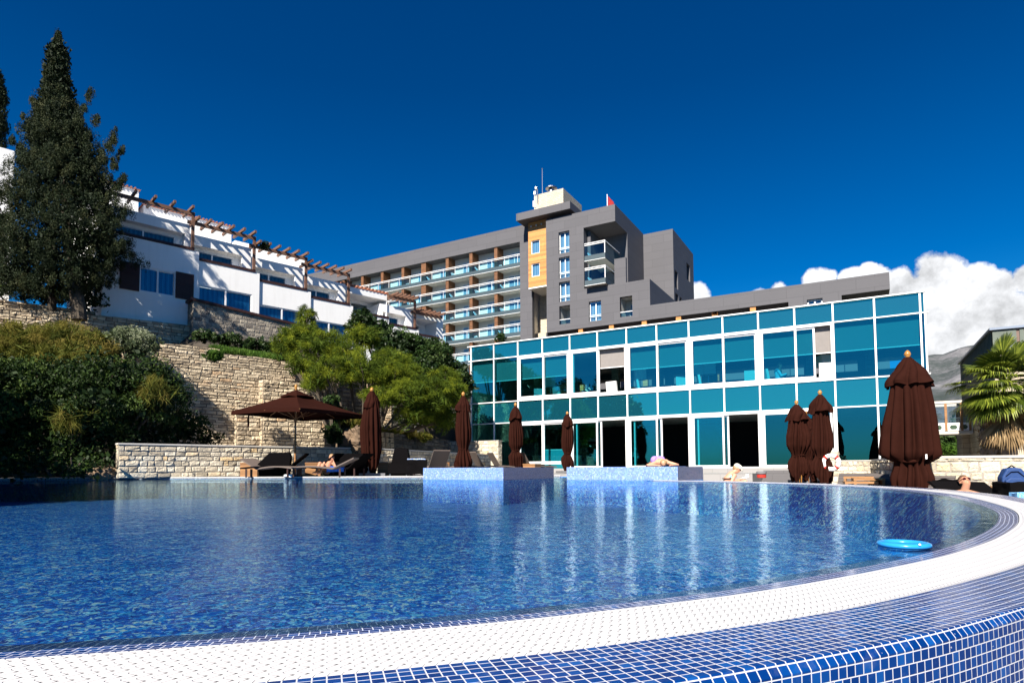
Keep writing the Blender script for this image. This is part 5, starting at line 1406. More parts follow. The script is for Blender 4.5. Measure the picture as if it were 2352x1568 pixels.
c = copy_tree(bl); put(c, dep(805, 1090, 19.9), pi*.9, .035); c['label'] = 'black lounger next to the shaded closed parasol'
tl = make_lounger('taupe', 26, 'taupe lounger on the left edge of the parasol shade', 'taupe loungers by the pool')
put(tl, dep(612, 1090, 18.9), -pi*.12, .035)
c = copy_tree(tl); put(c, dep(762, 1093, 18.7), pi*1.0, .035); c['label'] = 'low taupe lounger standing at the pool edge below the blue cloth'
tl2 = make_lounger('taupe', 58, 'taupe lounger with upright back at the left end of the mosaic plinth', 'taupe loungers by the pool')
put(tl2, dep(1000, 1070, 21.6), 2.2, .035)
for (x, y, Y, r, lb) in ((1030, 1068, 22.8, -.9, 'taupe lounger between the upright one and the closed parasol'),
                         (1110, 1068, 24.0, -.9, 'taupe lounger right of the closed parasol behind the plinth'), (1215, 1070, 26, -.8, 'dark taupe lounger right of the second closed parasol, beside a small wooden table'), (1150, 1070, 25.5, -1.0, 'taupe lounger lying between two closed parasols')):
    c = copy_tree(tl2); put(c, dep(x, y, Y), r+1.4, .035); c['label'] = lb
rl = make_lounger('rattan', 36, 'slatted wicker lounger with raised back closest to the shaded wall', 'slatted wicker loungers on the right')
put(rl, dep(2010, 1110, 15.6), -2.55, -.62)
for (x, Y, r, lb) in ((1950, 17.2, -2.2, 'flat slatted wicker lounger right of the lifebuoy'), (1990, 17.5, -2.5, 'second slatted wicker lounger by the low wall, behind the wooden tables'), (2125, 12.6, -2.5, 'slatted wicker lounger behind the largest parasol')):
    c = copy_tree(rl); put(c, dep(x, 1110, Y), r, -.62); c['label'] = lb
def make_table(label, h=.36, w=.5, solid=False, group='small wooden side tables'):
    t = thing('side_table', (0, 0, 0), label, 'side table', group)
    m = MB(); m.box(W0, -w/2, w/2, -w/2, w/2, h-.05, h); m.build('table_top', M['teak'], t)
    if solid:
        m = MB(); m.box(W0, -w/2+.01, w/2-.01, -w/2+.01, w/2-.01, 0, h-.051); m.build('box_body', M['teak'], t)
    else:
        for sx in (-w/2+.005, w/2-.065):
            m = MB(); m.box(W0, sx, sx+.06, -w/2+.005, w/2-.005, 0, h-.051); m.build('leg', M['teak'], t)
    return t
tb = make_table('wooden side table with open front by the wicker loungers, furthest back', .62, .7)
put(tb, dep(1972, 1100, 16.6), G.ang, -.62)
for (x, Y, dz, lb) in ((1993, 15.9, -.05, 'wooden side table in the middle of the stack by the wicker loungers'), (1975, 15.0, -.15, 'low wooden side table at the pool rim left of the largest parasol')):
    c = copy_tree(tb); put(c, dep(x, 1100, Y), G.ang+.1, -.62+dz*.0); c.scale = (1, 1, 1+dz); c['label'] = lb
c = copy_tree(tb); put(c, dep(2035, 1110, 14.6), G.ang, -.62); c.scale = (1.5, 1, .66); c['label'] = 'long low wooden table against the largest parasol'
ts = make_table('square wooden box table left of the open parasol, in the sun', .46, .55, True, 'wooden box tables')
put(ts, dep(577, 1090, 19.9), .1, .035)
for (x, Y, lb) in ((722, 20.6, 'wooden box table in the shade behind the bather'), (885, 21.6, 'wooden box table beside the black-draped table'), (1014, 23.0, 'small wooden box table between the taupe loungers')):
    c = copy_tree(ts); put(c, dep(x, 1090, Y), .2, .035); c['label'] = lb
c = copy_tree(ts); put(c, dep(1222, 1073, 24.5), G.ang, .0); c.scale = (1, 1, .95); c['label'] = 'sunlit wooden box table at the right end of the left mosaic plinth'
c = copy_tree(ts); put(c, dep(2254, 1118, 11.2), G.ang, -.62); c.scale = (1.6, 1, 1.15); c['label'] = 'wooden table beside the reclining sunbather'
# black towels, draped chair and table
def drape(name, fr, a0, a1, b0, b1, z0, z1, mt, label=None, cat=None, parent=None, seed=1, amp=.03):
    m = MB(); n = 10; rnd = random.Random(seed)
    import mathutils.noise as mn
    def J(a, b, z): 
        q = fr.w(a, b, z); v = mn.noise_vector(Vector(q)*6+Vector((seed, 0, 0)))*amp; return q+np.array(v)
    for (p, q2) in (((a0, b0), (a1, b0)), ((a1, b0), (a1, b1)), ((a1, b1), (a0, b1)), ((a0, b1), (a0, b0))):
        for i in range(n):
            for j in range(5):
                u0, u1, v0, v1 = i/n, (i+1)/n, j/5, (j+1)/5
                fl = lambda u, v: J(p[0]+(q2[0]-p[0])*u, p[1]+(q2[1]-p[1])*u, z1+(z0-z1)*v)
                m.face([fl(u0, v0), fl(u0, v1), fl(u1, v1), fl(u1, v0)])
    for i in range(n):
        for j in range(n): m.face([J(a0+(a1-a0)*i/n, b0+(b1-b0)*j/n, z1), J(a0+(a1-a0)*(i+1)/n, b0+(b1-b0)*j/n, z1), J(a0+(a1-a0)*(i+1)/n, b0+(b1-b0)*(j+1)/n, z1), J(a0+(a1-a0)*i/n, b0+(b1-b0)*(j+1)/n, z1)])
    o = m.build(name, M[mt], parent, smooth=True)
    if label: recentre(o, fr.w((a0+a1)/2, (b0+b1)/2, z0)); tag(o, label, cat)
    return o
P = dep(957, 1090, 20.4); FB = Frame(P[:2], .15)
dt = thing('draped_table', P*[1, 1, 0]+[0, 0, .035], 'small table under a black cloth with blue and white towel on top', 'table')
drape('table_cloth', FB, -.34, .34, -.3, .3, .08, .56, 'black', parent=dt, seed=3)
for sx in (-.25, .22):
    m = MB(); m.tube([FB.w(sx, -.2, .04), FB.w(sx*.5, .2, .5)], .02, 6); m.build('leg', M['steel'], dt)
P2 = FB.w(-.05, -.05, .565)
drape('towel', FB, -.30, .28, -.25, .2, .565, .60, 'bluecloth_w', 'folded blue and white towel on the black-draped table', 'towel', seed=5, amp=.02)
P = dep(922, 1090, 20.9); FC = Frame(P[:2], .0)
ctt = thing('draped_chair', P*[1, 1, 0]+[0, 0, .035], 'chair draped in black cloth standing left of the draped table', 'chair')
m = MB(); m.prism(FC, [(-.42, .04), (.36, .04), (.20, .95), (.12, .98), (-.18, .98), (-.24, .94)], -.05, .25); m.build('cloth_back', M['black'], ctt)
m = MB(); m.box(FC, -.35, .3, -.5, -.06, .1, .45); m.build('seat', M['black'], ctt)
m = MB()
for sx in (-.3, .25):
    m = MB(); m.tube([FC.w(sx, -.45, .04), FC.w(sx, -.45, .1)], .02, 6); m.build('leg', M['steel'], ctt)
# black cloth over loungers in the shade
P = dep(640, 1085, 19.2); FD = Frame(P[:2], .2)
m = MB(); m.prism(FD, [(-.55, .05), (-.62, .42), (-.28, .78), (.30, .80), (.36, .68), (.30, .05)], -.1, .3)
o = m.build('black_towel', M['black'], None); recentre(o, FD.w(0, .1, .04)); tag(o, 'black towel draped over a lounger back left of the parasol pole', 'towel')
P = dep(806, 1085, 20.2); FD = Frame(P[:2], .1)
m = MB(); m.prism(FD, [(-.75, .05), (-.55, .70), (-.1, .78), (.42, .76), (.50, .6), (.46, .05)], -.1, .3)
o = m.build('black_towel', M['black'], None); recentre(o, FD.w(0, .1, .04)); tag(o, 'black towel draped over a lounger back between bather and closed parasol', 'towel')
P = dep(774, 1079, 19.0); FD = Frame(P[:2], .1)
drape('swim_bag', FD, -.28, .22, -.15, .2, float(P[2])-.06, float(P[2])+.10, 'bluecloth', 'bright blue crumpled cloth beside the shaded bather', 'cloth', seed=9, amp=.06)
o = drape('white_shoes', Frame(dep(601+60, 1092, 18.6)[:2], .3), -.10, .12, -.08, .08, .04, .12, 'paper', 'small pair of pale slippers at the parasol pole', 'slippers', seed=12, amp=.03)
# red ashtray bin
P = dep(1749, 1089, 20.5); b0 = float(dep(1749, 1097, 20.5)[2]); b1 = float(dep(1749, 1081.5, 20.5)[2])
bt2 = thing('ashtray_bin', (P[0], P[1], b0), 'small dark bin with an orange-red lower half on the terrace step', 'bin')
m = MB(); m.lathe((P[0], P[1], b0), [(.001, 0), (.13, 0), (.145, .012), (.15, (b1-b0)*.48), (.14, (b1-b0)*.5)], 20); m.build('bin_body', M['red'], bt2)
m = MB(); m.lathe((P[0], P[1], b0+(b1-b0)*.5), [(.13, 0), (.16, .03), (.165, (b1-b0)*.4), (.15, (b1-b0)*.47), (.12, (b1-b0)*.5), (.001, (b1-b0)*.44)], 20); m.build('bin_lid', M['grey_concrete'], bt2)
# lifebuoy ------------------------------------------------------------
def torus(mb, c, R, r, ax_u, ax_v, n=48, k=14, tones=None):
    w = np.cross(ax_u, ax_v); base = len(mb.v)
    for i in range(n):
        th = 2*pi*i/n; d = ax_u*cos(th)+ax_v*sin(th)
        for j in range(k):
            ph = 2*pi*j/k; mb.v.append(tuple(c+d*(R+r*cos(ph))+w*r*sin(ph)))
    for i in range(n):
        for j in range(k):
            a = base+i*k+j; b = base+i*k+(j+1) % k; c2 = base+((i+1) % n)*k+j; d2 = base+((i+1) % n)*k+(j+1) % k
            mb.f.append((a, b, d2, c2)); mb.t.append(.5)
Pl = dep(1909, 1061.5, 19.3); lt = thing('lifebuoy', Pl-[0, 0, .33], 'white lifebuoy with red bands hanging on the low wall', 'lifebuoy')
U, V_ = G.a, np.array([0, 0, 1.0])
m = MB(); torus(m, Pl, .215, .068, U, V_); m.build('ring', M['white'], lt, smooth=True)
for k in range(4):
    th0 = pi/4+k*pi/2; m = MB(); n = 5
    for i in range(n):
        pass
    base = 0
    for i in range(n+1):
        th = th0-.16+.32*i/n; d = U*cos(th)+V_*sin(th); w_ = np.cross(U, V_)
        for j in range(14):
            ph = 2*pi*j/14; m.v.append(tuple(Pl+d*(.215+.071*cos(ph))+w_*.071*sin(ph)))
    for i in range(n):
        for j in range(14):
            a = i*14+j; b = i*14+(j+1) % 14; m.f.append((a, b, b+14, a+14)); m.t.append(.5)
    m.build('red_band', M['red'], lt, smooth=True)
# swim ring floating in the pool ---------------------------------------
Pr = gnd(2076, 1250, 0.0); rr_ = (2130-2022)/2/F_*float(Pr[1])
m = MB()
NR, KR = 64, 14
for i in range(NR):
    th = 2*pi*i/NR
    for j in range(KR):
        ph = 2*pi*j/KR; r = rr_*.16*(1+.03*sin(th*24+ph*2))
        m.v.append((Pr[0]+cos(th)*(rr_*.84+r*cos(ph)), Pr[1]+sin(th)*(rr_*.84+r*cos(ph)), .001+r*.75*sin(ph)))
for i in range(NR):
    for j in range(KR):
        a = i*KR+j; b = i*KR+(j+1) % KR; c2 = ((i+1) % NR)*KR+j; d2 = ((i+1) % NR)*KR+(j+1) % KR
        m.f.append((a, c2, d2, b)); m.t.append(.5)
rg = thing('swim_ring', (Pr[0], Pr[1], -.01), 'blue inflatable swim ring floating near the tiled rim', 'swim ring')
m.build('ring', M['ringblue'], rg, smooth=True)
m = MB(); m.tube([(Pr[0], Pr[1]-rr_*.99, .01), (Pr[0], Pr[1]-rr_*1.03, .012)], .004, 8); m.build('valve', M['paper'], rg)
# backpack --------------------------------------------------------------
Pb = dep(2326, 1099, 10.2); zb_ = float(dep(2326, 1119, 10.2)[2]); sB = 10.2/F_; FBk = Frame(Pb[:2], -.35)
bk = thing('backpack', (Pb[0], Pb[1], zb_), 'navy blue backpack standing on the table at the right edge', 'backpack')
def blob_prism(name, mat, fr, poly, b0, b1, bev, parent):
    m = MB(); m.prism(fr, poly, b0, b1); o = m.build(name, mat, parent)
    bm = bmesh.new(); bm.from_mesh(o.data); bmesh.ops.remove_doubles(bm, verts=bm.verts, dist=1e-4)
    bmesh.ops.bevel(bm, geom=bm.edges[:], offset=bev, segments=3, affect='EDGES', profile=.6); bm.to_mesh(o.data); bm.free(); return o
h = 46*sB; w = 25*sB
blob_prism('bag_body', M['navy'], FBk, [(-w, zb_), (w*.95, zb_), (w*.92, zb_+h*.55), (w*.55, zb_+h*.95), (0, zb_+h), (-w*.6, zb_+h*.93), (-w*.98, zb_+h*.5)], -.10, .12, .03, bk)
blob_prism('front_pocket', M['navy'], FBk, [(-w*.85, zb_+.02), (w*.7, zb_+.02), (w*.7, zb_+h*.38), (w*.3, zb_+h*.5), (-w*.5, zb_+h*.5), (-w*.85, zb_+h*.34)], -.17, -.09, .025, bk)
m = MB(); m.tube([FBk.w(-w*.3, .02, zb_+h*.96), FBk.w(0, .02, zb_+h*1.09), FBk.w(w*.3, .02, zb_+h*.96)], .012, 6); m.build('carry_handle', M['black'], bk)
m = MB(); m.tube([FBk.w(-w*.7, -.105, zb_+h*.55), FBk.w(-w*.3, -.115, zb_+h*.78), FBk.w(w*.2, -.115, zb_+h*.8), FBk.w(w*.75, -.105, zb_+h*.5)], .006, 5); m.build('zip', M['black'], bk)
# black covered lounger and blue towel at the right edge
FT = Frame(dep(2345, 1122, 8.6)[:2], -.3); z0_ = float(dep(2345, 1142, 8.6)[2]); z1_ = float(dep(2345, 1109, 8.6)[2])
drape('black_towel', FT, -.16, .7, -.1, .5, z0_, z1_, 'black', 'black towel hanging over furniture at the right frame edge', 'towel', seed=21, amp=.03)
FT2 = Frame(dep(2345, 1136, 8.2)[:2], -.3)
drape('towel', FT2, -.06, .5, -.05, .2, float(dep(2345, 1146, 8.2)[2]), float(dep(2345, 1131, 8.2)[2]), 'bluestripe', 'light blue striped towel at the right frame edge', 'towel', seed=22, amp=.02)
# ================================================================== PEOPLE
def body(name, caps, mat, parent, voxel=.011, smooth=4):
    """one continuous surface grown round tapered limbs"""
    m = MB()
    for c in caps:
        p0, r0, p1, r1 = c[:4]; p0 = Vector(p0); p1 = Vector(p1); fl = c[4] if len(c) > 4 else 1.0
        n = max(2, int((p1-p0).length/(min(r0, r1)*.45))+1)
        for k in range(n+1):
            t = k/n; p = p0.lerp(p1, t); r = r0+(r1-r0)*t
            m.ell(p, (r, r*fl, r), 6)
    o = m.build(name, mat, parent, smooth=True)
    md = o.modifiers.new('remesh', 'REMESH'); md.mode = 'VOXEL'; md.voxel_size = voxel; md.use_smooth_shade = True
    sm = o.modifiers.new('smooth', 'SMOOTH'); sm.iterations = smooth; sm.factor = .5
    return o
def xf(o, caps):  # transform list of local caps by location/rotation handled on the parent
    return caps
def hand(p, d, n, s=1.0, curl=.5):
    """palm plus five fingers from wrist p along direction d with palm normal n"""
    p = Vector(p); d = Vector(d).normalized(); n = Vector(n).normalized(); sd = d.cross(n).normalized(); C = []
    C.append((p, .022*s, p+d*.07*s, .024*s))
    for k, (off, ln) in enumerate(((-.026, .066), (-.009, .078), (.009, .072), (.026, .055))):
        a = p+d*.075*s+sd*off*s; b = a+(d*(1-curl*.4)+n*curl*.5).normalized()*ln*.5*s; c = b+(d*(1-curl)+n*curl).normalized()*ln*.5*s
        C += [(a, .0095*s, b, .0085*s), (b, .0085*s, c, .007*s)]
    a = p+d*.025*s-sd*.022*s; b = a+(d*.6-sd*.8).normalized()*.035*s; c = b+(d*.9-sd*.3+n*.3).normalized()*.03*s
    C += [(a, .012*s, b, .010*s), (b, .010*s, c, .008*s)]
    return C
def head(c, f, u, s=1.0):
    """skull, jaw, nose, ears; f = facing, u = up of the head"""
    c = Vector(c); f = Vector(f).normalized(); u = Vector(u).normalized(); r = f.cross(u).normalized()
    return [(c+u*.03*s-f*.015*s, .083*s, c+u*.02*s+f*.015*s, .080*s), (c-u*.035*s+f*.02*s, .062*s, c-u*.075*s+f*.045*s, .034*s),
            (c+f*.088*s+u*.005*s, .011*s, c+f*.102*s-u*.022*s, .014*s), (c+f*.082*s-u*.05*s-r*.015*s, .010*s, c+f*.082*s-u*.05*s+r*.015*s, .010*s),
            (c+r*.082*s+u*.01*s, .012*s, c+r*.084*s-u*.02*s, .010*s), (c-r*.082*s+u*.01*s, .012*s, c-r*.084*s-u*.02*s, .010*s),
            (c+f*.074*s+u*.028*s-r*.03*s, .016*s, c+f*.074*s+u*.028*s+r*.03*s, .016*s)]
# --- reclining man, head back, sunglasses
Pm = dep(2216, 1107, 10.6); 
mp_ = thing('person', (Pm[0], Pm[1], -.62), 'tanned person with sunglasses reclining shirtless against a black towel on the right', 'person')
hc = Vector(Pm); sR = 10.6/F_
f_ = Vector((-.10, -.78, .62)).normalized(); u_ = Vector((.02, .60, .80)).normalized()
ch_ = Vector(dep(2216, 1130, 10.15))                       # base of the neck
sl, sr_ = Vector(dep(2184, 1136, 10.1)), Vector(dep(2247, 1138, 10.0))
dn = Vector((0, -.80, -.22))
caps = head(hc, f_, u_, 1.02)
caps += [(hc-u_*.06, .058, ch_+Vector((0, .02, -.01)), .062), (sl, .062, ch_+Vector((-.05, 0, -.03)), .080), (sr_, .062, ch_+Vector((.05, 0, -.03)), .080)]
ps = ch_+Vector((0, -.12, -.10)); wa = ps+dn*.42; hip = wa+dn*.22
for sx in (-.09, .09): caps += [(ps+Vector((sx, 0, 0)), .10, wa+Vector((sx*.8, 0, 0)), .088), (wa+Vector((sx*.8, 0, 0)), .09, hip+Vector((sx, 0, 0)), .10)]
for s_, sx in ((sl, -1), (sr_, 1)):
    el = s_+Vector((sx*.10, -.26, -.12)); wr = el+Vector((-sx*.05, -.24, .02)); caps += [(s_, .052, el, .040), (el, .040, wr, .026)] + hand(wr, (0, -1, -.1), (0, 0, -1))
    kn = hip+Vector((sx*.12, -.42, .12)); an = kn+Vector((0, -.38, -.16)); caps += [(hip+Vector((sx*.09, 0, 0)), .088, kn, .058), (kn, .056, an, .036), (an, .036, an+Vector((0, -.10, .10)), .03)]
zmin = -.62+.30
bodyo = body('body', caps, M['skin_dark'], mp_)
hr = [(hc+u_*.058-f_*.035, .078, hc+u_*.060+f_*.0, .080), (hc-f_*.055+u_*.01, .068, hc-f_*.05+u_*.03, .07)]
body('hair', hr, M['hair'], mp_)
r_ = f_.cross(u_).normalized()
m = MB()
for sx in (-1, 1):
    c0 = hc+f_*.095+u_*.012+r_*sx*.034
    pts = [c0+r_*(.030*cos(a))+u_*(.020*sin(a))-f_*(.012*abs(cos(a))) for a in [2*pi*k/12 for k in range(12)]]
    m.face([tuple(p) for p in pts]); m.face([tuple(p+f_*.006) for p in pts])
m.tube([tuple(hc+f_*.098+u_*.018-r_*.008), tuple(hc+f_*.098+u_*.018+r_*.008)], .004, 5)
for sx in (-1, 1): m.tube([tuple(hc+f_*.085+u_*.018+r_*sx*.066), tuple(hc-f_*.0+u_*.014+r_*sx*.090)], .004, 5)
m.build('sunglasses', M['shades'], mp_)
# lounger backrest with black towel behind him
FR = Frame(np.array(hc)[:2], .0)
mt_ = thing('sun_lounger', (hc[0], hc[1]+.25, -.62), 'lounger under the reclining sunbather, its back covered in black', 'sun lounger')
zt_ = hc.z+.02
m = MB(); m.hexa([(hc[0]-.48, ch_.y-.05, -.42), (hc[0]+.50, ch_.y-.05, -.42), (hc[0]+.50, ch_.y+.0, -.42), (hc[0]-.48, ch_.y+.0, -.42), (hc[0]-.50, hc[1]+.16, zt_), (hc[0]+.46, hc[1]+.16, zt_-.02), (hc[0]+.46, hc[1]+.24, zt_-.03), (hc[0]-.50, hc[1]+.24, zt_-.01)]); m.build('backrest', M['black'], mt_)
m = MB(); m.box(W0, hc[0]-.40, hc[0]+.42, hc[1]-1.9, ch_.y-.05, -.43, -.37); m.build('seat', M['black'], mt_)
for sx in (-.36, .34):
    for yy in (-1.8, -.3): m = MB(); m.box(W0, hc[0]+sx, hc[0]+sx+.05, hc[1]+yy, hc[1]+yy+.05, -.62, -.431); m.build('leg', M['darkwood'], mt_)
P = dep(2188, 1111, 10.9); FD = Frame(P[:2], .1)
drape('black_towel', FD, -.26, .22, -.04, .16, P[2]-.28, P[2]+.07, 'black', 'bunched black towel left of the reclining sunbather', 'towel', seed=31, amp=.05)
# --- reading woman in a cap, side view
Yw = 15.2; sw = Yw/F_
Pw = dep(1690, 1076, Yw)
wp = thing('person', (Pw[0]-.12, Pw[1], -.62), 'person in a cream cap and blue bikini sitting at the pool rim reading a paper', 'person')
def W(px, py, dy=0.0): return Vector(dep(px, py, Yw+dy))
hc = W(1692, 1076); f_ = Vector((.80, -.25, -.55)).normalized(); u_ = Vector((.50, 0, .86)).normalized()
nk = W(1683, 1086); hp_ = W(1669, 1118, .05); md_ = W(1671, 1100)
caps = head(hc, f_, u_, .98)+[(hc-u_*.07-f_*.01, .052, nk, .055), (nk+Vector((-.03, 0, -.03)), .085, md_, .095, 1.35), (md_, .09, hp_, .105, 1.4)]
for dy in (-.17, .17):
    sh = nk+Vector((-.02, dy, -.06)); el = W(1680, 1106, dy*1.2); wr = W(1702, 1100, dy*.5)
    caps += [(nk+Vector((-.02, dy*.4, -.05)), .06, sh, .056), (sh, .052, el, .038), (el, .038, wr, .025)] + hand(wr, (1, -dy, .1), (0, 0, -1), .95, .7)
    kn = W(1712, 1106, dy*1.3); kn.z = max(kn.z, -.2); an = W(1690, 1117, dy*.6)
    caps += [(hp_+Vector((0, dy*.5, 0)), .085, kn, .058), (kn, .056, an, .036), (an, .034, an+Vector((.12, 0, -.02)), .028)]
body('body', caps, M['skin'], wp)
body('hair', [(hc-f_*.045+u_*.0, .062, hc-f_*.03-u_*.03, .05)], M['hair_blond'], wp)
capc = [(hc+u_*.055-f_*.02, .080, hc+u_*.055+f_*.04, .076), (hc+u_*.06+f_*.06, .05, hc+u_*.038+f_*.115, .03)]
body('cap', capc, M['straw'], wp)
body('bikini_top', [(md_+Vector((.065, -.10, .05)), .05, md_+Vector((.075, -.10, .07)), .045), (md_+Vector((.065, .10, .05)), .05, md_+Vector((.075, .10, .07)), .045)], M['cyanfab'], wp)
m = MB()
m.tube([tuple(md_+Vector((.05, -.135, .03))), tuple(md_+Vector((-.04, -.145, .02))), tuple(md_+Vector((-.105, -.06, .015))), tuple(md_+Vector((-.108, .06, .015)))], .010, 6); m.build('bikini_strap', M['black'], wp)
m = MB(); m.tube([tuple(hc+f_*.088+u_*.02+Vector((0, -.045, 0))), tuple(hc+f_*.03+u_*.022+Vector((0, -.083, 0)))], .005, 6); m.tube([tuple(hc+f_*.09+u_*.015+Vector((0, -.04, 0))), tuple(hc+f_*.095+u_*.015+Vector((0, .04, 0)))], .012, 6); m.build('glasses', M['shades'], wp)
pp = W(1707, 1097); m = MB()
m.hexa([tuple(pp+Vector(v)) for v in ((-.12, -.10, -.055), (.10, -.10, .025), (.10, .10, .025), (-.12, .10, -.055), (-.125, -.10, -.045), (.095, -.10, .035), (.095, .10, .035), (-.125, .10, -.045))])
m.hexa([tuple(pp+Vector(v)) for v in ((.10, -.10, .02), (.108, -.10, .02), (.108, .10, .02), (.10, .10, .02), (.085, -.10, .10), (.093, -.10, .10), (.093, .10, .10), (.085, .10, .10))])
o = m.build('paper', M['paper'], None); recentre(o, pp); tag(o, 'open white paper held by the person in the cream cap', 'paper')
# --- sunbather lying face down on the right plinth
Pn = dep(1525, 1071, 18.25); zt_ = EYE-.006
np_ = thing('person', (Pn[0], Pn[1]+.6, zt_), 'person in lilac swimwear lying face down on the mosaic plinth, arms spread', 'person')
c = Vector((Pn[0], Pn[1], zt_)); sc = 18.25/F_
hd = c+Vector((-.02, -.02, .10)); caps = head(hd, Vector((.2, -.3, -.9)), Vector((0, -1, .1)), .95)
ch = c+Vector((0, .30, .13)); hp2 = c+Vector((.02, .85, .17))
caps += [(hd+Vector((0, .08, 0)), .05, ch+Vector((0, -.10, 0)), .06), (ch+Vector((-.12, -.04, .0)), .10, ch+Vector((.12, -.04, .0)), .10), (ch, .13, hp2, .125, 1.2), (hp2+Vector((-.10, 0, .02)), .13, hp2+Vector((.10, 0, .02)), .13)]
for sx in (-1, 1):
    sh = ch+Vector((sx*.18, -.08, -.01)); el = c+Vector((sx*.44, .12, .045)); wr = c+Vector((sx*.22, -.10, .04))
    caps += [(sh, .062, el, .045), (el, .044, wr, .030)] + hand(wr, (-sx*.7, -.6, 0), (0, 0, -1), 1.0, .3)
    kn = hp2+Vector((sx*.13, .50, -.10)); an = kn+Vector((0, .42, -.02)); caps += [(hp2+Vector((sx*.10, .02, 0)), .10, kn, .06), (kn, .058, an, .038), (an, .036, an+Vector((0, .14, -.02)), .026)]
body('body', caps, M['skin'], np_)
body('swimwear', [(hp2+Vector((-.10, -.02, .035)), .132, hp2+Vector((.10, -.02, .035)), .132), (hp2+Vector((0, -.25, .02)), .135, hp2+Vector((0, -.05, .03)), .14)], M['purple'], np_)
body('hair', [(hd+Vector((-.02, .0, .03)), .082, hd+Vector((.03, -.03, .02)), .078)], M['hair_blond'], np_)
m = MB(); m.box(W0, c.x-.5, c.x+.62, c.y-.10, c.y+2.0, zt_+.001, zt_+.012); o = m.build('towel', M['navy'], None); recentre(o, (c.x, c.y+.9, zt_)); tag(o, 'thin dark towel under the person in lilac swimwear', 'towel')
# --- bather sitting in the shade of the open parasol
Ys = 19.3
def Q(px, py, dy=0.0): return Vector(dep(px, py, Ys+dy))
hs_ = Q(762, 1051); sp2 = thing('person', tuple(Q(745, 1092)*1)[:2]+(.035,), 'blond person sitting on a black lounger in the parasol shade, chin on hand', 'person')
f_ = Vector((.55, -.80, -.15)).normalized(); u_ = Vector((.1, 0, 1)).normalized()
nk = Q(757, 1060); hp_ = Q(752, 1084); caps = head(hs_, f_, u_, 1.0)+[(hs_-u_*.08, .05, nk, .06), (nk+Vector((0, 0, -.05)), .10, hp_, .125, 1.2)]
sh1, sh2 = nk+Vector((-.15, -.03, -.05)), nk+Vector((.14, -.03, -.06))
el1 = Q(738, 1080, -.15); wr1 = Q(728, 1083, -.3); el2 = Q(772, 1075, -.25); wr2 = Q(766, 1060, -.15)
caps += [(sh1, .058, el1, .042), (el1, .042, wr1, .028), (sh2, .058, el2, .042), (el2, .04, wr2, .028)] + hand(wr2, (-.2, 0, 1), (-1, 0, 0), 1, .6) + hand(wr1, (-1, -.3, -.2), (0, 0, -1))
for (kx, ky, ax, ay) in ((735, 1064, 726, 1084), (742, 1068, 735, 1086)):
    kn = Q(kx, ky, -.4); an = Q(ax, ay, -.6); caps += [(hp_, .10, kn, .062), (kn, .06, an, .036), (an, .034, an+Vector((-.06, -.10, -.02)), .028)]
body('body', caps, M['skin_dark'], sp2)
body('hair', [(hs_+u_*.045-f_*.02, .084, hs_-f_*.045, .078), (hs_-f_*.03-u_*.03, .07, hs_-f_*.04, .07)], M['hair_blond'], sp2)
body('swimwear', [(hp_+Vector((0, 0, .02)), .13, hp_+Vector((0, 0, -.03)), .13)], M['black'], sp2)
# --- guest seated inside upstairs
a, z = G.on(1789, 858, .9); gp = thing('person', G.w(a, .9, Z2-.25), 'dark-haired person in a pale blue shirt seated behind the upper glass', 'person')
b_ = Vector(G.w(a, .9, z)); hh = b_+Vector((.05, 0, .36)); ga = Vector(G.a)
caps = head(hh, ga, Vector((0, 0, 1)), 1.0)+[(hh-Vector((0, 0, .1)), .05, b_+Vector((0, 0, .2)), .06), (b_+Vector((0, 0, .12)), .13, b_-Vector((0, 0, .25)), .13)]
body('body', caps, M['skin'], gp, .014)
caps = [(b_+Vector((0, 0, .10))-ga*.05, .15, b_-Vector((0, 0, .24)), .15)]
for dy in (-.15, .15): caps += [(b_+Vector((0, 0, .1))+Vector(G.b)*dy, .07, b_+ga*.12+Vector(G.b)*dy*1.2-Vector((0, 0, .12)), .055), (b_+ga*.12+Vector(G.b)*dy*1.2-Vector((0, 0, .12)), .05, b_+ga*.3+Vector(G.b)*dy*.7-Vector((0, 0, .05)), .04)]
body('shirt', caps, M['paleblue'], gp, .014)
body('hair', [(hh+Vector((0, 0, .045)), .088, hh-ga*.05, .08)], M['hair'], gp, .014)
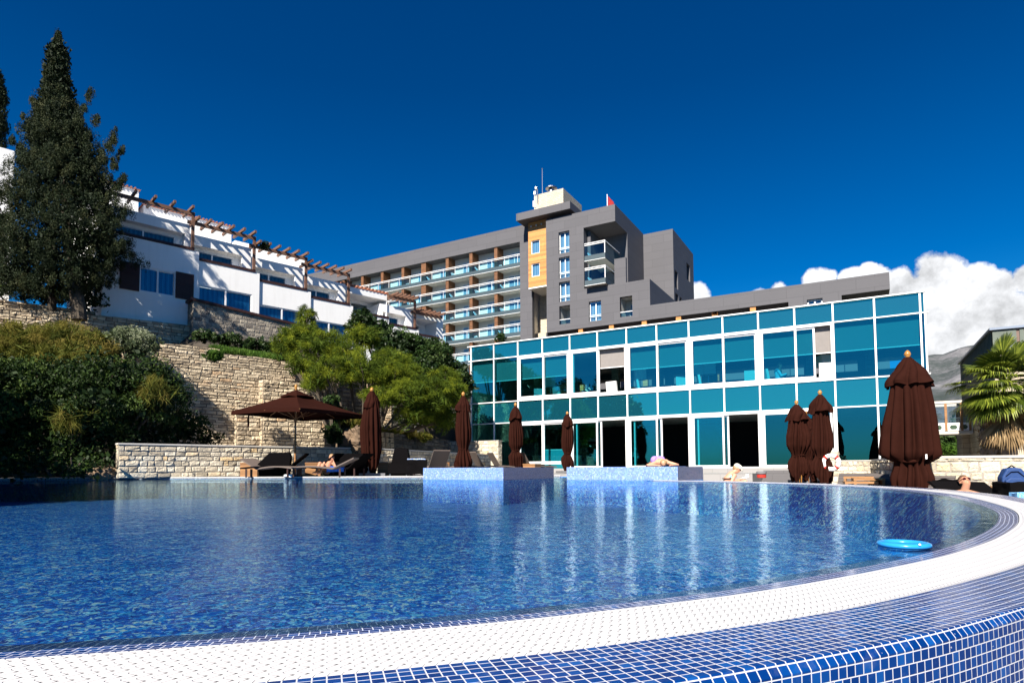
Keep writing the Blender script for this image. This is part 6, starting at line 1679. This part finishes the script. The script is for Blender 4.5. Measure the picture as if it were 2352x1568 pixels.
# ================================================================== VEGETATION
def leaf_cloud(name, clumps, per, lsize, asp, mat, parent, seed, spread=1.0, out=.35, down=0.0, up=0.0, shell=.55, tonej=.35, kind=None, curl=0.0):
    """clumps: array (n,7): x y z rx ry rz tone; per = leaves per clump. Each leaf is one small quad."""
    rg = np.random.default_rng(seed); C = np.array(clumps, float); n = len(C)
    idx = np.repeat(np.arange(n), per); N = len(idx)
    d = rg.normal(size=(N, 3)); d /= np.linalg.norm(d, axis=1)[:, None]
    rad = shell+(1-shell)*rg.random(N)**.5; rad = np.where(rg.random(N) < .12, rad*1.18, rad)
    P = C[idx, :3]+d*C[idx, 3:6]*rad[:, None]*spread
    ax = rg.normal(size=(N, 3)); ax /= np.linalg.norm(ax, axis=1)[:, None]
    ax = ax*(1-out)+d*out+np.array([0, 0, up-down]); ax /= np.linalg.norm(ax, axis=1)[:, None]+1e-9
    sd = np.cross(ax, rg.normal(size=(N, 3))); sd /= np.linalg.norm(sd, axis=1)[:, None]+1e-9
    L_ = lsize*(.55+.9*rg.random(N)); Wd = L_*asp
    a = ax*L_[:, None]*.5; b = sd*Wd[:, None]*.5
    V = np.empty((N, 4, 3)); V[:, 0] = P-a; V[:, 1] = P+b-a*.1; V[:, 2] = P+a; V[:, 3] = P-b-a*.1
    if curl: V[:, 2, 2] -= L_*curl
    tone = np.clip(C[idx, 6]+(rg.random(N)-.5)*tonej, 0, 1)
    o = fast_mesh(name, V.reshape(-1, 3), np.arange(N*4).reshape(-1, 4), tone, mat, parent)
    if kind: o['kind'] = kind
    return o
def ell_clumps(ells, n, cr, rg, shell=.6, lo=-1.0):
    """scatter clumps over the upper shell of ellipsoids given as (x,y,z,rx,ry,rz)"""
    out = []; vol = np.array([e[3]*e[5] for e in ells]); vol = vol/vol.sum()
    for e, f in zip(ells, vol):
        k = max(3, int(n*f)); 
        for _ in range(k):
            while True:
                d = rg.normal(size=3); d /= np.linalg.norm(d)
                if d[2] > lo: break
            r = shell+(1-shell)*rg.random()
            s = cr*(.6+.8*rg.random())
            out.append((e[0]+d[0]*e[3]*r, e[1]+d[1]*e[4]*r, e[2]+d[2]*e[5]*r, s, s, s*.8, rg.random()))
    return out
def pe(px, py, Y, rpx, rpy=None, ry=None):
    """ellipsoid from a picture position: centre, half width and half height in picture units at depth Y"""
    p = dep(px, py, Y); s = Y/F_; rx = rpx*s; rz = (rpy if rpy else rpx)*s
    return (p[0], p[1], p[2], rx, (ry if ry else min(rx, rz)), rz)
rg = np.random.default_rng(5)
# ---- cypress
YC = 28.5; sC = YC/F_
tb_ = dep(180, 716, YC); 
ct_ = thing('cypress_tree', (tb_[0], tb_[1], 7.3), 'tall dark cypress with a pointed crown beside the first white house', 'tree')
ax_pts = [(182, 735), (180, 700), (168, 640), (155, 560), (150, 450), (142, 300), (136, 150)]
m = MB(); m.tube([tuple(dep(x, y, YC+.0)) for x, y in ax_pts], [.34, .30, .27, .22, .17, .10, .04], 10); m.build('trunk', M['bark'], ct_)
m = MB(); m.tube([tuple(dep(120, 720, YC+.6)), tuple(dep(118, 640, YC+.4)), tuple(dep(128, 560, YC+.2))], [.20, .17, .1], 8); m.build('side_trunk', M['bark'], ct_)
prof = [(72, 2), (90, 6), (120, 12), (160, 18), (200, 25), (240, 34), (270, 44), (300, 60), (340, 80), (380, 92), (430, 106), (480, 128), (530, 146), (570, 148), (610, 130), (640, 118), (665, 100), (690, 70)]
cxp = [(72, 135), (150, 131), (230, 132), (300, 137), (400, 148), (500, 146), (600, 128), (690, 110)]
cl = []
for _ in range(2300):
    y = 74+ (690-74)*rg.random()**.72
    w = np.interp(y, [p[0] for p in prof], [p[1] for p in prof]); cx = np.interp(y, [p[0] for p in cxp], [p[1] for p in cxp])
    # ragged outline: layered plumes
    th = rg.random()*2*pi; q = (.45+.55*rg.random()**.5)*(1+.20*sin(y*.11+th*2)+.14*sin(y*.043+3*th))
    x = cx+cos(th)*w*q; dy = sin(th)*w*q*sC*.9
    p = dep(x, y, YC); s = .13+.15*rg.random()
    if y < 200: s *= .62
    cl.append((p[0], p[1]+dy, p[2], s*.8, s*.8, s*1.35, rg.random()*.8))
for (bx, by, tx, ty, n, w) in ((165, 300, 213, 203, 46, 13), (190, 330, 226, 268, 20, 9), (215, 400, 270, 300, 48, 16), (240, 420, 284, 338, 24, 11), (110, 300, 72, 228, 26, 10), (80, 330, 50, 262, 26, 11), (60, 360, 24, 318, 18, 9), (240, 470, 290, 402, 34, 13), (225, 560, 292, 480, 44, 15), (215, 590, 288, 560, 40, 16), (30, 520, -12, 500, 30, 18), (215, 620, 255, 600, 24, 13), (120, 250, 100, 150, 20, 8)):
    for k in range(n):
        t = rg.random(); x = bx+(tx-bx)*t+rg.normal()*w*(1-.75*t)*.6; y = by+(ty-by)*t+rg.normal()*w*(1-.6*t)*.6
        p = dep(x, y, YC+rg.normal()*.25-.4); s = .10+.10*rg.random(); cl.append((p[0], p[1], p[2], s*.8, s*.8, s*1.4, rg.random()*.8))
# thin out where sky shows through low on the right
leaf_cloud('crown', cl, 105, .070, .40, M['lf_cyp'], ct_, 1, up=.55, out=.3, shell=.25)
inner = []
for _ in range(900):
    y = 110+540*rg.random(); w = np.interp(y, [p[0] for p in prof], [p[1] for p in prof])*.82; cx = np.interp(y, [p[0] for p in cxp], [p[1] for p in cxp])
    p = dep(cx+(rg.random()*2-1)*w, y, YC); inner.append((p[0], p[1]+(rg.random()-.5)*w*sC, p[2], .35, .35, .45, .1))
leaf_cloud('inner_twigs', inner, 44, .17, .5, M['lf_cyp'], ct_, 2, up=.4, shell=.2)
# ---- second cypress cut by the frame
Y2 = 46; t2 = thing('cypress_tree', tuple(dep(-22, 720, Y2)[:2])+(7.4,), 'dark cypress cut off by the left frame edge above the white house', 'tree')
m = MB(); m.tube([tuple(dep(-24, 740, Y2)), tuple(dep(-20, 400, Y2)), tuple(dep(-14, 180, Y2))], [.3, .2, .05], 8); m.build('trunk', M['bark'], t2)
cl = []
for _ in range(620):
    y = 150+300*rg.random(); w = np.interp(y, [150, 170, 220, 300, 330, 450], [3, 12, 26, 27, 24, 20]); th = rg.random()*2*pi; q = .4+.6*rg.random()**.5
    p = dep(-16+cos(th)*w*q, y, Y2); s = .24+.18*rg.random(); cl.append((p[0], p[1]+sin(th)*w*q*Y2/F_, p[2], s*.8, s*.8, s*1.4, rg.random()*.6))
leaf_cloud('crown', cl, 60, .15, .4, M['lf_cyp'], t2, 3, up=.6, shell=.2)
# ---- shrubs at the foot of the cypress
def shrub(name, label, cat, ells, n, cr, per, ls, asp, mat, seed, stems=True, group=None, **kw):
    rgl = np.random.default_rng(seed); e0 = ells[0]; zb = min(e[2]-e[5] for e in ells)
    cxm = float(np.mean([e[0] for e in ells])); cym = float(np.mean([e[1] for e in ells]))
    t = thing(name, (cxm, cym, zb), label, cat, group)
    lo = kw.pop('lo', -.75); sh = kw.pop('cshell', .6)
    c = ell_clumps(ells, n, cr, rgl, sh, lo)
    leaf_cloud('foliage', c, per, ls, asp, M[mat], t, seed, **kw)
    # dark inner mass of twigs
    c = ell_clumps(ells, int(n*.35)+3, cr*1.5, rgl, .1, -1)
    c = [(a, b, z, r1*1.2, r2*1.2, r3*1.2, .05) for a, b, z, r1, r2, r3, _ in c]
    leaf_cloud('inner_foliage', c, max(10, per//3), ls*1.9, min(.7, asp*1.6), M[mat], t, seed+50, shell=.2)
    if stems:
        m = MB()
        for e in ells:
            for k in range(3):
                a = rgl.random()*2*pi
                m.tube([(cxm+(e[0]-cxm)*.5, e[1]+.1, zb), (e[0]+cos(a)*e[3]*.2, e[1]+sin(a)*e[4]*.2, e[2]-e[5]*.3), (e[0]+cos(a)*e[3]*.6, e[1]+sin(a)*e[4]*.5, e[2]+e[5]*.5)], [.05, .035, .012], 5)
        m.build('stem' if len(ells) < 4 else 'branching_stems', M['bark'], t)
    return t
shrub('shrub', 'dark undergrowth in shade under the tall cypress', 'shrub', [pe(40, 650, 29.5, 60, 35), pe(110, 668, 29.3, 55, 28), pe(-30, 640, 29.5, 60, 60), pe(215, 690, 30, 18, 24)], 70, .35, 90, .12, .5, 'lf_dark', 60)
# stone-strewn corner strip of the first house
m = MB(); x0, z0_ = L.on(206, 722, HB-.2)
# ---- left bank: dark shrub mass, dry grass, silver shrub
big = [pe(30, 880, 19.3, 85, 62, 1.2), pe(130, 880, 18.9, 85, 58, 1.2), pe(225, 888, 18.8, 80, 62, 1.2), pe(310, 872, 19.4, 75, 55, 1.2), pe(375, 905, 20.2, 50, 55, 1.0), pe(60, 945, 18.3, 90, 55, 1.1), pe(185, 940, 18.2, 95, 50, 1.1), pe(330, 935, 19.2, 80, 45, 1.0), pe(-60, 900, 19, 90, 80, 1.2), pe(-50, 1000, 18.5, 90, 70, 1.0)]
shrub('shrub', 'large dark green shrub mass hanging over the left bank down to the pool', 'shrub', big, 520, .26, 130, .085, .45, 'lf_dark', 61, down=.15, curl=.2)
low = [pe(30, 1062, 17.6, 60, 30, .5), pe(100, 1066, 17.7, 60, 26, .5), pe(170, 1064, 17.8, 50, 28, .5), pe(232, 1060, 18.2, 36, 30, .4), pe(20, 1010, 18.3, 80, 55, .8), pe(120, 1010, 18.2, 90, 50, .8), pe(220, 1000, 18.8, 90, 55, .8), pe(330, 990, 20.5, 80, 60, .8), pe(420, 985, 21.8, 55, 45, .6), pe(470, 1010, 22.5, 35, 22, .5), pe(-60, 1030, 18, 80, 60, .8)]
shrub('shrub', 'dark shaded ivy thicket at pool level behind the left end of the low wall', 'shrub', low, 240, .28, 90, .09, .5, 'lf_dark', 62)
shrub('tall_grass', 'dry yellow-green tall grass on top of the left bank', 'grass clump', [pe(60, 788, 21.5, 75, 46, 1.0), pe(150, 784, 21.7, 75, 44, 1.0), pe(205, 806, 21.6, 55, 38, 1.0), pe(10, 808, 21, 60, 44, 1.0), pe(120, 825, 20.8, 110, 32, .8), pe(-50, 790, 21, 60, 50, .8)], 330, .26, 120, .30, .045, 'lf_grass', 63, up=.75, curl=.35)
shrub('shrub', 'small silvery green shrub against the rubble wall right of the dry grass', 'shrub', [pe(300, 782, 22.8, 52, 32, .6), pe(335, 800, 22.9, 30, 22, .5), pe(260, 790, 22.6, 30, 26, .5)], 120, .17, 110, .075, .35, 'lf_silver', 64)
# drooping stems on the dark shrub
for (x, y, Y, lb) in ((352, 900, 18.6, 'drooping pale grass tuft on the right part of the dark shrub'), (160, 965, 17.6, 'drooping pale grass tuft low on the dark shrub')):
    shrub('grass_tuft', lb, 'grass tuft', [pe(x, y, Y, 26, 30, .25)], 26, .16, 60, .34, .03, 'lf_grass', 65+x, stems=False, down=.9, group='drooping tufts on the dark shrub')
# ---- middle: feathery tamarisk and laurel
tam = [pe(700, 835, 25.4, 36, 26, .7), pe(722, 880, 24.4, 30, 20, .5), pe(655, 790, 26.8, 26, 34, .6), pe(800, 815, 25.4, 50, 30, .9), pe(1020, 870, 26.8, 40, 30, .8), pe(980, 935, 25.4, 50, 30, .8), pe(690, 772, 26.5, 46, 34, .9), pe(705, 735, 27, 20, 34, .6), pe(745, 795, 25.6, 62, 36, 1.0), pe(830, 775, 26.5, 55, 24, .8), pe(760, 850, 24.2, 62, 34, 1.0), pe(840, 850, 24.4, 66, 38, 1.0), pe(905, 862, 25.2, 62, 38, 1.0), pe(935, 905, 24.6, 56, 36, .9), pe(985, 900, 25.6, 55, 42, 1.0), pe(1035, 905, 26.6, 38, 42, .9), pe(870, 905, 24.0, 38, 20, .6), pe(945, 955, 25.0, 44, 26, .7), pe(1010, 960, 26.4, 48, 30, .8), pe(860, 920, 23.8, 28, 18, .5), pe(660, 800, 26.5, 22, 30, .5), pe(900, 830, 25.6, 50, 26, .8)]
shrub('feathery_shrub', 'large feathery yellow-green shrub spilling over the walls left of the pavilion', 'shrub', tam, 900, .20, 150, .16, .075, 'lf_olive', 71, out=.55, down=.25, shell=.15)
lau = [pe(835, 752, 30.5, 34, 34, .8), pe(880, 775, 30.2, 45, 30, .9), pe(940, 800, 29.8, 52, 40, 1.0), pe(990, 830, 29.8, 46, 40, 1.0), pe(1035, 862, 30.3, 36, 40, .9), pe(1062, 890, 30.8, 24, 38, .7), pe(905, 830, 28.8, 50, 40, .9), pe(965, 862, 28.6, 46, 34, .9), pe(1000, 800, 31, 30, 18, .6)]
shrub('laurel_shrub', 'glossy dark green laurel above and behind the feathery shrub', 'shrub', lau, 430, .24, 130, .125, .42, 'lf_gloss', 72, out=.5)
m_ = shrub('laurel_shoot', 'pointed leafy laurel shoots sticking up against the fourth white house', 'shrub', [pe(832, 728, 30.3, 9, 18, .2), pe(820, 742, 30.3, 9, 16, .2), pe(846, 738, 30.3, 8, 14, .2)], 30, .14, 46, .15, .36, 'lf_gloss', 73, up=.5)
shrub('ivy_hedge', 'ivy hedge with pale flecks along the foot of the grey parapet', 'hedge', [pe(520, 780, 30.0, 42, 12, .4), pe(580, 793, 30.2, 42, 14, .4), pe(630, 802, 30.4, 34, 16, .4), pe(470, 770, 29.8, 26, 12, .4), pe(660, 815, 30.0, 30, 18, .4)], 110, .17, 90, .10, .5, 'lf_gloss', 74, stems=False)
gr = []
for _ in range(330):
    x = 488+150*rg.random(); p = dep(x, np.interp(x, [488, 640], [794, 818])+rg.random()*9, 27.5+rg.random()*1.2); gr.append((p[0], p[1], p[2], .22, .22, .08, rg.random()))
o = leaf_cloud('lawn_grass', gr, 50, .16, .10, M['lf_lawn'], None, 75, up=1.1, shell=.1, kind='stuff')
shrub('fern', 'small fern growing out of the rubble wall top', 'fern', [pe(492, 818, 23.6, 12, 14, .25)], 16, .12, 70, .16, .16, 'lf_lawn', 76, stems=False, down=.5)
shrub('shrub', 'small bush with pale leaves in the dark gap right of the square buttress', 'shrub', [pe(768, 1000, 22.6, 16, 26, .35), pe(760, 925, 22.8, 14, 18, .3), pe(778, 960, 23.2, 18, 30, .3)], 50, .16, 80, .11, .4, 'lf_gloss', 77)
shrub('grass_tuft', 'sunlit yellow grass on the rock behind the shaded closed parasol', 'grass tuft', [pe(806, 968, 23.5, 26, 11, .4), pe(835, 985, 23.6, 18, 8, .3)], 46, .13, 90, .15, .08, 'lf_grass', 78, stems=False, up=.6)
shrub('planter_grass', 'low grass and creeper along the top of the grey planter wall', 'plant', [pe(905, 990, 28.3, 26, 7, .3), pe(945, 998, 29.2, 26, 8, .3), pe(975, 1004, 30, 16, 10, .3), pe(886, 985, 27.8, 14, 6, .3)], 70, .12, 80, .13, .12, 'lf_grass', 79, stems=False, up=.4)
# rock outcrop behind the closed parasol
import mathutils.noise as mn
def rock(label, px, py, Y, rx, rz, seed):
    p = dep(px, py, Y); s = Y/F_; m = MB(); n = 26
    for k in range(n+1):
        for j in range(n*2):
            th = 2*pi*j/(n*2); ph = pi*k/n; d = Vector((sin(ph)*cos(th), sin(ph)*sin(th), cos(ph)))
            f = 1+.30*mn.fractal(d*1.6+Vector((seed, 0, 0)), 1, 2, 5)+.10*mn.noise(d*7)
            m.v.append((p[0]+d.x*rx*s*f, p[1]+d.y*rx*s*f*.7, p[2]+d.z*rz*s*f))
    for k in range(n):
        for j in range(n*2):
            a = k*n*2+j; b = k*n*2+(j+1) % (n*2); m.f.append((a, a+n*2, b+n*2, b)); m.t.append(.5)
    o = m.build('rock', M['rockm'], None); recentre(o, (p[0], p[1], p[2]-rz*s)); tag(o, label, 'rock')
rock('brown rock outcrop between the square buttress and the shaded closed parasol', 812, 1010, 23.6, 36, 36, 2.0)
rock('dark rock block in the shade low at the left pool edge', 235, 1085, 18.2, 30, 16, 5.0)
rock('small pale-spotted rock at the far left pool edge', 60, 1085, 18.4, 26, 14, 9.0)
# ---- trees outside the left frame edge throw the shade over the bank
# ---- palm
YP = 17.5; pt = dep(2321, 1040, YP); pm = thing('fan_palm', (pt[0], pt[1], -.6), 'fan palm with dead brown skirt in front of the stone building', 'palm')
pc = dep(2312, 880, YP)
m = MB(); m.tube([(pt[0], pt[1], -.6), (pt[0]-.01, pt[1], .9), (pc[0], pc[1], pc[2]-.5)], [.20, .17, .15], 14)
m.build('trunk', M['palmbark'], pm)
def fan(name, c, d, up, size, mat, n=24, droop=.35, seed=0, spread=2.5):
    rgl = random.Random(seed); m = MB(); c = Vector(c); d = Vector(d).normalized(); side = d.cross(Vector(up)).normalized()
    if side.length < .1: side = Vector((1, 0, 0))
    for k in range(n):
        a = (k/(n-1)-.5)*spread; r = (d*cos(a)+side*sin(a)).normalized(); l = size*(.82+.2*cos(a))*rgl.uniform(.9, 1.06); w = size*.034
        nn = r.cross(side if abs(r.dot(side)) < .9 else d).normalized(); sd = Vector((-sin(a)*d.x+cos(a)*side.x, -sin(a)*d.y+cos(a)*side.y, -sin(a)*d.z+cos(a)*side.z))
        p0 = c; p1 = c+r*l*.55; p2 = c+r*l*.85-Vector((0, 0, droop*l*.18)); p3 = c+r*l-Vector((0, 0, droop*l*.55*rgl.uniform(.7, 1.3)))
        tone = rgl.random()
        up_ = nn*w*.5
        m.face([p0, p1-sd*w, p1+up_], tone); m.face([p0, p1+up_, p1+sd*w], tone)
        m.face([p1-sd*w, p2-sd*w*.7, p2+sd*w*.7, p1+sd*w], tone); m.face([p2-sd*w*.7, p3, p2+sd*w*.7], tone)
    return m
rr = random.Random(9)
m1 = MB(); m2 = MB()
def merge(A, B):
    o = len(A.v); A.v += B.v; A.f += [tuple(i+o for i in f) for f in B.f]; A.t += B.t
R_ = 1.0
nf = 0
for k in range(58):
    az = rr.uniform(0, 2*pi); el = rr.uniform(-.55, 1.35); st = rr.uniform(.35, .95)
    d = Vector((cos(az)*cos(el), sin(az)*cos(el), sin(el)))
    b = Vector(pc)+Vector((0, 0, .0)); tip = b+d*st-Vector((0, 0, .15*(1-sin(el)))) 
    m = fan('f', tip, d+Vector((0, 0, -.25)), (0, 0, 1) if abs(d.z) < .8 else (1, 0, 0), rr.uniform(.5, .9), None, 34, rr.uniform(.2, .75), k, 2.6)
    m.build('frond', M['lf_palm'], pm)
    merge(m1, MB()) if False else None
    ms = MB(); ms.tube([tuple(b), tuple((b+tip)/2+Vector((0, 0, .04))), tuple(tip)], [.018, .014, .010], 5); ms.build('frond_stalk', M['lf_palm'], pm)
for k in range(40):
    az = rr.uniform(0, 2*pi); d = Vector((cos(az)*rr.uniform(.2, .75), sin(az)*.45, -.85)); b = Vector(pc)-Vector((0, 0, rr.uniform(.25, .95)))
    m = fan('f', b+d*.25, d, (cos(az), sin(az), .4), rr.uniform(.45, .85), None, 20, .5, 100+k, 1.5)
    m.build('dead_frond', M['lf_dead'], pm)
# added trunk shapes standing in for trunk-like shadows and plants by the wall
for x, w_, lb in ((2270, .20, 'added dark trunk shape in place of shadow, leftmost at the stone building'), (2296, .16, 'added thin dark trunk shape in place of shadow, beside the fan palm')):
    P = dep(x, 1040, 19.0); o = thing('shadow_trunk', (P[0], P[1], -.6), lb, 'trunk shape'); zt_ = float(dep(x, 930, 19.0)[2])
    m = MB(); n = 14; m.tube([(P[0]+.02*sin(k), P[1], -.6+(zt_+.6)*k/n) for k in range(n+1)], [w_*(1+.12*(k % 2)) for k in range(n+1)], 12); m.build('trunk', M['palmbark'], o)
    leaf_cloud('shadow_trunk_fringe', [(P[0], P[1], -.5+(zt_+.5)*k/16, w_*1.25, w_*1.25, .2, rg.random()*.5) for k in range(17)], 50, .14, .25, M['lf_dead'], o, 88, down=.4, shell=.8)
# ---- hedges and plants under the footbridge
shrub('flowering_hedge', 'dense green hedge with pale flowers behind the right wall, under the footbridge', 'hedge', [pe(2185, 1012, 46, 32, 24, 2), pe(2215, 1005, 46, 30, 24, 2), pe(2160, 1015, 47, 22, 20, 2), pe(2200, 992, 50, 40, 12, 2)], 200, .50, 90, .22, .5, 'lf_hedge', 91)
shrub('shrub', 'bright low yellow-green plants in front of the flowering hedge', 'shrub', [pe(2150, 1032, 40, 16, 8, .6), pe(2175, 1034, 40, 18, 6, .6), pe(2205, 1034, 40, 20, 8, .6)], 60, .28, 60, .3, .12, 'lf_lawn', 92, up=.4)
# little tree far behind the third pergola, and the potted plant on the roof
shrub('potted_shrub', 'tiny round shrub peeking over the roof behind the third pergola', 'shrub', [pe(609, 564, 36, 9, 9, .3)], 12, .12, 60, .10, .3, 'lf_gloss', 93)
shrub('roof_plant', 'small green plant at the pavilion roof left of the grey tower', 'plant', [pe(1150, 776, 36, 6, 12, .2)], 10, .14, 50, .14, .3, 'lf_gloss', 94)
# distant low scrub at the foot of the mountain
far = []
for _ in range(520):
    u = .3+.95*rg.random(); Y = 140+260*rg.random(); far.append((u*Y, Y, -.5+1.5*rg.random(), 3.2, 3.2, 2.2+2*rg.random(), rg.random()))
leaf_cloud('distant_scrub', far, 60, 1.3, .6, M['lf_hedge'], None, 95, shell=.3, kind='stuff')
# off-frame planting whose shade falls on the bank
P = np.array([-17.6, 11.0, 0])
shrub('laurel_shrub', 'tall evergreen shrubs beyond the left frame edge', 'shrub', [(-18.6, 11.0, 4.7, 2.7, 2.0, 4.6), (-22.5, 12.5, 4.7, 2.6, 2.0, 4.7), (-17.0, 9.6, 4.0, 1.2, 1.5, 4.0)], 420, .5, 60, .26, .5, 'lf_gloss', 96)
